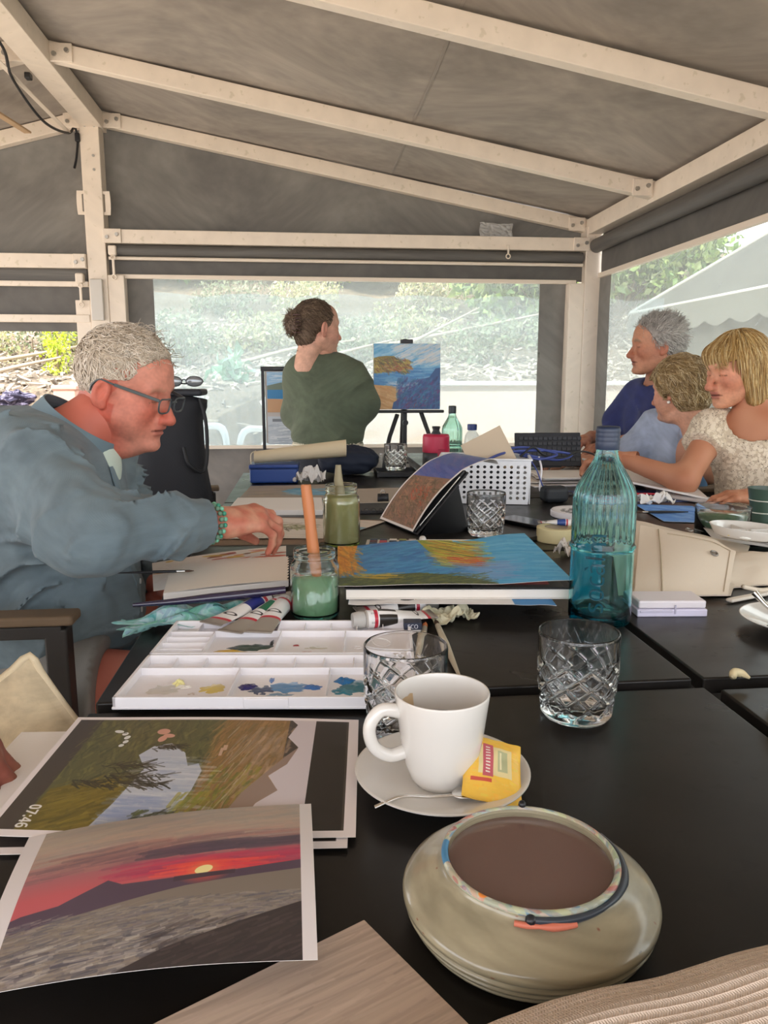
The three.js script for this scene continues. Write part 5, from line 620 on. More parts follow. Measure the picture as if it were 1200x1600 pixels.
{ // watercolour pans
  const o = thing('watercolour_set', 'watercolour box with rows of small colour pans', 'paint box', [0.185, TOP + 0.001, -1.6], D(-8)); part(o, 'tray', box(0.12, 0.01, 0.075, 0.002).translate(0, 0.005, 0), mat('#ddd6cf', 0.5)); part(o, 'lid_flap', box(0.045, 0.003, 0.075, 0.001).translate(0.085, 0.0015, 0), mat('#b7a58f', 0.7));
  const cols = ['#2f3a52', '#b7b0aa', '#8d2f36', '#a8323c', '#27344c', '#c2b6a8', '#3f5f7a', '#5e2a34', '#d8cfc6', '#2c2a30', '#3e5a8a', '#b4404a', '#8a8f5a', '#c9bfb5', '#303a58']; const pg = box(0.016, 0.004, 0.012, 0.001); for (let i = 0; i < 5; i++) for (let j = 0; j < 4; j++) part(o, 'colour_pan', pg, (o.userData.m ??= cols.map((c) => mat(c, 0.4)))[(i * 4 + j * 7) % 15], [-0.044 + i * 0.021, 0.0115, -0.027 + j * 0.018]); delete o.userData.m;
}
{ const o = thing('mixing_tray', 'white mixing tray with pale green wells behind the curled painting', 'palette', [0.32, TOP + 0.001, -1.575], D(-6)); part(o, 'tray', merge([box(0.14, 0.003, 0.08, 0.001).translate(0, 0.0015, 0), box(0.14, 0.012, 0.004, 0.001).translate(0, 0.006, 0.04), box(0.14, 0.012, 0.004, 0.001).translate(0, 0.006, -0.04), box(0.004, 0.012, 0.08, 0.001).translate(0.07, 0.006, 0), box(0.004, 0.012, 0.08, 0.001).translate(-0.07, 0.006, 0), box(0.003, 0.009, 0.08).translate(0, 0.005, 0)]), mat('#e6e0cf', 0.4)); for (const [x, c] of [[-0.035, '#b8b99a'], [0.035, '#c4c6a8']]) part(o, 'paint_film', box(0.06, 0.0012, 0.07, 0.0004), mat(c, 0.3), [x, 0.0038, 0]); part(o, 'knob', new THREE.SphereGeometry(0.008, 16, 12), porcelain, [-0.074, 0.014, -0.034]); }
// ---------------------------------------------------------------- papers, blue box and bamboo roll on the man's side
const sketchTex = canvasTex(512, 256, (g, w, h) => { const r = rng(61); g.fillStyle = '#e6ded4'; g.fillRect(0, 0, w, h); streaks(g, r, 90, 0, 0, w, h, ['#e3dad0', '#cdc3b8'], 60, 160, 6, 20, 0.1, 0.4, 0.3); streaks(g, r, 170, w * 0.2, h * 0.35, w * 0.62, h * 0.6, ['#9aa06a', '#6f7850', '#b3ae7c', '#7f7a58', '#5d5a4a'], 12, 46, 2, 7, -0.2, 2, 0.6); streaks(g, r, 30, w * 0.3, h * 0.5, w * 0.5, h * 0.62, ['#3a3630', '#4d4840'], 8, 24, 1, 3, 0.2, 2, 0.8); poly(g, '#8fb4c4', [[w * 0.8, h * 0.3], [w * 0.95, h * 0.62], [w, h * 0.75], [w, h * 0.4]]); });
single('landscape_sketch', 'watercolour sketch of green scrub under the man hand', 'paper', sheet(quad([-0.222, TOP + 0.003, -1.72], [0.06, TOP + 0.003, -1.7], [0.2, TOP + 0.003, -1.9], [-0.17, TOP + 0.003, -1.99], (u, v) => 0.002 * Math.sin(PI * u)), 16, 8, 0.0005), [print(sketchTex, 0.8), paper]);
single('cardboard_mat', 'brown cardboard mat under the watercolour sketch', 'cardboard', slab([[-0.232, -1.665], [0.02, -1.655], [0.21, -1.92], [-0.19, -2.03]], 0.0015, 0, TOP), mat('#8d7765', 0.85));
single('drawing_pad', 'white drawing pad behind the drawing hand', 'pad', (() => slab([[-0.21, -2.04], [0.045, -2.02], [0.045, -2.24], [-0.2, -2.26]], 0.014, 0.001, TOP))(), paperWhite);
single('spiral_pad', 'dark spiral pad beside the white drawing pad', 'pad', merge([slab([[0.06, -2.03], [0.24, -2.03], [0.25, -2.16], [0.06, -2.16]], 0.008, 0.001, TOP), ...[...Array(8)].map((_, i) => new THREE.TorusGeometry(0.006, 0.001, 6, 14).translate(0.08 + i * 0.02, TOP + 0.008, -2.03).applyMatrix4(new THREE.Matrix4()))]), mat('#3a3a3d', 0.5));
single('grey_sheet', 'beige grey sheet held by a black clip', 'paper', slab([[0.12, -2.2], [0.3, -2.2], [0.36, -2.5], [0.1, -2.48]], 0.003, 0, TOP), mat('#b5a99b', 0.85));
{ const o = thing('bulldog_clip', 'black bulldog clip on the beige grey sheet', 'clip', [0.225, TOP + 0.003, -2.225]); part(o, 'clip_body', geom([-0.016, 0, 0.012, 0.016, 0, 0.012, 0.016, 0, -0.012, -0.016, 0, -0.012, -0.016, 0.022, 0, 0.016, 0.022, 0], [0, 1, 5, 0, 5, 4, 2, 3, 4, 2, 4, 5, 1, 2, 5, 3, 0, 4, 0, 3, 2, 0, 2, 1]), mat('#22242a', 0.4)); for (const s of [-1, 1]) part(o, 'wire_handle', tube([[-0.008, 0.018, s * 0.003], [-0.004, 0.03, s * 0.012], [0.004, 0.03, s * 0.012], [0.008, 0.018, s * 0.003]], 0.0011, 16, 6), chrome); }
const tideTex = canvasTex(512, 256, (g, w, h) => { const r = rng(66); g.fillStyle = '#a79d93'; g.fillRect(0, 0, w, h); streaks(g, r, 120, 0, 0, w, h, ['#b5aaa0', '#988e84', '#c0a98c'], 60, 200, 6, 20, 0, 0.3, 0.4); poly(g, '#6fa6c4', [[w * 0.36, h * 0.5], [w * 0.5, h * 0.25], [w * 0.66, h * 0.3], [w * 0.8, h * 0.55], [w, h * 0.3], [w, h * 0.8], [w * 0.6, h * 0.75]], 8, r); streaks(g, r, 160, w * 0.4, h * 0.3, w, h * 0.75, ['#5d9cc0', '#84b7d0', '#4a8bb4', '#a3c6d6'], 30, 100, 5, 14, 0.1, 0.5, 0.5); });
single('tide_painting', 'grey and blue seaside painting lying before the blue box', 'painting', sheet(quad([-0.205, TOP + 0.001, -2.31], [0.1, TOP + 0.001, -2.3], [0.13, TOP + 0.001, -2.62], [-0.185, TOP + 0.001, -2.6]), 6, 6, 0.0006), [print(tideTex, 0.7), paper]);
{ const o = thing('storage_box', 'blue plastic box under the bamboo roll', 'box', [-0.108, TOP + 0.002, -2.7], D(-2)); part(o, 'box_body', box(0.165, 0.052, 0.1, 0.008).translate(0, 0.026, 0), mat('#2f519c', 0.35)); part(o, 'lid', box(0.17, 0.014, 0.104, 0.005).translate(0, 0.058, 0), mat('#2c4a92', 0.35)); part(o, 'lid_line', box(0.171, 0.002, 0.105).translate(0, 0.05, 0), mat('#1f3670', 0.4)); }
{ // bamboo brush mat rolled to a cone, scroll end towards the man
  const o = thing('bamboo_roll', 'cream bamboo mat rolled up on the blue box', 'mat', [0, 0, 0]), m = mat('#ddcbaa', 0.7), P = [], U = [], I = [], nt = 40, na = 130, A = V(-0.178, 0.848, -2.7), B = V(0.145, 0.872, -2.76);
  for (let i = 0; i <= nt; i++) for (let j = 0; j <= na; j++) { const t = i / nt, a = j / na * 2 * PI * 3.2, R = lerp(0.022, 0.043, t) * (0.28 + 0.72 * j / na), k = 1 + 0.03 * Math.cos(a * 22) * smooth(0.6, 1, j / na), c = A.clone().lerp(B, t); P.push(c.x, c.y + Math.sin(a) * R * k * lerp(1, 0.78, t), c.z + Math.cos(a) * R * k); U.push(t, j / na); }
  for (let i = 0; i < nt; i++) for (let j = 0; j < na; j++) { const a = i * (na + 1) + j, b = a + na + 1; I.push(a, a + 1, b, a + 1, b + 1, b); }
  part(o, 'rolled_slats', geom(P, I, null, U), m); part(o, 'tie_cord', tube([[-0.172, 0.87, -2.7], [-0.187, 0.86, -2.68], [-0.187, 0.82, -2.67], [-0.186, 0.77, -2.67]], 0.002, 24, 6), mat('#d8cbb4', 0.9));
}
crumple('stained_tissue', 'crumpled white tissue beside the blue box', 'tissue', [0.012, TOP + 0.003, -2.645], 0.1, 0.06, 0.05, mat('#e2dedb', 0.85), 41, 0.2);
single('cloth_bag', 'dark navy gathered cloth bag behind the bamboo roll', 'bag', (() => { const g = new THREE.SphereGeometry(1, 48, 32), p = g.attributes.position; for (let i = 0; i < p.count; i++) { const x = p.getX(i), y = p.getY(i), z = p.getZ(i), k = 1 + 0.12 * noise(x * 2.4, y * 2.4, z * 2.4) + 0.05 * Math.sin(Math.atan2(z, x) * 16 + y * 5) * Math.max(0, y); p.setXYZ(i, x * k * 0.115, Math.max(-0.05, y * k * 0.056), z * k * 0.075); } g.computeVertexNormals(); return g; })(), mat('#20283a', 0.8), [0.16, TOP + 0.054, -2.88]);
single('serving_tray', 'black serving tray under the far tumbler', 'tray', (() => merge([slab([[0.26, -2.78], [0.42, -2.78], [0.42, -2.94], [0.26, -2.94]], 0.006, 0.001, TOP + 0.001), ...[[0.34, -2.782, 0.16, 0.006], [0.34, -2.938, 0.16, 0.006]].map(([x, z, w, d]) => box(w, 0.018, d, 0.002).translate(x, TOP + 0.01, z)), ...[[0.263, -2.86], [0.417, -2.86]].map(([x, z]) => box(0.006, 0.018, 0.16, 0.002).translate(x, TOP + 0.01, z))]))(), mat('#202124', 0.4));
single('plastic_cup', 'small clear plastic cup next to the far tumbler', 'cup', lathe([[0, 0.001], [0.024, 0], [0.031, 0.07], [0.0302, 0.07], [0.0233, 0.0015], [0, 0.002]], 32), mat('#f4f4f2', 0.1, { transmission: 0.85 }), [0.27, TOP, -3.04 + 0.08]);
{ const o = thing('drink_flask', 'dark flask with crimson lid and black spout', 'flask', [0.49, TOP, -2.86]); part(o, 'flask_body', lathe([[0, 0], [0.046, 0], [0.05, 0.004], [0.05, 0.06], [0.05, 0.1], [0, 0.1]], 48), mat('#34363c', 0.4)); part(o, 'crimson_lid', lathe([[0.0505, 0.085], [0.0515, 0.088], [0.0515, 0.108], [0.0505, 0.11], [0.0505, 0.142], [0.047, 0.151], [0.02, 0.153], [0, 0.153]], 48), mat('#c22a4d', 0.4)); part(o, 'lid_tab', box(0.028, 0.05, 0.006, 0.003), mat('#a82343', 0.4), [0.012, 0.075, 0.05]); part(o, 'spout', lathe([[0.017, 0.15], [0.0185, 0.156], [0.013, 0.163], [0.0125, 0.17], [0.0155, 0.176], [0.015, 0.181], [0, 0.182]], 32), mat('#22252a', 0.35)); }
{ const o = thing('drink_bottle', 'small clear plastic bottle with blue cap near the basket', 'bottle', [0.68, TOP, -3.1]); part(o, 'bottle_body', lathe([[0, 0.002], [0.03, 0], [0.033, 0.005], [0.033, 0.1], [0.028, 0.13], [0.014, 0.15], [0.013, 0.156], [0, 0.156]], 32), mat('#eef2f2', 0.08, { transmission: 0.8 })); part(o, 'cap', lathe([[0.0185, 0.15], [0.0195, 0.152], [0.0195, 0.172], [0.018, 0.174], [0, 0.174]], 28), mat('#2d3f7a', 0.4)); }
single('paper_bag', 'small beige paper bag beside the pale green bottle', 'bag', box(0.05, 0.13, 0.03, 0.004).translate(0, 0.065, 0), mat('#bdb49c', 0.85), [0.485, TOP, -3.06 + 0.1]);
// ---------------------------------------------------------------- right side saucer and scraps near the camera
{ const c = [0.705, TOP, -1.0]; const s = thing('saucer', 'white saucer with a dark sachet at the table edge', 'saucer', c); part(s, 'saucer_dish', lathe([[0, 0.003], [0.026, 0.003], [0.028, 0], [0.032, 0], [0.034, 0.003], [0.056, 0.009], [0.076, 0.0165], [0.079, 0.0185], [0.0788, 0.0198], [0.076, 0.0192], [0.055, 0.0122], [0.034, 0.0068], [0, 0.006]], 72), porcelain);
  single('sugar_sachet', 'dark brown sachet lying in the second saucer', 'packet', sheet((a, b) => [(a - 0.5) * 0.052, 0.006 * Math.pow(Math.sin(PI * clamp(a, 0.001, 0.999)) * Math.sin(PI * clamp(b, 0.001, 0.999)), 0.5), -(b - 0.5) * 0.03], 12, 10, 0.001), [mat('#322b29', 0.35), mat('#322b29', 0.35)], [0.672, TOP + 0.0135, -0.985], [0, 0.5, 0.06]);
  const sp = thing('teaspoon', 'steel teaspoon standing in the second saucer', 'spoon', [0, 0, 0]); part(sp, 'handle', taper([[0.652, TOP + 0.05, -1.03], [0.668, TOP + 0.03, -1.015], [0.69, TOP + 0.016, -1.0]], [0.005, 0.003, 0.002], 16, 8), chrome); part(sp, 'spoon_bowl', new THREE.SphereGeometry(1, 18, 10).scale(0.015, 0.003, 0.01), chrome, [0.705, TOP + 0.0145, -0.992]); }
single('cashew_crumb', 'small pale curled crumb on the table joint', 'crumb', taper([[0.505, T0 + 0.0125, -0.826], [0.51, T0 + 0.0155, -0.832], [0.519, T0 + 0.0145, -0.832], [0.527, T0 + 0.0105, -0.826]], [0.004, 0.0055, 0.005, 0.0015], 16, 10), mat('#e5d6ac', 0.6));
single('wooden_block', 'small tan rounded block by the table edge', 'block', box(0.05, 0.04, 0.035, 0.01), mat('#d8b987', 0.6), [0.538, T0 + 0.0205, -0.755]);
// ---------------------------------------------------------------- easel with the demonstration painting
{
  const o = thing('tripod_easel', 'black tripod easel behind the far tables', 'easel', [0.5, 0, -3.84]), m = mat('#1f2024', 0.45);
  part(o, 'leg', taper([[-0.04, 0.94, 0.0], [-0.11, 0.72, 0.06], [-0.24, 0.0, 0.2]], [0.011, 0.01, 0.008], 8, 8), m); part(o, 'leg', taper([[0.08, 0.95, 0.0], [0.14, 0.75, 0.05], [0.3, 0, 0.18]], [0.011, 0.01, 0.008], 8, 8), m); part(o, 'leg', taper([[0.0, 1.2, -0.02], [0.0, 0.8, -0.14], [0.0, 0, -0.42]], [0.011, 0.01, 0.008], 8, 8), m);
  part(o, 'mast', box(0.022, 0.62, 0.014, 0.003), m, [0.0, 1.0, -0.015]); part(o, 'shelf', box(0.36, 0.014, 0.045, 0.004), m, [0.01, 0.956, 0.02]); part(o, 'top_clamp', box(0.06, 0.02, 0.04, 0.004), m, [0.004, 1.296, 0.01]); part(o, 'knob', new THREE.CylinderGeometry(0.014, 0.014, 0.02, 12).rotateX(PI / 2), m, [0, 0.9, 0.012]);
  for (const x of [-0.08, 0.09]) part(o, 'brace', taper([[0, 0.7, 0.02], [x, 0.7, 0.08]], [0.005, 0.005], 4, 6), m);
  const bay = canvasTex(768, 740, (g, w, h) => {
    const r = rng(77); g.fillStyle = '#7db9de'; g.fillRect(0, 0, w, h); streaks(g, r, 500, -40, 0, w, h * 0.38, ['#5aa6d6', '#86c2e2', '#a9d4e8', '#4a93c8', '#bcdcea', '#4fa0cc'], 60, 200, 10, 34, -0.35, 0.5, 0.35); streaks(g, r, 260, 200, 20, w, h * 0.34, ['#e4e0dc', '#d8dfe6', '#e9d9cc', '#c8d7e4'], 60, 180, 6, 20, -0.4, 0.3, 0.45);
    poly(g, '#4f92cc', [[0, h * 0.36], [w, h * 0.37], [w, h * 0.75], [0, h * 0.7]]); streaks(g, r, 420, 0, h * 0.37, w, h * 0.66, ['#3f82c4', '#62a6d6', '#4e98ce', '#90c2e0', '#3872b4', '#78b4da'], 60, 200, 8, 24, 0.02, 0.2, 0.45); streaks(g, r, 90, 120, h * 0.58, 560, h * 0.72, ['#e8eef0', '#cfe0ea', '#b7d3e4'], 80, 220, 5, 14, 0.12, 0.15, 0.6);
    poly(g, '#d8a868', [[0, h * 0.62], [180, h * 0.64], [330, h * 0.74], [220, h * 0.98], [150, h], [0, h]], 8, r); streaks(g, r, 300, 0, h * 0.64, 260, h, ['#e2b878', '#c9945a', '#eac795', '#bf8a52', '#d9a163'], 40, 140, 12, 26, 0.4, 0.4, 0.4);
    poly(g, '#8d7a3c', [[0, h * 0.22], [60, h * 0.2], [140, h * 0.19], [230, h * 0.19], [300, h * 0.25], [370, h * 0.3], [460, h * 0.385], [330, h * 0.4], [150, h * 0.43], [0, h * 0.45]], 8, r); streaks(g, r, 380, 0, h * 0.22, 400, h * 0.42, ['#b9a040', '#6a6a38', '#c8b24c', '#7a5a3a', '#a2653c', '#4f5a3a', '#d2bd5e', '#8a4a3a'], 16, 60, 8, 20, 0.6, 1, 0.5); streaks(g, r, 60, 120, h * 0.34, 440, h * 0.41, ['#a8433a', '#c46a4a', '#e0c0a0'], 14, 40, 3, 8, 0.1, 0.6, 0.6); streaks(g, r, 70, 60, h * 0.2, 300, h * 0.3, ['#4a3c34', '#5a4a3c'], 14, 40, 3, 7, 0.5, 1, 0.6);
    poly(g, '#345c94', [[w, h * 0.37], [w * 0.93, h * 0.38], [w * 0.84, h * 0.5], [w * 0.7, h * 0.55], [w * 0.66, h * 0.62], [w * 0.5, h * 0.7], [w * 0.42, h * 0.82], [w * 0.3, h * 0.9], [w * 0.27, h], [w, h]], 14, r); streaks(g, r, 800, w * 0.34, h * 0.56, w * 1.0, h, ['#2f4e8c', '#4474b0', '#2c6a96', '#584a8a', '#3a8aaa', '#68407c', '#2a3c6c', '#4c80be'], 16, 60, 10, 26, -0.9, 1.4, 0.5); streaks(g, r, 60, w * 0.35, h * 0.82, w * 0.8, h, ['#7a2f5a', '#8c3a5c', '#6a2a50'], 12, 44, 3, 9, -0.8, 1.4, 0.6);
  });
  const p = thing('canvas_painting', 'square seascape canvas with golden headland on the tripod easel', 'painting', [0.504, 1.126, -3.815]); const g = box(0.332, 0.32, 0.02, 0.002); part(p, 'stretched_canvas', box(0.332, 0.32, 0.02, 0.003), mat('#d9d2c6', 0.8)); part(p, 'painted_face', new THREE.PlaneGeometry(0.33, 0.318), print(bay, 0.4), [0, 0, 0.0106]); p.rotation.x = -0.03;
}
{
  const o = thing('display_easel', 'black flip chart frame holding reference photos behind the standing woman', 'easel', [-0.03, 0, -3.92]), m = mat('#1f2024', 0.45);
  part(o, 'side_post', box(0.016, 1.16, 0.016, 0.004), m, [-0.175, 0.585, 0]); part(o, 'side_post', box(0.016, 1.16, 0.016, 0.004), m, [0.175, 0.585, 0]); part(o, 'top_rail', box(0.37, 0.022, 0.016, 0.004), m, [0, 1.165, 0]); part(o, 'base_foot', box(0.4, 0.02, 0.3, 0.005), m, [0, 0.012, 0]); part(o, 'back_panel', box(0.33, 0.37, 0.006, 0.001), mat('#c9c3be', 0.6), [0, 0.98, -0.004]); part(o, 'spring_clip', box(0.06, 0.016, 0.012, 0.003), mat('#2a2c30', 0.4), [-0.09, 1.165, 0.012]);
  const ref = canvasTex(256, 256, (g, w, h) => { const r = rng(88); g.fillStyle = '#8fb9da'; g.fillRect(0, 0, w, h); streaks(g, r, 120, 0, 0, w, h * 0.35, ['#cfdbe6', '#7aaed4', '#e6ebf0'], 20, 70, 4, 14, 0, 0.5, 0.5); poly(g, '#6a7a6a', [[0, h * 0.34], [60, h * 0.26], [130, h * 0.38], [w, h * 0.4], [w, h * 0.5], [0, h * 0.5]]); poly(g, '#2f7fb4', [[0, h * 0.44], [w, h * 0.44], [w, h * 0.68], [0, h * 0.66]]); poly(g, '#c59a72', [[0, h * 0.66], [w, h * 0.7], [w, h], [0, h]]); streaks(g, r, 120, w * 0.4, h * 0.6, w, h, ['#6a5a3a', '#8a7a4a', '#a5683f', '#4c4a30'], 10, 36, 3, 8, 0.7, 2, 0.6); });
  tag(part(scene, 'reference_photo', box(0.3, 0.2, 0.002), [paperWhite, paperWhite, paperWhite, paperWhite, print(ref, 0.35), paperWhite], [-0.035, 1.05, -3.912]), 'glossy reference photo of a bay clipped to the frame', 'photo'); const ph = scene.children[scene.children.length - 1]; ph.geometry = new THREE.BoxGeometry(0.3, 0.2, 0.002);
  const ref2 = canvasTex(256, 160, (g, w, h) => { const r = rng(89); g.fillStyle = '#c3ccd4'; g.fillRect(0, 0, w, h); g.fillStyle = '#7d838a'; g.fillRect(20, 14, w - 40, 16); streaks(g, r, 160, 0, 40, w, h, ['#aab8c6', '#dfe5ea', '#8fa0b2', '#e8ecef'], 30, 90, 3, 8, 0, 0.2, 0.6); });
  tag(part(scene, 'reference_photo', new THREE.BoxGeometry(0.3, 0.14, 0.002), [paperWhite, paperWhite, paperWhite, paperWhite, print(ref2, 0.35), paperWhite], [-0.035, 0.86, -3.912]), 'pale reference print of sea foam below the bay photo', 'photo');
}
// ---------------------------------------------------------------- chairs
const frameMat = mat('#2f2c2a', 0.5), armTop = mat('#6d5a45', 0.6), seatMat = mat('#3a3734', 0.8);
function armchair(label, p, ry) {
  const o = thing('armchair', label, 'chair', p, ry, 'dark framed armchairs'); // faces +x
  part(o, 'seat', box(0.46, 0.03, 0.4, 0.012), seatMat, [0.0, 0.44, 0]); part(o, 'backrest', box(0.03, 0.4, 0.4, 0.012), seatMat, [-0.235, 0.68, 0], [0, 0, 0.14]);
  for (const s of [-1, 1]) { part(o, 'leg', box(0.035, 0.72, 0.035, 0.004), frameMat, [0.22, 0.36, s * 0.215]); part(o, 'leg', box(0.035, 0.86, 0.035, 0.004), frameMat, [-0.23, 0.43, s * 0.215]); part(o, 'arm_frame', box(0.46, 0.022, 0.035, 0.004), frameMat, [0, 0.715, s * 0.215]); part(o, 'armrest', box(0.5, 0.016, 0.05, 0.005), armTop, [0.0, 0.735, s * 0.215]); part(o, 'seat_rail', box(0.46, 0.03, 0.03, 0.004), frameMat, [0, 0.42, s * 0.2]); }
  return o;
}
const chairMan = armchair('dark framed armchair of the man in the denim shirt', [-0.615, 0.012, -1.43], 0);
copyOf(chairMan, 'dark framed armchair of the blonde woman', [1.56, 0.012, -2.25], PI); copyOf(chairMan, 'dark framed armchair of the curly haired woman', [1.56, 0.012, -2.75], PI); copyOf(chairMan, 'dark framed armchair of the woman in dark blue', [1.62, 0.012, -3.25], PI); copyOf(chairMan, 'dark framed armchair carrying the tall black bag', [-0.52, 0.012, -2.42], 0.12);
{ // tall black bag on the chair behind the man
  const o = thing('black_bag', 'tall black fabric bag standing on the chair behind the man', 'bag', [-0.4, 0.47, -2.4]), P = [], U = [], I = [], n = 40, m = 30;
  for (let j = 0; j <= m; j++) for (let i = 0; i <= n; i++) { const a = i / n * 2 * PI, t = j / m, w = lerp(0.125, 0.098, smooth(0.15, 0.8, t)) + 0.016 * smooth(0.86, 0.95, t), d = lerp(0.12, 0.075, t), k = Math.pow(Math.pow(Math.abs(Math.cos(a)), 3) + Math.pow(Math.abs(Math.sin(a)), 3), -1 / 3) * (1 + 0.03 * noise(Math.cos(a) * 2, t * 4, Math.sin(a) * 2)), tp = j === m ? 0.0 : 1; P.push(Math.cos(a) * w * k * tp - 0.01 * t, t * 0.605 + 0.012 * Math.sin(a) * t, Math.sin(a) * d * k * tp); U.push(i / n, t); }
  for (let j = 0; j < m; j++) for (let i = 0; i < n; i++) { const a = j * (n + 1) + i, b = a + n + 1; I.push(a, b, a + 1, b, b + 1, a + 1); }
  part(o, 'bag_body', geom(P, I, null, U), mat('#1c1e25', 0.75, { bumpMap: weave, bumpScale: 0.0005 })); part(o, 'top_band', box(0.2, 0.02, 0.15, 0.009), mat('#23262e', 0.6), [0.0, 0.607, 0]);
  part(o, 'strap', merge([tube([[0.092, 0.59, 0.06], [0.108, 0.52, 0.07], [0.108, 0.42, 0.075], [0.095, 0.375, 0.085], [0.06, 0.4, 0.11], [0.045, 0.45, 0.1]], 0.0055, 40, 8)]), mat('#14161b', 0.6));
}
{ const o = thing('sunglasses', 'folded sunglasses lying on top of the black bag', 'glasses', [-0.355, 1.094, -2.36], 0.2), m = mat('#2a2c31', 0.3); for (const s of [-1, 1]) { part(o, 'lens', new THREE.SphereGeometry(0.024, 18, 10).scale(1, 0.6, 0.2), mat('#8f9498', 0.1, { metalness: 0.4 }), [s * 0.03, 0.016, 0]); part(o, 'rim', new THREE.TorusGeometry(0.024, 0.002, 6, 24).scale(1, 0.62, 1), m, [s * 0.03, 0.016, 0]); part(o, 'temple', tube([[s * 0.054, 0.02, 0], [s * 0.05, 0.012, -0.03], [-s * 0.03, 0.008, -0.034]], 0.002, 16, 6), m); } part(o, 'bridge', tube([[-0.007, 0.018, 0], [0, 0.022, 0], [0.007, 0.018, 0]], 0.002, 8, 6), m); }
// ---------------------------------------------------------------- people: smooth bodies from blended distance fields
const smin = (a, b, k) => { const h = Math.max(k - Math.abs(a - b), 0) / k; return Math.min(a, b) - h * h * k * 0.25; };
const cap = (a, b, ra, rb = ra, k = 0.03) => { const dx = b[0] - a[0], dy = b[1] - a[1], dz = b[2] - a[2], L = dx * dx + dy * dy + dz * dz || 1e-9; return { k, d: (x, y, z) => { const px = x - a[0], py = y - a[1], pz = z - a[2], t = clamp((px * dx + py * dy + pz * dz) / L); return Math.hypot(px - dx * t, py - dy * t, pz - dz * t) - (ra + (rb - ra) * t); } }; };
const ell = (c, r, k = 0.03, ry = 0, rz = 0) => { const m = Math.min(...r), cy = Math.cos(ry), sy = Math.sin(ry), cz = Math.cos(rz), sz = Math.sin(rz); return { k, d: (x, y, z) => { let px = x - c[0], py = y - c[1], pz = z - c[2]; const qx = px * cy - pz * sy; pz = px * sy + pz * cy; px = qx * cz + py * sz; py = -qx * sz + py * cz; const a = px / r[0], b = py / r[1], e = pz / r[2], k0 = Math.hypot(a, b, e), k1 = Math.hypot(a / r[0], b / r[1], e / r[2]); return k1 < 1e-9 ? -m : k0 * (k0 - 1) / k1; } }; };
const sub = (p, k = p.k) => ({ ...p, k, cut: true });
const field = (list, grow = 0) => (x, y, z) => { let d = 1e3; for (const p of list) { const q = p.d(x, y, z); d = p.cut ? -smin(-d, q, p.k) : smin(d, q, p.k); } return d - grow; };
function nets(f, lo, hi, h, colour) {
  const n = [0, 1, 2].map((i) => Math.ceil((hi[i] - lo[i]) / h) + 1), [nx, ny, nz] = n, F = new Float32Array(nx * ny * nz), B = 4, id = (i, j, k) => (k * ny + j) * nx + i;
  for (let k = 0; k < nz; k += B) for (let j = 0; j < ny; j += B) for (let i = 0; i < nx; i += B) {
    const c = f(lo[0] + (i + 1.5) * h, lo[1] + (j + 1.5) * h, lo[2] + (k + 1.5) * h), far = Math.abs(c) > h * 7;
    for (let kk = k; kk < Math.min(nz, k + B); kk++) for (let jj = j; jj < Math.min(ny, j + B); jj++) for (let ii = i; ii < Math.min(nx, i + B); ii++) F[id(ii, jj, kk)] = far ? c : f(lo[0] + ii * h, lo[1] + jj * h, lo[2] + kk * h);
  }
  const vert = new Int32Array(nx * ny * nz).fill(-1), P = [], I = [], C = [[0, 0, 0], [1, 0, 0], [0, 1, 0], [1, 1, 0], [0, 0, 1], [1, 0, 1], [0, 1, 1], [1, 1, 1]], E = [[0, 1], [2, 3], [4, 5], [6, 7], [0, 2], [1, 3], [4, 6], [5, 7], [0, 4], [1, 5], [2, 6], [3, 7]];
  for (let k = 0; k < nz - 1; k++) for (let j = 0; j < ny - 1; j++) for (let i = 0; i < nx - 1; i++) {
    let m = 0; const v = C.map(([a, b, c], q) => { const s = F[id(i + a, j + b, k + c)]; if (s < 0) m |= 1 << q; return s; }); if (m === 0 || m === 255) continue;
    let x = 0, y = 0, z = 0, s = 0; for (const [a, b] of E) if ((v[a] < 0) !== (v[b] < 0)) { const t = v[a] / (v[a] - v[b]); x += lerp(C[a][0], C[b][0], t); y += lerp(C[a][1], C[b][1], t); z += lerp(C[a][2], C[b][2], t); s++; }
    vert[id(i, j, k)] = P.length / 3; P.push(lo[0] + (i + x / s) * h, lo[1] + (j + y / s) * h, lo[2] + (k + z / s) * h);
  }
  const q4 = (a, b, c, d, flip) => { if (a < 0 || b < 0 || c < 0 || d < 0) return; flip ? I.push(a, c, b, a, d, c) : I.push(a, b, c, a, c, d); };
  for (let k = 1; k < nz - 1; k++) for (let j = 1; j < ny - 1; j++) for (let i = 1; i < nx - 1; i++) { const s = F[id(i, j, k)] < 0;
    if (s !== F[id(i + 1, j, k)] < 0) q4(vert[id(i, j - 1, k - 1)], vert[id(i, j, k - 1)], vert[id(i, j, k)], vert[id(i, j - 1, k)], !s);
    if (s !== F[id(i, j + 1, k)] < 0) q4(vert[id(i - 1, j, k - 1)], vert[id(i - 1, j, k)], vert[id(i, j, k)], vert[id(i, j, k - 1)], !s);
    if (s !== F[id(i, j, k + 1)] < 0) q4(vert[id(i - 1, j - 1, k)], vert[id(i, j - 1, k)], vert[id(i, j, k)], vert[id(i - 1, j, k)], !s); }
  const N = [], col = colour ? [] : null, e = h * 0.6, U = [];
  for (let i = 0; i < P.length; i += 3) { const [x, y, z] = [P[i], P[i + 1], P[i + 2]], g = V(f(x + e, y, z) - f(x - e, y, z), f(x, y + e, z) - f(x, y - e, z), f(x, y, z + e) - f(x, y, z - e)).normalize(); N.push(g.x, g.y, g.z); U.push(x * 2 + z, y * 2); if (col) col.push(...colour(x, y, z)); }
  return geom(P, I, N, U, col);
}
const lin = (h) => hex(h).toArray();
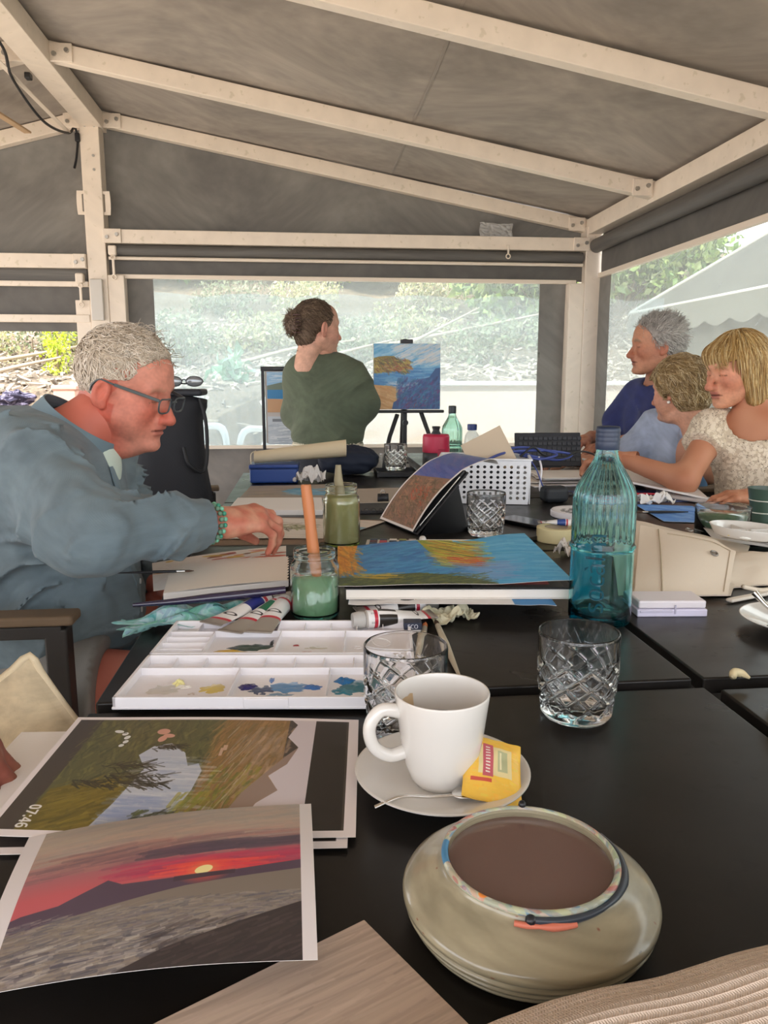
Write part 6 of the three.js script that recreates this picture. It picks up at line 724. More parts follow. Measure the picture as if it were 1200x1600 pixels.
const mixc = (a, b, t) => [lerp(a[0], b[0], t), lerp(a[1], b[1], t), lerp(a[2], b[2], t)];
const skinMat = new THREE.MeshPhysicalMaterial({ vertexColors: true, roughness: 0.5, specularIntensity: 0.6 });
const hairMat = new THREE.MeshPhysicalMaterial({ vertexColors: true, roughness: 0.55 });
const pose = (p, yaw, pitch = 0, roll = 0, s = 1) => new THREE.Matrix4().compose(V(...p), new THREE.Quaternion().setFromEuler(new THREE.Euler(roll, yaw, pitch, 'YZX')), V(s, s, s)); // head looks along +x; yaw about y, pitch about its z, roll about x
function headField(o) {
  const { w = 1, jowl = 0, nose = 1, chin = 1, ear = 1, neck = 0.056, cheek = 1, neckTo = [-0.06, -0.18, 0] } = o, L = [
    ell([-0.012, 0.032, 0], [0.1, 0.086, 0.076 * w], 0.02), ell([0.034, -0.03, 0], [0.056, 0.082, 0.06 * w], 0.03), ell([0.045, 0.05, 0], [0.046, 0.048, 0.055 * w], 0.03)];
  for (const s of [-1, 1]) L.push(cap([-0.008, -0.052, s * 0.052 * w], [0.06, -0.098 * chin, s * 0.014], 0.022, 0.02, 0.03), ell([0.06, -0.024, s * 0.038 * w], [0.026, 0.022, 0.022], 0.03), cap([0.079, 0.023, s * 0.038], [0.088, 0.02, s * 0.008], 0.0108, 0.0105, 0.018));
  if (cheek > 1) for (const s of [-1, 1]) L.push(ell([0.042, -0.052, s * 0.042 * w], [0.034, 0.034, 0.024 * cheek], 0.03));
  L.push(cap([0.088, 0.008, 0], [0.1 + 0.014 * nose, -0.036, 0], 0.0085, 0.0105, 0.014), ell([0.106 + 0.008 * nose, -0.041, 0], [0.0125, 0.0105, 0.0118], 0.009));
  for (const s of [-1, 1]) L.push(ell([0.1, -0.042, s * 0.0125], [0.0105, 0.0085, 0.0075], 0.009), sub(ell([0.103, 0.003, s * 0.031], [0.02, 0.0125, 0.0175], 0.02)), ell([0.0775, 0.001, s * 0.0315], [0.0135, 0.0125, 0.0145], 0.007));
  L.push(ell([0.077, -0.066, 0], [0.024, 0.024, 0.029], 0.022), ell([0.083, -0.103 * chin, 0], [0.021, 0.018, 0.021], 0.016));
  L.push(cap([0.097, -0.0622, -0.011], [0.097, -0.0622, 0.011], 0.0062, 0.0062, 0.008), cap([0.0945, -0.075, -0.01], [0.0945, -0.075, 0.01], 0.0068, 0.0068, 0.008), sub(cap([0.104, -0.0685, -0.018], [0.104, -0.0685, 0.018], 0.003, 0.003, 0.004)), sub(cap([0.0975, -0.069, -0.022], [0.0975, -0.069, 0.022], 0.0024, 0.0024, 0.004)), sub(cap([0.104, -0.087, -0.012], [0.104, -0.087, 0.012], 0.0065, 0.0065, 0.01)));
  if (jowl) L.push(ell([0.028, -0.114, 0], [0.042, 0.026 * jowl, 0.044], 0.02), ell([-0.004, -0.112, 0], [0.05, 0.046 * jowl, 0.058], 0.03));
  L.push(cap([-0.03, -0.05, 0], neckTo, neck, neck * 1.06, 0.03));
  for (const s of [-1, 1]) { const z = s * 0.0775 * w; L.push(ell([-0.008, -0.008, z + s * 0.004], [0.019 * ear, 0.033 * ear, 0.0095], 0.006, s * 0.35, -0.18), sub(ell([-0.003, -0.004, z + s * 0.0135], [0.0105 * ear, 0.021 * ear, 0.0095], 0.004, s * 0.35, -0.18)), ell([-0.002, -0.035 * ear, z + s * 0.002], [0.0085, 0.0085, 0.006], 0.008)); }
  return field(L);
}
function skinColour(c, o = {}) {
  const base = lin(c), red = lin(o.red ?? c), lip = lin(o.lip ?? '#b0675c'), brow = lin(o.brow ?? '#8a7560'), lid = lin(o.lid ?? '#7a5a4c');
  return (x, y, z) => { // head coordinates
    let k = base; const a = Math.abs(z); k = mixc(k, red, clamp(0.75 * Math.exp(-((y + 0.03) ** 2 / 0.0016 + (a - 0.045) ** 2 / 0.0009)) + (x > 0.1 ? 0.6 * Math.exp(-((y + 0.035) ** 2) / 0.0006) : 0) + (a > 0.074 && x < 0.02 ? 0.7 : 0) + (o.neckRed ?? 0) * smooth(-0.03, -0.1, y) * smooth(0.07, 0.02, x)));
    k = k.map((v) => v * (1 + 0.2 * noise(x * 38, y * 38, z * 38) + 0.16 * noise(x * 150, y * 150, z * 150)));
    if (x > 0.088 && a < 0.024 && y < -0.056 && y > -0.082) k = mixc(k, lip, 0.75 * smooth(0.024, 0.016, a)); if (x > 0.08 && a < 0.028 && Math.abs(y + 0.0688) < 0.0016) k = mixc(k, lin('#4a2420'), 0.7);
    if (x > 0.07 && a > 0.014 && a < 0.05 && Math.abs(y - 0.024 + (a - 0.03) ** 2 * 6) < 0.0048) k = mixc(k, brow, o.browK ?? 0.7);
    if (x > 0.078 && a > 0.018 && a < 0.046 && Math.abs(y + 0.004 + (a - 0.032) ** 2 * 12) < 0.0014) k = mixc(k, lid, 0.85);
    return k;
  };
}
// strands growing from a shell of hair
function strands(shell, n, o) {
  const r = rng(o.seed ?? 5), pos = shell.attributes.position, nor = shell.attributes.normal, P = [], N = [], C = [], I = [], m = o.seg ?? 5, cols = o.cols.map(lin);
  for (let s = 0; s < n; s++) {
    const i = Math.floor(r() * pos.count), p = V().fromBufferAttribute(pos, i), nn = V().fromBufferAttribute(nor, i); if (o.keep && !o.keep(p)) continue;
    const d = o.flow(p, nn, r).normalize(), L = o.len * (0.55 + 0.8 * r()), side = nn.clone().cross(d).normalize(), w = o.width * (0.6 + 0.8 * r()), ph = r() * 6.3, cur = (o.curl ?? 0) * (0.5 + r()), c0 = mixc(cols[Math.floor(r() * cols.length)], cols[Math.floor(r() * cols.length)], r()), lift = (o.lift ?? 0.15) * (0.6 + r()), b0 = P.length / 3;
    let h = p.clone(); for (let k = 0; k <= m; k++) { const t = k / m; if (o.hug && k) { h.addScaledVector(d, L / m); h.addScaledVector(side, cur * Math.sin(ph + t * 4) / m); const e = 0.002, f0 = o.hug(h.x, h.y, h.z), gx = o.hug(h.x + e, h.y, h.z) - f0, gy = o.hug(h.x, h.y + e, h.z) - f0, gz = o.hug(h.x, h.y, h.z + e) - f0, gl = Math.hypot(gx, gy, gz) || 1, off = 0.0012 + (o.puff ?? 0) * Math.sin(PI * t * 0.8); const st = clamp(off - f0, -0.015, 0.015); h.add(V(gx, gy, gz).multiplyScalar(st / gl)); d.addScaledVector(V(gx, gy, gz).normalize(), -d.dot(V(gx, gy, gz).normalize())); if (o.bend) d.add(o.bend(h, t)); d.normalize(); } const q = o.hug ? h.clone() : p.clone().addScaledVector(nn, -0.003 + lift * L * Math.sin(t * PI * (o.arch ?? 0.6))).addScaledVector(d, L * t).addScaledVector(side, cur * Math.sin(ph + t * (o.turn ?? 5)) - cur * Math.sin(ph)).addScaledVector(nn, cur * 0.7 * Math.cos(ph + t * (o.turn ?? 5))); if (o.drop) q.y -= o.drop * t * t * L; const ww = w * (k === m ? 0.12 : 1 - 0.55 * t * t);
      for (let a = 0; a < 3; a++) { const an = a * 2.094 + 0.5, v = side.clone().multiplyScalar(Math.cos(an)).addScaledVector(nn, Math.sin(an)); P.push(q.x + v.x * ww, q.y + v.y * ww * 1, q.z + v.z * ww); N.push(v.x, v.y, v.z); C.push(...c0); } }
    for (let k = 0; k < m; k++) for (let a = 0; a < 3; a++) { const x = b0 + k * 3 + a, y = b0 + k * 3 + (a + 1) % 3; I.push(x, y, x + 3, y, y + 3, x + 3); }
  }
  return geom(P, I, N, null, C);
}
const tint = (g, c, amp = 0.15, f = 60) => { const p = g.attributes.position, a = [], b = lin(c); for (let i = 0; i < p.count; i++) { const k = 1 + amp * 2 * noise(p.getX(i) * f, p.getY(i) * f, p.getZ(i) * f); a.push(b[0] * k, b[1] * k, b[2] * k); } g.setAttribute('color', new THREE.Float32BufferAttribute(a, 3)); return g; };
const glue = (list) => mergeGeometries(list.map((g) => { const o = g.index ? g.toNonIndexed() : g.clone(); o.deleteAttribute('uv'); return o; }));
function hand(o = {}) { // wrist at the origin, fingers along +x, back of the hand up, little finger towards +z (right hand); mirrored for a left hand
  const { curl = [0.5, 0.8, 0.5], spread = 0.05, thumb = [0.5, 0.2], s = 1, mirror = 1 } = o, L = [cap([-0.05, 0, 0], [0.01, 0, 0], 0.027, 0.026, 0.02), cap([0.015, 0.002, -0.016], [0.085, 0.006, -0.027], 0.019, 0.0125, 0.016), cap([0.015, 0.002, 0.0], [0.088, 0.008, -0.008], 0.02, 0.013, 0.016), cap([0.015, 0.0, 0.012], [0.083, 0.005, 0.012], 0.019, 0.0125, 0.016), cap([0.012, -0.002, 0.018], [0.074, 0.0, 0.029], 0.018, 0.0115, 0.016)];
  const roots = [[0.085, 0.006, -0.028, 0.043, 0.026, 0.021, 0.0098], [0.09, 0.008, -0.008, 0.047, 0.03, 0.022, 0.01], [0.085, 0.005, 0.0125, 0.044, 0.028, 0.022, 0.0095], [0.075, 0.0, 0.031, 0.034, 0.021, 0.019, 0.0082]];
  roots.forEach(([x, y, z, a, b, c, r], i) => { let ang = 0, p = [x, y, z]; const cu = o.each?.[i] ?? curl, sp = (i - 1.4) * spread; [a, b, c].forEach((l, j) => { ang += cu[j]; const q = [p[0] + Math.cos(ang) * Math.cos(sp) * l, p[1] - Math.sin(ang) * l, p[2] + Math.sin(sp) * l * Math.cos(ang)]; L.push(cap(p, q, r * (1.04 - j * 0.08), r * (0.98 - j * 0.1), j ? 0.004 : 0.009)); p = q; }); });
  const [ta, tb] = thumb, t1 = [0.045, -0.008 - 0.02 * tb, -0.04], t2 = [t1[0] + 0.032 * Math.cos(ta), t1[1] - 0.018 * tb - 0.004, t1[2] - 0.022 * Math.sin(ta)], t3 = [t2[0] + 0.028 * Math.cos(ta * 0.3), t2[1] - 0.016 * tb, t2[2] - 0.012 * Math.sin(ta * 0.5) + 0.006]; L.push(cap([0.015, -0.004, -0.018], t1, 0.017, 0.0125, 0.014), cap(t1, t2, 0.0122, 0.011, 0.006), cap(t2, t3, 0.0108, 0.0085, 0.005));
  const f = field(L), c = o.colour ?? [0.5, 0.3, 0.22], c2 = o.red ?? c, g = nets(f, [-0.06, -0.11, -0.085], [0.2, 0.035, 0.07], 0.0033, (x, y, z) => mixc(c, c2, clamp(0.5 + 1.2 * noise(x * 45, y * 45, z * 45) + (x > 0.07 && x < 0.1 ? 0.3 : 0))).map((v) => v * (1 + 0.12 * noise(x * 160, y * 160, z * 160))));
  if (mirror < 0) { g.scale(1, 1, -1); const ix = g.index; for (let i = 0; i < ix.count; i += 3) { const t = ix.getX(i); ix.setX(i, ix.getX(i + 1)); ix.setX(i + 1, t); } }
  return g.scale(s, s, s);
}
const aim = (w, to, up = [0, 1, 0]) => { const x = V(...to).sub(V(...w)).normalize(), z = x.clone().cross(V(...up)).normalize(), y = z.clone().cross(x); return new THREE.Matrix4().makeBasis(x, y, z).setPosition(...w); };
const bounds = (list, pad) => { const lo = [1e9, 1e9, 1e9], hi = [-1e9, -1e9, -1e9]; for (const p of list) for (let i = 0; i < 3; i++) { lo[i] = Math.min(lo[i], p[i] - pad); hi[i] = Math.max(hi[i], p[i] + pad); } return [lo, hi]; };
function march(f, o, d) { let p = V(...o); const v = V(...d).normalize(); for (let i = 0; i < 80; i++) { const q = f(p.x, p.y, p.z); if (Math.abs(q) < 4e-4) break; p.addScaledVector(v, clamp(q * 0.7, -0.02, 0.02)); } return p; }
function person(label, base) { const o = thing('person', label, 'person', [base[0], 0, base[1]]); const put = (name, g, m) => part(o, name, g.translate(-base[0], 0, -base[1]), m); return { o, put }; }
// folds in cloth: long soft creases pulled along a direction
const folds = (x, y, z, amp, s, dir) => { const q = x * dir[0] + y * dir[1] + z * dir[2], a = noise(x * 4 * s, y * 4 * s, z * 4 * s), w = (1 - Math.abs(Math.sin((q * 34 + a * 4.5) * s))) ** 2, m = smooth(-0.25, 0.45, noise(x * 5.5, y * 5.5, z * 5.5 + 4)); return amp * (-2.2 * w * m + 0.9 * noise(x * 9 * s, y * 9 * s, z * 9 * s) + 0.45 * noise(x * 24 * s, y * 24 * s, z * 24 * s)); };
const cottonBump = dataTex(256, 256, (u, v) => 0.5 + 0.3 * Math.sin(u * 2 * PI * 80) * Math.sin(v * 2 * PI * 80) + 0.4 * tiled(u, v, 12, 2)); cottonBump.repeat.set(3, 3);
const cloth = (c, o = {}) => mat(c, 0.88, { bumpMap: cottonBump, bumpScale: 0.0007, sheen: 0.15, sheenColor: hex('#ffffff'), ...o });

// ======== the man in the denim shirt
{
  const B = [-0.6, -1.5], { o, put } = person('man with grey curly hair and glasses in a denim shirt bending over his sketch', B);
  const sh = [-0.475, 0.965, -1.36], el = [-0.345, 0.878, -1.225], wr = [-0.168, 0.852, -1.442], sh2 = [-0.46, 0.955, -1.71], el2 = [-0.42, 0.73, -1.8], wr2 = [-0.32, 0.675, -1.68];
  const torso = [ell([-0.61, 0.56, -1.52], [0.16, 0.13, 0.19], 0.05), ell([-0.52, 0.69, -1.52], [0.165, 0.16, 0.19], 0.08), ell([-0.505, 0.85, -1.53], [0.15, 0.17, 0.195], 0.08), ell([-0.56, 0.965, -1.535], [0.12, 0.09, 0.165], 0.08), cap(sh, sh2, 0.07, 0.07, 0.06)];
  const legs = [cap([-0.58, 0.54, -1.42], [-0.2, 0.575, -1.29], 0.1, 0.068, 0.05), cap([-0.58, 0.54, -1.62], [-0.2, 0.575, -1.74], 0.1, 0.068, 0.05)];
  const shins = [cap([-0.2, 0.575, -1.29], [-0.22, 0.09, -1.31], 0.062, 0.04), cap([-0.2, 0.575, -1.74], [-0.22, 0.09, -1.72], 0.062, 0.04), cap([-0.24, 0.06, -1.31], [-0.08, 0.04, -1.3], 0.042, 0.035), cap([-0.24, 0.06, -1.72], [-0.08, 0.04, -1.73], 0.042, 0.035)];
  const arm = [cap(sh, el, 0.06, 0.047, 0.03), cap(el, wr, 0.047, 0.029, 0.03)], arm2 = [cap(sh2, el2, 0.06, 0.047, 0.03), cap(el2, wr2, 0.047, 0.029, 0.03), ell([-0.27, 0.668, -1.64], [0.055, 0.02, 0.042], 0.02)];
  const skin = lin('#d8917e'), redS = lin('#cb6f5e');
  const bodyF = field([...torso.map((p) => ({ ...p, d: (x, y, z) => p.d(x, y, z) + 0.014 })), ...legs, ...shins, ...arm, ...arm2, cap([-0.49, 0.97, -1.535], [-0.395, 1.04, -1.54], 0.068, 0.06, 0.04)]);
  const body = nets(bodyF, [-0.82, -0.01, -1.9], [-0.02, 1.12, -1.12], 0.0125, (x, y, z) => (y > 0.94 ? mixc(lin('#d18c78'), lin('#c46250'), 0.72) : mixc(skin, redS, 0.45 + 0.6 * noise(x * 18, y * 18, z * 18))));
  const HM = pose([-0.342, 1.1, -1.545], -0.3, -0.28, 0.02, 0.87), hf = headField({ w: 1.06, jowl: 1.1, cheek: 1.2, nose: 1.15, ear: 1.0, neck: 0.066, neckTo: [-0.075, -0.13, 0], chin: 1.0 });
  const head = nets(hf, [-0.16, -0.2, -0.105], [0.135, 0.135, 0.105], 0.0036, skinColour('#d18c78', { red: '#c46250', lip: '#b4695c', brow: '#a58a72', browK: 0.3, neckRed: 0.75 })).applyMatrix4(HM);
  const HD = hand({ curl: [0.55, 0.75, 0.4], each: [[0.35, 0.75, 0.35], [0.5, 0.8, 0.35], [0.62, 0.85, 0.4], [0.7, 0.8, 0.45]], thumb: [0.25, 1.1], colour: lin('#d59a80'), red: lin('#c77762'), spread: 0.03 }).applyMatrix4(aim([-0.166, 0.852, -1.442], [-0.075, 0.851, -1.492], [0.1, 1, 0.28]));
  put('body', glue([body, head, HD]), skinMat);
  // shirt
  const sleeve = [cap(sh, el, 0.083, 0.064, 0.05), cap(el, [-0.235, 0.864, -1.362], 0.064, 0.05, 0.03), cap([-0.235, 0.864, -1.362], [-0.19, 0.857, -1.418], 0.049, 0.045, 0.012), cap(sh2, el2, 0.083, 0.066, 0.05), cap(el2, [-0.35, 0.69, -1.72], 0.066, 0.05, 0.03)];
  const shirtL = [...torso.map((p) => ({ ...p, d: (x, y, z) => p.d(x, y, z) - 0.008 })), ...sleeve, ell([-0.475, 0.67, -1.5], [0.15, 0.09, 0.19], 0.05)];
  const base = field(shirtL), cuffN = V(...wr).sub(V(...el)).normalize(), neckN = V(0.62, 0.6, 0).normalize();
  const sf = (x, y, z) => { const nearArm = smooth(0.25, 0.05, Math.hypot(x - el[0], y - el[1], z - el[2])); let d = base(x, y, z) + (0.05 + 0.95 * smooth(0.12, 0.24, Math.hypot(x + 0.43, y - 1.03, z + 1.54))) * folds(x, y, z, 0.0115 + 0.004 * nearArm, 1.2, z > -1.34 ? [0.7, -0.9, 0.4] : [0.5, 1, 0.3]); d = Math.max(d, (x - -0.186) * cuffN.x + (y - 0.853) * cuffN.y + (z - -1.42) * cuffN.z - (z > -1.47 ? 0 : 1)); d = Math.max(d, 0.5 + 0.03 * noise(x * 8, z * 8) - y); const nk = Math.hypot(x + 0.43, y - 1.03, z + 1.54) - 0.074; return Math.max(d, -nk); };
  put('shirt', nets(sf, [-0.84, 0.44, -1.92], [-0.15, 1.11, -1.11], 0.0085), cloth('#8598a2', { map: clothTone }));
  // collar, placket, buttons, chest mark
  const ax = V(0.55, 0.75, 0).normalize(), e1 = V(0.75, -0.55, 0), e2 = V(0, 0, 1), c0 = V(-0.452, 1.0, -1.54);
  put('collar', sheet((u, v) => { const a = lerp(-2.78, 2.78, u) + PI, r = lerp(0.104, 0.083, v), tip = Math.pow(Math.abs(u - 0.5) * 2, 6), p = c0.clone().addScaledVector(e1, Math.cos(a + PI) * -1 * r * 1.05).addScaledVector(e2, Math.sin(a + PI) * -1 * r).addScaledVector(ax, lerp(-0.04, 0.05, v) - 0.02 * tip * (1 - v)); return p.toArray(); }, 48, 8, 0.003), [cloth('#7c929d', { map: clothTone }), cloth('#71858f')]);
  const pl = []; for (let i = 0; i <= 12; i++) { const t = i / 12, q = march(sf, [-0.1, lerp(0.955, 0.62, t), -1.5 + 0.02 * t], [-1, 0, 0]); pl.push([q.x + 0.002, q.y, q.z]); }
  put('placket', sheet((u, v) => { const f = v * 12, k = Math.min(11, Math.floor(f)), a = pl[k], b = pl[k + 1], t = f - k; return [lerp(a[0], b[0], t) - 0.004 * Math.abs(u - 0.5), lerp(a[1], b[1], t), lerp(a[2], b[2], t) + (u - 0.5) * -0.034]; }, 4, 36, 0.002), [cloth('#768b96'), cloth('#768b96')]);
  for (let i = 1; i < 6; i++) { const q = pl[i * 2]; put('button', new THREE.CylinderGeometry(0.0055, 0.0055, 0.002, 12).rotateZ(PI / 2).translate(q[0] + 0.003, q[1], q[2]), mat('#cfd6d8', 0.4)); }
  { const q = march(sf, [-0.1, 0.875, -1.63], [-1, 0, 0]), g = []; for (const [a, b, c, d] of [[-0.006, -0.014, 0.002, 0.014], [-0.002, 0.0, 0.01, 0.006], [-0.002, -0.002, -0.01, 0.006], [0, -0.008, 0.009, -0.014], [-0.003, -0.01, -0.01, -0.012]]) g.push(taper([[0, b, a], [0.001, (b + d) / 2, (a + c) / 2 + 0.001], [0, d, c]], [0.0012, 0.0016, 0.001], 6, 5)); put('embroidered_mark', merge(g).translate(q.x + 0.003, q.y, q.z), mat('#e6eaea', 0.8)); }
  // undershirt and shorts
  put('undershirt', nets(field([ell([-0.4, 0.955, -1.525], [0.045, 0.075, 0.05], 0.02)]), [-0.48, 0.86, -1.6], [-0.33, 1.05, -1.45], 0.008), cloth('#c9d8cc'));
  const shortsF = field([ell([-0.61, 0.55, -1.52], [0.17, 0.135, 0.2], 0.05), cap([-0.58, 0.545, -1.42], [-0.33, 0.572, -1.325], 0.115, 0.098, 0.05), cap([-0.58, 0.545, -1.62], [-0.33, 0.572, -1.7], 0.115, 0.098, 0.05), ell([-0.46, 0.63, -1.43], [0.12, 0.055, 0.09], 0.04)]);
  put('shorts', nets((x, y, z) => Math.max(shortsF(x, y, z) + folds(x, y, z, 0.0025, 1, [1, 0.3, 0.3]), x + 0.36), [-0.82, 0.4, -1.86], [-0.26, 0.72, -1.2], 0.011), cloth('#8d8b87'));
  for (const z of [-1.31, -1.72]) put('shoe', nets(field([cap([-0.25, 0.05, z], [-0.06, 0.042, z], 0.048, 0.04, 0.02)]), [-0.32, 0, z - 0.08], [0, 0.12, z + 0.08], 0.012), mat('#3b3a3c', 0.7));
  // hair
  const lineY = (x) => (x > 0.035 ? lerp(0.035, 0.108, smooth(0.035, 0.085, x)) : x > -0.022 ? lerp(0.022, 0.035, smooth(-0.022, 0.035, x)) : lerp(-0.05, 0.022, smooth(-0.045, -0.022, x)));
  const hairF = (x, y, z) => { const top = Math.max(0, y - 0.05) * 0.12, dd = ell([-0.014, 0.034, 0], [0.1035, 0.09, 0.081], 0.02).d(x, y, z) - top - 0.001 + 0.0035 * noise(x * 55, y * 55, z * 55); return Math.max(dd, lineY(x + Math.abs(z) * 0.1 - 0.008) - y - 0.02 * Math.max(0, 0.03 - Math.abs(z)) * (x > 0.05 ? 30 : 0) * 0.02); };
  const shell = nets(hairF, [-0.14, -0.07, -0.11], [0.13, 0.16, 0.11], 0.0045), greys = ['#e0d3c2', '#cdbfad', '#b3a490', '#ebe1d4', '#c2b39f', '#d8cbb8'];
  const tuft = strands(shell, 4200, { seed: 3, len: 0.03, width: 0.00125, curl: 0.016, puff: 0.004, hug: hairF, cols: greys, flow: (p, n, r) => { const d = V(0.35 + (p.y > 0.08 ? 0.5 : 0), -0.75 + (p.y > 0.07 ? 0.8 : 0), 0).add(V(r() - 0.5, r() - 0.5, r() - 0.5).multiplyScalar(1.2)); return d.addScaledVector(n, -d.dot(n) + 0.15); } });
  const wisps = strands(shell, 420, { seed: 9, len: 0.026, width: 0.001, curl: 0.005, turn: 7, lift: 0.35, cols: greys, keep: (p) => p.y > 0.07 && p.x > -0.02, flow: (p, n, r) => V(0.9, 0.15, 0).add(V(r() - 0.5, r() - 0.3, r() - 0.5)) });
  put('hair', glue([tint(shell, '#c6b8a4', 0.25, 90), tuft, wisps]).applyMatrix4(HM), hairMat);
  // glasses
  const gm = mat('#4a5356', 0.3), toW = (g) => g.applyMatrix4(HM), rim = (s) => { const c = new THREE.CatmullRomCurve3([[-0.021, 0.012], [0, 0.014], [0.021, 0.012], [0.024, 0], [0.019, -0.014], [0, -0.017], [-0.019, -0.014], [-0.024, 0]].map(([a, b]) => V(0.116 - Math.abs(a + s * 0.006) * 0.12, b - 0.004, s * 0.034 + a)), true); return new THREE.TubeGeometry(c, 48, 0.0019, 8, true); };
  const frame = [rim(1), rim(-1), tube([[0.117, 0.002, -0.011], [0.12, 0.005, 0], [0.117, 0.002, 0.011]], 0.0018, 10, 8)]; for (const s of [-1, 1]) frame.push(bar([0.112, 0.007, s * 0.059], [0.02, 0.017, s * 0.0895], 0.0028, 0.0068, 0.001), tube([[0.02, 0.017, s * 0.0895], [-0.012, 0.019, s * 0.09], [-0.03, 0.004, s * 0.087], [-0.034, -0.01, s * 0.085]], 0.0021, 14, 6));
  const gl = part(o, 'eyeglasses', toW(merge(frame)).translate(-B[0], 0, -B[1]), gm);
  for (const s of [-1, 1]) { const sp = new THREE.Shape(); [[-0.021, 0.012], [0, 0.014], [0.021, 0.012], [0.024, 0], [0.019, -0.014], [0, -0.017], [-0.019, -0.014], [-0.024, 0]].forEach(([a, b], i) => (i ? sp.lineTo(a, b) : sp.moveTo(a, b))); part(gl, 'lens', toW(new THREE.ShapeGeometry(sp).rotateY(PI / 2).scale(1, 1, -1).translate(0.114, -0.004, s * 0.034)).translate(-B[0], 0, -B[1]), mat('#ffffff', 0.02, { transmission: 1, ior: 1.5 })); }
  // bead bracelets
  const q = (t, off, r) => { const c = V(...el).lerp(V(...wr), t), x = V(...wr).sub(V(...el)).normalize(), y = V(0, 1, 0), z = x.clone().cross(y).normalize(), y2 = z.clone().cross(x), g = []; for (let i = 0; i < 20; i++) { const a = i / 20 * 2 * PI, p = c.clone().addScaledVector(y2, Math.cos(a) * r).addScaledVector(z, Math.sin(a) * r).addScaledVector(x, off * Math.cos(a)); g.push(new THREE.SphereGeometry(0.0047, 8, 6).translate(p.x, p.y, p.z)); } return g; };
  const b1 = part(o, 'bracelet', merge(q(0.95, 0.006, 0.0355).filter((_, i) => i % 2)).translate(-B[0], 0, -B[1]), mat('#3f9a80', 0.3)); part(b1, 'bead', merge(q(0.95, 0.006, 0.0355).filter((_, i) => !(i % 2))).translate(-B[0], 0, -B[1]), mat('#7cc4a6', 0.3)); part(o, 'bracelet', merge(q(0.915, 0.004, 0.0365)).translate(-B[0], 0, -B[1]), mat('#6b8f78', 0.45));
}
single('pencil', 'short dark pencil held in the man fingers over his sketch', 'pencil', taper([[-0.075, 0.766, -1.545], [-0.066, 0.79, -1.535], [-0.055, 0.84, -1.52]], [0.001, 0.003, 0.003], 8, 8), mat('#3a302c', 0.5));
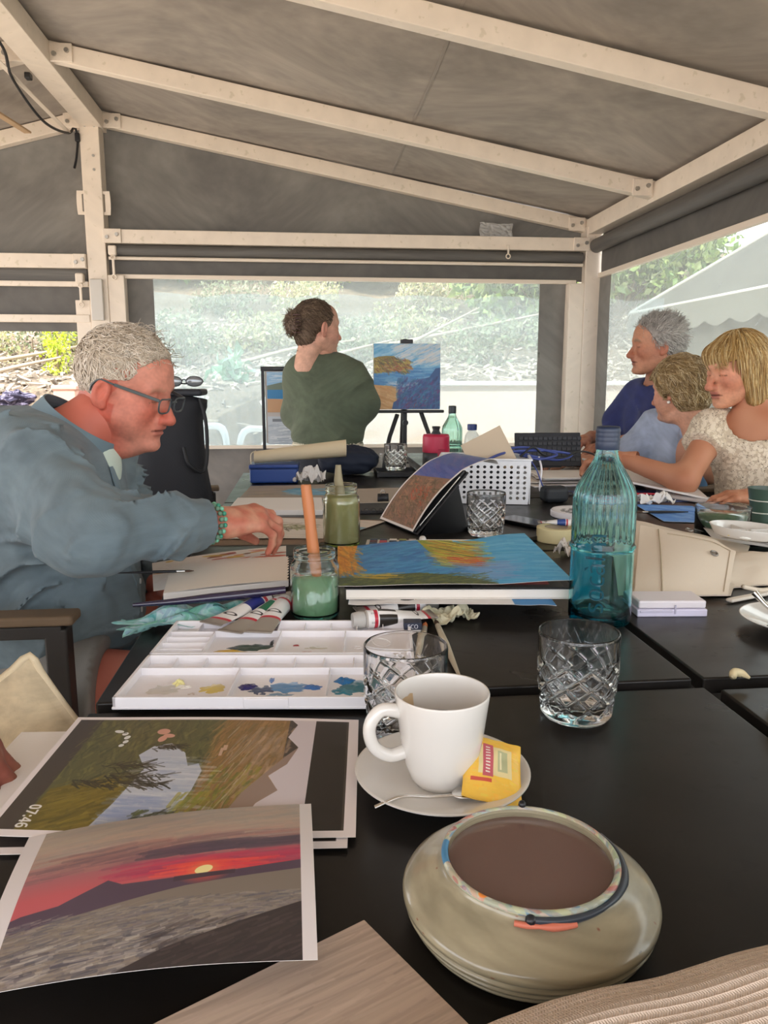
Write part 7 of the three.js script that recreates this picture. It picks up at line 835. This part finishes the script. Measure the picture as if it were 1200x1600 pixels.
// ======== the standing teacher
{
  const B = [0.1, -3.42], { o, put } = person('woman in a dark green sweater with hair clipped up standing at the easel', B), sk = lin('#c99780');
  const sh = [0.2, 1.115, -3.42], el = [0.26, 1.005, -3.45], wr = [0.262, 1.075, -3.6], sh2 = [-0.005, 1.13, -3.43], el2 = [-0.03, 0.96, -3.52], wr2 = [0.1, 0.98, -3.62];
  const torso = [ell([0.1, 0.8, -3.42], [0.15, 0.11, 0.105], 0.05), ell([0.1, 0.93, -3.42], [0.128, 0.13, 0.095], 0.06), ell([0.092, 1.06, -3.42], [0.135, 0.12, 0.1], 0.06), cap(sh2, sh, 0.046, 0.046, 0.05), ell([0.085, 1.175, -3.42], [0.095, 0.055, 0.058], 0.05)];
  const arms = [cap(sh, el, 0.045, 0.038), cap(el, wr, 0.036, 0.024), cap(sh2, el2, 0.045, 0.038), cap(el2, wr2, 0.036, 0.024)], neck = cap([0.085, 1.13, -3.425], [0.072, 1.26, -3.41], 0.05, 0.044, 0.04), legs = [cap([0.04, 0.76, -3.42], [0.04, 0.06, -3.42], 0.085, 0.045), cap([0.165, 0.76, -3.42], [0.165, 0.06, -3.42], 0.085, 0.045)];
  const bodyG = nets(field([...torso, ...arms, neck, ...legs], -0.008), [-0.12, 0.02, -3.72], [0.36, 1.3, -3.28], 0.013, () => sk);
  const HM = pose([0.06, 1.333, -3.405], 0.5, -0.03, 0, 0.96), head = nets(headField({ w: 0.96, neck: 0.05, nose: 0.9 }), [-0.16, -0.2, -0.1], [0.135, 0.135, 0.1], 0.0048, skinColour('#d2a48e', { red: '#c98a78' })).applyMatrix4(HM);
  const H = hand({ s: 0.85, colour: sk, red: lin('#c08a72') }).applyMatrix4(aim(wr, [0.27, 1.13, -3.68])); put('body', glue([bodyG, head, H]), skinMat);
  const swL = [...torso.slice(1), cap(sh, el, 0.058, 0.056, 0.07), cap(el, [0.255, 1.055, -3.56], 0.054, 0.042, 0.04), cap(sh2, el2, 0.062, 0.058, 0.07), cap(el2, [0.06, 0.975, -3.6], 0.055, 0.042, 0.04), cap([0.2, 1.08, -3.42], [0.215, 0.97, -3.43], 0.05, 0.045, 0.06), ell([0.1, 0.86, -3.42], [0.142, 0.06, 0.108], 0.05)], swF = field(swL, 0.014);
  put('sweater', nets((x, y, z) => Math.max(swF(x, y, z) + folds(x, y, z, 0.0035, 0.8, [0.35, -1, 0.2]), 0.825 - y, -(Math.hypot((x - 0.08) / 0.066, (y - 1.262) / 0.05, (z + 3.42) / 0.09) - 1) * 0.05), [-0.15, 0.78, -3.72], [0.38, 1.24, -3.25], 0.009), cloth('#69745f', { map: clothTone }));
  const dots = dataTex(128, 128, (u, v) => { const a = (u * 8) % 1, b = (v * 8) % 1, k = ((Math.floor(v * 8) % 2) * 0.5 + a) % 1; return Math.hypot(k - 0.5, b - 0.5) < 0.27 ? [0.3, 0.33, 0.27] : [0.86, 0.83, 0.74]; }, true, [6, 6]);
  put('patterned_blouse_hem', nets((x, y, z) => Math.max(field([ell([0.1, 0.83, -3.42], [0.158, 0.12, 0.118], 0.05)])(x, y, z), 0.785 + 0.02 * noise(x * 9, z * 9) - y, y - 0.845), [-0.1, 0.74, -3.58], [0.3, 0.88, -3.26], 0.009), cloth('#ffffff', { map: dots }));
  put('trousers', nets(field([...legs, ell([0.1, 0.76, -3.42], [0.152, 0.1, 0.11], 0.05)], 0.006), [-0.1, 0.02, -3.58], [0.3, 0.87, -3.28], 0.014), cloth('#2e313a'));
  for (const x of [0.04, 0.165]) put('shoe', nets(field([cap([x, 0.045, -3.38], [x, 0.035, -3.52], 0.042, 0.034)]), [x - 0.06, 0, -3.6], [x + 0.06, 0.1, -3.3], 0.012), mat('#4a4038', 0.7));
  const hairF = (x, y, z) => { const d = smin(ell([-0.016, 0.036, 0], [0.1, 0.086, 0.08], 0.02).d(x, y, z), ell([-0.056, -0.03, 0], [0.05, 0.07, 0.06], 0.02).d(x, y, z), 0.03) + 0.002 * Math.sin((x + y) * 420 + z * 90); return Math.max(d, (x > 0.012 ? lerp(-0.005, 0.078, smooth(0.012, 0.085, x)) : lerp(-0.1, -0.005, smooth(-0.05, 0.012, x))) - y); };
  const shell = nets(hairF, [-0.14, -0.12, -0.11], [0.12, 0.15, 0.11], 0.005), bunF = field([ell([-0.118, 0.02, 0], [0.036, 0.042, 0.04], 0.02), ell([-0.125, -0.012, 0.01], [0.026, 0.028, 0.028], 0.02)]), bun = nets((x, y, z) => bunF(x, y, z) + 0.003 * noise(x * 70, y * 70, z * 70), [-0.18, -0.06, -0.06], [-0.06, 0.09, 0.06], 0.005), cols = ['#6f5a48', '#8a7560', '#5a4738', '#9a8570', '#4d3d31'];
  const st = strands(shell, 1800, { seed: 14, len: 0.06, width: 0.0013, curl: 0.002, hug: hairF, cols, flow: (p, n, r) => { const d = V(-0.13, 0.01, 0).sub(p).add(V(r() - 0.5, r() - 0.5, r() - 0.5).multiplyScalar(0.03)); return d.addScaledVector(n, -d.dot(n)); } });
  const sb = strands(bun, 500, { seed: 15, len: 0.035, width: 0.0015, curl: 0.006, lift: 0.1, cols, flow: (p, n, r) => V(r() - 0.5, r() - 0.5, r() - 0.5).cross(n) });
  put('hair', glue([tint(shell, '#6a5646', 0.25, 90), tint(bun, '#5f4c3e', 0.25, 90), st, sb]).applyMatrix4(HM), hairMat);
  const claw = []; for (let i = 0; i < 6; i++) for (const s of [-1, 1]) claw.push(taper([[-0.13 - 0.004, 0.045 - i * 0.015, s * 0.012], [-0.135, 0.045 - i * 0.015, s * 0.038], [-0.11, 0.045 - i * 0.015, s * 0.05]], [0.0035, 0.004, 0.002], 8, 6)); claw.push(cap_bar([-0.14, 0.05, 0.01], [-0.14, -0.035, 0.01], 0.006));
  put('claw_clip', merge(claw).applyMatrix4(HM), mat('#4a2a26', 0.25, { clearcoat: 0.8 }));
}
function cap_bar(a, b, r) { return taper([a, [(a[0] + b[0]) / 2 - 0.003, (a[1] + b[1]) / 2, (a[2] + b[2]) / 2], b], [r, r, r], 8, 8); }
// ======== the blonde woman
{
  const B = [1.45, -2.25], { o, put } = person('woman with a blonde bob in a cream lace top reaching over her drawing', B), sk = lin('#c28a6c'), rd = lin('#b27558');
  const sh = [1.297, 0.955, -2.335], el = [1.15, 0.81, -2.225], wr = [1.02, 0.862, -2.39], sh2 = [1.53, 0.955, -2.14], el2 = [1.52, 0.815, -1.96], wr2 = [1.27, 0.79, -2.03];
  const yaw = 0.72, torso = [ell([1.46, 0.54, -2.26], [0.15, 0.12, 0.17], 0.05), ell([1.44, 0.7, -2.25], [0.125, 0.16, 0.145], 0.06, yaw), ell([1.42, 0.87, -2.25], [0.12, 0.13, 0.145], 0.06, yaw), cap(sh, sh2, 0.05, 0.05, 0.06), ell([1.415, 0.965, -2.25], [0.07, 0.06, 0.09], 0.05, yaw)];
  const arms = [cap(sh, el, 0.047, 0.039, 0.03), cap(el, wr, 0.039, 0.025, 0.03), cap(sh2, el2, 0.047, 0.039, 0.03), cap(el2, wr2, 0.039, 0.025, 0.03)], neck = cap([1.415, 0.95, -2.26], [1.375, 1.08, -2.295], 0.056, 0.05, 0.05), legs = [cap([1.45, 0.52, -2.34], [1.1, 0.52, -2.36], 0.085, 0.065), cap([1.45, 0.52, -2.18], [1.1, 0.52, -2.15], 0.085, 0.065), cap([1.1, 0.52, -2.36], [1.12, 0.05, -2.36], 0.06, 0.04), cap([1.1, 0.52, -2.15], [1.12, 0.05, -2.15], 0.06, 0.04)];
  const bodyG = nets(field([...torso.map((p) => ({ ...p, d: (x, y, z) => p.d(x, y, z) + 0.006 })), ...arms, neck, ...legs]), [0.98, 0.01, -2.48], [1.68, 1.12, -1.88], 0.0125, (x, y, z) => mixc(sk, rd, 0.5 + noise(x * 16, y * 16, z * 16)));
  const HM = pose([1.338, 1.148, -2.3], PI + 0.18, -0.2, 0, 0.93), head = nets(headField({ w: 0.95, nose: 1.35, neck: 0.048, chin: 0.95, neckTo: [-0.05, -0.15, 0] }), [-0.16, -0.2, -0.1], [0.14, 0.135, 0.1], 0.004, skinColour('#cf9678', { red: '#c47a62', lip: '#a8635a', brow: '#9a7a52', lid: '#5f4436' })).applyMatrix4(HM);
  const H1 = hand({ s: 0.88, colour: sk, red: rd, curl: [0.4, 0.6, 0.4] }).applyMatrix4(aim(wr, [0.95, 0.855, -2.45])), H2 = hand({ s: 0.88, colour: sk, red: rd, mirror: -1, curl: [0.3, 0.5, 0.3] }).applyMatrix4(aim(wr2, [1.17, 0.785, -2.05])); put('body', glue([bodyG, head, H1, H2]), skinMat);
  const topF = field([...torso.slice(1), cap(sh, [1.235, 0.905, -2.29], 0.058, 0.056, 0.04), cap(sh2, [1.53, 0.9, -2.07], 0.058, 0.056, 0.04)], 0.01);
  const lace = canvasTex(512, 512, (g, w, h) => { const r = rng(91); g.fillStyle = '#c8b79f'; g.fillRect(0, 0, w, h); g.lineCap = 'round'; for (let i = 0; i < 420; i++) { let x = r() * w, y = r() * h, a = r() * 6.3, cu = (r() - 0.5) * 0.9; g.strokeStyle = r() < 0.8 ? '#e9dcc6' : '#d8c8ae'; g.lineWidth = 6 + r() * 6; g.beginPath(); g.moveTo(x, y); for (let k = 0; k < 9; k++) { a += cu + 0.12 * k * Math.sign(cu); x += Math.cos(a) * 8; y += Math.sin(a) * 8; g.lineTo(x, y); } g.stroke(); } for (let i = 0; i < 60; i++) { g.fillStyle = 'rgba(70,52,40,.7)'; g.beginPath(); g.ellipse(r() * w, r() * h, 2 + r() * 3, 3 + r() * 5, r() * 3, 0, 7); g.fill(); } }); lace.repeat.set(3.2, 3.2);
  const cuts = (x, y, z) => { const nk = Math.hypot((x - 1.375) / 0.088, (y - 1.005) / 0.095, (z + 2.225) / 0.1) - 1; return -nk * 0.08; };
  put('lace_top', nets((x, y, z) => { const s = (x - 1.245) * -0.62 + (y - 0.915) * -0.62 + (z + 2.297) * 0.4 - 0.015; return Math.max(topF(x, y, z) + 0.0018 * noise(x * 60, y * 60, z * 60) + folds(x, y, z, 0.002, 0.8, [0.3, 1, 0.2]), cuts(x, y, z), 0.545 - y, x < 1.36 && y < 0.97 && z < -2.2 && x < 1.29 ? s : -1); }, [1.16, 0.52, -2.48], [1.68, 1.06, -1.98], 0.0085), cloth('#ffffff', { map: lace, bumpMap: lace, bumpScale: 0.003 }));
  put('trousers', nets(field([...legs, ell([1.46, 0.52, -2.26], [0.16, 0.1, 0.18], 0.05)], 0.008), [1.0, 0.01, -2.5], [1.66, 0.66, -2.0], 0.014), cloth('#6d6a66'));
  // bob with a fringe
  const cutF = (x, y, z) => { const a = Math.abs(z); return Math.min(x - 0.03 - (y > 0.045 ? 0.2 : 0) + Math.max(0, a - 0.064) * 2.2, 1); };
  const bobC = field([ell([-0.012, 0.034, 0], [0.108, 0.096, 0.088], 0.02), cap([-0.005, 0.02, 0.062], [-0.0, -0.1, 0.068], 0.03, 0.026, 0.04), cap([-0.005, 0.02, -0.062], [-0.0, -0.1, -0.068], 0.03, 0.026, 0.04), cap([-0.075, 0.0, 0.0], [-0.078, -0.08, 0.0], 0.05, 0.045, 0.05), cap([-0.06, 0.0, 0.045], [-0.06, -0.085, 0.05], 0.04, 0.036, 0.04), cap([-0.06, 0.0, -0.045], [-0.06, -0.085, -0.05], 0.04, 0.036, 0.04), cap([0.068, 0.06, -0.035], [0.068, 0.06, 0.035], 0.028, 0.028, 0.03)]), bobF = (x, y, z) => { const a = bobC(x, y, z) + 0.0022 * Math.sin(Math.atan2(z, x) * 46 + 3 * noise(x * 20, y * 6, z * 20)); return Math.max(a, -0.124 - y + 0.01 * noise(x * 30, 1, z * 30), x > 0.028 ? (0.036 + 0.006 * noise(z * 60, 2)) - y - Math.max(0, 0.05 - x) * 6 : -1); };
  const shell = nets(bobF, [-0.15, -0.145, -0.12], [0.13, 0.15, 0.12], 0.0048), cols = ['#c9a468', '#b08a50', '#d9bd86', '#97733f', '#e2cb9a', '#a5824c', '#80602f'];
  const st = strands(shell, 3000, { seed: 24, len: 0.07, seg: 6, width: 0.0014, curl: 0.004, hug: (x, y, z) => bobC(x, y, z), bend: (h) => V(0, -0.25, 0), cols, keep: (p) => p.y > -0.07 && !(p.x > 0.04 && p.y < 0.06 && Math.abs(p.z) < 0.07), flow: (p, n, r) => { const d = p.y > 0.075 ? V(p.x + 0.01, -0.02, p.z).normalize() : V(0, -1, 0); d.add(V(r() - 0.5, 0, r() - 0.5).multiplyScalar(0.15)); return d.addScaledVector(n, -d.dot(n)); } });
  put('hair', glue([tint(shell, '#a8854f', 0.3, 60), st]).applyMatrix4(HM), hairMat);
}
// ======== the curly haired woman
{
  const B = [1.47, -2.74], { o, put } = person('woman with short wavy blonde hair in a pale blue shirt turned to the easel', B), sk = lin('#c58f74');
  const sh = [1.36, 0.925, -2.86], sh2 = [1.49, 0.925, -2.6], el = [1.22, 0.79, -2.88], wr = [1.04, 0.8, -2.92], el2 = [1.4, 0.79, -2.55], wr2 = [1.22, 0.79, -2.62], yaw = -0.45;
  const torso = [ell([1.48, 0.54, -2.74], [0.14, 0.12, 0.17], 0.05), ell([1.45, 0.69, -2.74], [0.12, 0.17, 0.15], 0.06), ell([1.43, 0.85, -2.74], [0.115, 0.13, 0.15], 0.06), cap(sh, sh2, 0.052, 0.052, 0.06)], arms = [cap(sh, el, 0.045, 0.036), cap(el, wr, 0.036, 0.024), cap(sh2, el2, 0.045, 0.036), cap(el2, wr2, 0.036, 0.024)], neck = cap([1.42, 0.92, -2.74], [1.37, 1.04, -2.72], 0.05, 0.046, 0.04), legs = [cap([1.46, 0.52, -2.82], [1.1, 0.52, -2.82], 0.085, 0.06), cap([1.46, 0.52, -2.66], [1.1, 0.52, -2.66], 0.085, 0.06), cap([1.1, 0.52, -2.82], [1.12, 0.05, -2.82], 0.055, 0.04), cap([1.1, 0.52, -2.66], [1.12, 0.05, -2.66], 0.055, 0.04)];
  const g0 = nets(field([...torso.map((p) => ({ ...p, d: (x, y, z) => p.d(x, y, z) + 0.008 })), ...arms, neck, ...legs]), [0.98, 0.01, -3.02], [1.66, 1.08, -2.46], 0.014, () => sk), HM = pose([1.352, 1.078, -2.7], PI - 1.0, -0.16, 0, 0.88), head = nets(headField({ w: 0.98, cheek: 1.15, jowl: 0.6, neck: 0.05 }), [-0.16, -0.2, -0.1], [0.135, 0.135, 0.1], 0.0048, skinColour('#cf9a80', { red: '#c47f68' })).applyMatrix4(HM);
  put('body', glue([g0, head, hand({ s: 0.85, colour: sk }).applyMatrix4(aim(wr, [0.95, 0.79, -2.93])), hand({ s: 0.85, colour: sk, mirror: -1 }).applyMatrix4(aim(wr2, [1.12, 0.785, -2.66]))]), skinMat);
  const tf = field([...torso.slice(1), cap(sh, [1.27, 0.84, -2.875], 0.062, 0.056, 0.04), cap(sh2, [1.44, 0.85, -2.575], 0.064, 0.058, 0.04), ell([1.42, 0.945, -2.735], [0.075, 0.035, 0.09], 0.04)], 0.012);
  put('shirt', nets((x, y, z) => Math.max(tf(x, y, z) + folds(x, y, z, 0.005, 0.9, [0.5, 0.8, 0.5]), 0.5 - y, z > -2.66 ? 0.79 - y - (x - 1.4) * 3 : -1), [1.18, 0.48, -3.0], [1.66, 1.02, -2.46], 0.009), cloth('#bccae4', { map: clothTone }));
  put('trousers', nets(field([...legs, ell([1.48, 0.52, -2.74], [0.15, 0.1, 0.18], 0.05)], 0.008), [1.0, 0.01, -2.98], [1.66, 0.64, -2.5], 0.015), cloth('#4a5670'));
  const hf = (x, y, z) => { const d = field([ell([-0.014, 0.03, 0], [0.122, 0.11, 0.106], 0.02), ell([-0.05, -0.035, 0], [0.08, 0.07, 0.09], 0.03)])(x, y, z) + 0.009 * noise(x * 32, y * 32, z * 32); return Math.max(d, -0.09 - y, x > 0.01 ? lerp(-0.03, 0.06, smooth(0.01, 0.075, x)) - y : x > -0.035 && y < -0.018 ? 0.02 * smooth(-0.035, 0, x) + d : -1); };
  const shell = nets(hf, [-0.15, -0.11, -0.13], [0.13, 0.16, 0.13], 0.0055), cols = ['#b79b6c', '#9c7f52', '#cdb58a', '#86693f', '#dcc8a2', '#a88b5e', '#7a6040'];
  put('hair', glue([tint(shell, '#9c8258', 0.3, 60), strands(shell, 3600, { seed: 34, len: 0.05, seg: 6, width: 0.0015, curl: 0.018, puff: 0.004, hug: hf, cols, flow: (p, n, r) => { const d = V(-0.4, -0.7 + (p.y > 0.06 ? 0.5 : 0), 0.1).add(V(r() - 0.5, r() - 0.5, r() - 0.5).multiplyScalar(0.8)); return d.addScaledVector(n, -d.dot(n) + 0.05); } })]).applyMatrix4(HM), hairMat);
  for (const s of [-1, 1]) put('earring', new THREE.SphereGeometry(0.007, 12, 10).applyMatrix4(new THREE.Matrix4().makeTranslation(-0.002, -0.05, s * 0.084)).applyMatrix4(HM), mat('#efe9df', 0.2));
}
// ======== the grey haired woman
{
  const B = [1.58, -3.2], { o, put } = person('woman with short spiky grey hair in a dark blue top looking to the easel', B), sk = lin('#b98468'), rd = lin('#a86f58');
  const sh = [1.455, 1.035, -3.1 - 0.16], sh2 = [1.5, 1.035, -3.05], el = [1.36, 0.875, -3.34], wr = [1.2, 0.86, -3.2], el2 = [1.4, 0.885, -3.0], wr2 = [1.24, 0.855, -3.02];
  const torso = [ell([1.56, 0.58, -3.2], [0.15, 0.14, 0.17], 0.05), ell([1.52, 0.76, -3.18], [0.13, 0.18, 0.155], 0.06), ell([1.485, 0.94, -3.16], [0.115, 0.14, 0.15], 0.06), cap(sh, sh2, 0.055, 0.055, 0.06), ell([1.49, 1.06, -3.15], [0.07, 0.06, 0.09], 0.04)], arms = [cap(sh, el, 0.046, 0.038), cap(el, wr, 0.037, 0.025), cap(sh2, el2, 0.046, 0.038), cap(el2, wr2, 0.037, 0.025)], neck = cap([1.49, 1.06, -3.14], [1.455, 1.19, -3.11], 0.052, 0.047, 0.04), legs = [cap([1.56, 0.54, -3.28], [1.2, 0.54, -3.28], 0.085, 0.06), cap([1.56, 0.54, -3.12], [1.2, 0.54, -3.12], 0.085, 0.06), cap([1.2, 0.54, -3.28], [1.22, 0.05, -3.28], 0.055, 0.04), cap([1.2, 0.54, -3.12], [1.22, 0.05, -3.12], 0.055, 0.04)];
  const g0 = nets(field([...torso.map((p) => ({ ...p, d: (x, y, z) => p.d(x, y, z) + 0.008 })), ...arms, neck, ...legs]), [1.12, 0.01, -3.46], [1.76, 1.22, -2.9], 0.014, (x, y, z) => mixc(sk, rd, 0.5 + noise(x * 16, y * 16, z * 16))), HM = pose([1.442, 1.252, -3.1], PI - 0.12, -0.04, 0, 0.94), head = nets(headField({ w: 0.96, nose: 1.1, neck: 0.048, ear: 1.05 }), [-0.16, -0.2, -0.1], [0.14, 0.135, 0.1], 0.0048, skinColour('#c08a6e', { red: '#b06c56', lip: '#9c5e52' })).applyMatrix4(HM);
  put('body', glue([g0, head, hand({ s: 0.86, colour: sk, red: rd }).applyMatrix4(aim(wr, [1.12, 0.83, -3.14])), hand({ s: 0.86, colour: sk, red: rd, mirror: -1 }).applyMatrix4(aim(wr2, [1.15, 0.83, -3.04]))]), skinMat);
  const tf = field([...torso.slice(1), cap(sh, [1.39, 0.93, -3.31], 0.066, 0.062, 0.04), cap(sh2, [1.43, 0.94, -3.015], 0.07, 0.066, 0.04)], 0.012);
  put('top', nets((x, y, z) => Math.max(tf(x, y, z) + folds(x, y, z, 0.004, 0.9, [0.5, 0.9, 0.3]), 0.52 - y, -(Math.hypot(x - 1.46, y - 1.14, z + 3.12) - 0.07), z > -3.06 ? 0.905 - y : -1), [1.2, 0.5, -3.46], [1.76, 1.16, -2.9], 0.01), cloth('#37427e', { map: clothTone }));
  put('trousers', nets(field([...legs, ell([1.56, 0.54, -3.2], [0.15, 0.1, 0.18], 0.05)], 0.008), [1.1, 0.01, -3.46], [1.76, 0.66, -2.96], 0.016), cloth('#3c3d42'));
  const hf = (x, y, z) => { const d = ell([-0.014, 0.036, 0], [0.108, 0.098, 0.087], 0.02).d(x, y, z) + 0.004 * noise(x * 50, y * 50, z * 50); return Math.max(d, (x > 0.0 ? lerp(0.0, 0.085, smooth(0.0, 0.08, x)) : lerp(-0.075, 0.0, smooth(-0.045, 0.0, x))) - y); };
  const shell = nets(hf, [-0.14, -0.1, -0.11], [0.12, 0.16, 0.11], 0.0055), cols = ['#c3bcb5', '#a59f98', '#dcd6cf', '#8a8580', '#b5aea8', '#e4dfd9'];
  put('hair', glue([tint(shell, '#8f8882', 0.3, 60), strands(shell, 3000, { seed: 44, len: 0.026, width: 0.0013, curl: 0.002, lift: 0.25, cols, flow: (p, n, r) => { const d = V(-0.6, p.y > 0.05 ? 0.35 : -0.6, 0).add(V(r() - 0.5, r() - 0.5, r() - 0.5)); return d.addScaledVector(n, -d.dot(n) * 0.6 + 0.3); } })]).applyMatrix4(HM), hairMat);
}
// ======== the neighbour whose lap and hand reach into the picture
{
  const B = [-0.66, -0.78], { o, put } = person('person in cream clothing whose bent hand hangs beside the park print', B), sk = lin('#9a6450'), rd = lin('#84493c');
  const sh = [-0.62, 0.99, -0.6], el = [-0.52, 0.83, -0.5], wr = [-0.372, 0.8, -0.665], torso = [ell([-0.68, 0.56, -0.78], [0.16, 0.13, 0.19], 0.05), ell([-0.66, 0.74, -0.78], [0.14, 0.17, 0.17], 0.06), ell([-0.65, 0.9, -0.78], [0.13, 0.14, 0.17], 0.06), cap(sh, [-0.62, 0.99, -0.96], 0.055, 0.055, 0.05)], legs = [cap([-0.64, 0.54, -0.68], [-0.3, 0.56, -0.7], 0.09, 0.065), cap([-0.64, 0.54, -0.88], [-0.3, 0.56, -0.88], 0.09, 0.065), cap([-0.3, 0.56, -0.7], [-0.3, 0.05, -0.7], 0.06, 0.04), cap([-0.3, 0.56, -0.88], [-0.3, 0.05, -0.88], 0.06, 0.04)];
  const arms = [cap(sh, el, 0.048, 0.04), cap(el, wr, 0.04, 0.027), cap([-0.62, 0.99, -0.96], [-0.6, 0.78, -1.02], 0.048, 0.04), cap([-0.6, 0.78, -1.02], [-0.5, 0.66, -0.92], 0.04, 0.027)], neck = cap([-0.65, 0.98, -0.78], [-0.62, 1.12, -0.78], 0.055, 0.05);
  const g0 = nets(field([...torso, ...legs, ...arms, neck], -0.006), [-0.88, 0.01, -1.1], [-0.2, 1.16, -0.42], 0.015, () => sk), HM = pose([-0.58, 1.2, -0.78], 0, -0.2, 0, 0.9), head = nets(headField({}), [-0.16, -0.2, -0.1], [0.135, 0.135, 0.1], 0.006, skinColour('#c2917a')).applyMatrix4(HM);
  const H = hand({ s: 0.92, colour: sk, red: rd, curl: [0.75, 0.7, 0.4], thumb: [0.3, 0.9] }).applyMatrix4(aim(wr, [-0.307, 0.775, -0.675], [0.5, 1, 0.2])); put('body', glue([g0, head, H]), skinMat);
  const creamCl = cloth('#dcc8a8', { map: clothTone });
  put('cream_top', nets((x, y, z) => Math.max(field([...torso.slice(1), ...arms.slice(0, 1), ...arms.slice(2, 3)], 0.016)(x, y, z) + folds(x, y, z, 0.004, 0.9, [0.4, 1, 0.3]), 0.56 - y), [-0.9, 0.53, -1.12], [-0.42, 1.12, -0.42], 0.012), creamCl);
  put('cream_trousers', nets(field([...legs, ell([-0.66, 0.54, -0.78], [0.17, 0.12, 0.2], 0.05)], 0.012), [-0.9, 0.01, -1.06], [-0.18, 0.7, -0.52], 0.015), creamCl);
  const hf = (x, y, z) => Math.max(ell([-0.014, 0.034, 0], [0.108, 0.096, 0.086], 0.02).d(x, y, z), (x > 0 ? 0.06 : -0.06) - y), shell = nets(hf, [-0.14, -0.09, -0.11], [0.12, 0.15, 0.11], 0.007); put('hair', tint(shell, '#7d6a58', 0.3, 60).applyMatrix4(HM), hairMat);
}
// cream cushion with piped edge between the neighbour and the table
{
  const o = thing('cushion', 'cream cushion with piped edge propped at the table edge', 'cushion', [-0.355, 0.642, -0.86]), cm = cloth('#ddcaa9', { map: clothTone });
  const f = (u, v) => { const e = Math.pow(Math.sin(PI * clamp(u, 0.002, 0.998)) * Math.sin(PI * clamp(v, 0.002, 0.998)), 0.5), x = (u - 0.5) * 0.235, y = (v - 0.5) * 0.235; return [x * (1 - 0.06 * Math.cos(PI * (v - 0.5))), y * (1 - 0.06 * Math.cos(PI * (u - 0.5))), 0.045 * e + 0.004 * noise(u * 6, v * 6, 2) * e + 0.004 * Math.sin(u * 16 + v * 5) * e * (1 - v)]; };
  part(o, 'front_cover', sheet(f, 30, 30, 0.001), [cm, cm]); part(o, 'back_cover', sheet((u, v) => { const p = f(1 - u, v); return [p[0], p[1], -p[2]]; }, 30, 30, 0.001), [cm, cm]);
  const rim = []; for (let i = 0; i < 40; i++) { const t = i / 40 * 4, k = Math.floor(t), q = t - k, [u, v] = [[q, 0], [1, q], [1 - q, 1], [0, 1 - q]][k]; rim.push(f(u, v).map((c, j) => (j === 2 ? 0 : c))); } part(o, 'piping', tube(rim, 0.0045, 120, 8, true), cloth('#e6d5b4'));
  o.rotation.set(-0.1, 0.3, 0.55, 'YXZ');
}
{ const o = thing('striped_mug', 'dark green striped mug at the blonde woman elbow', 'mug', [1.14, TOP, -1.79]); part(o, 'mug_body', lathe([[0, 0], [0.03, 0], [0.036, 0.01], [0.034, 0.05], [0.041, 0.09], [0.039, 0.09], [0.032, 0.05], [0.033, 0.012], [0, 0.008]], 40), mat('#44594c', 0.3)); for (const y of [0.03, 0.06]) part(o, 'stripe', new THREE.TorusGeometry(0.0362, 0.0016, 6, 40).rotateX(PI / 2), mat('#d9dccf', 0.4), [0, y, 0]); }
single('denim_bag', 'blue denim bag hanging between the seated women', 'bag', nets((x, y, z) => field([ell([0, 0, 0], [0.07, 0.14, 0.05], 0.02), ell([0.01, -0.08, 0], [0.08, 0.09, 0.055], 0.03)])(x, y, z) + 0.004 * noise(x * 30, y * 30, z * 30), [-0.12, -0.2, -0.09], [0.12, 0.16, 0.09], 0.01), cloth('#4f7396'), [1.335, 0.7, -2.5]).scale.setScalar(0.72);
renderer.render(scene, camera);
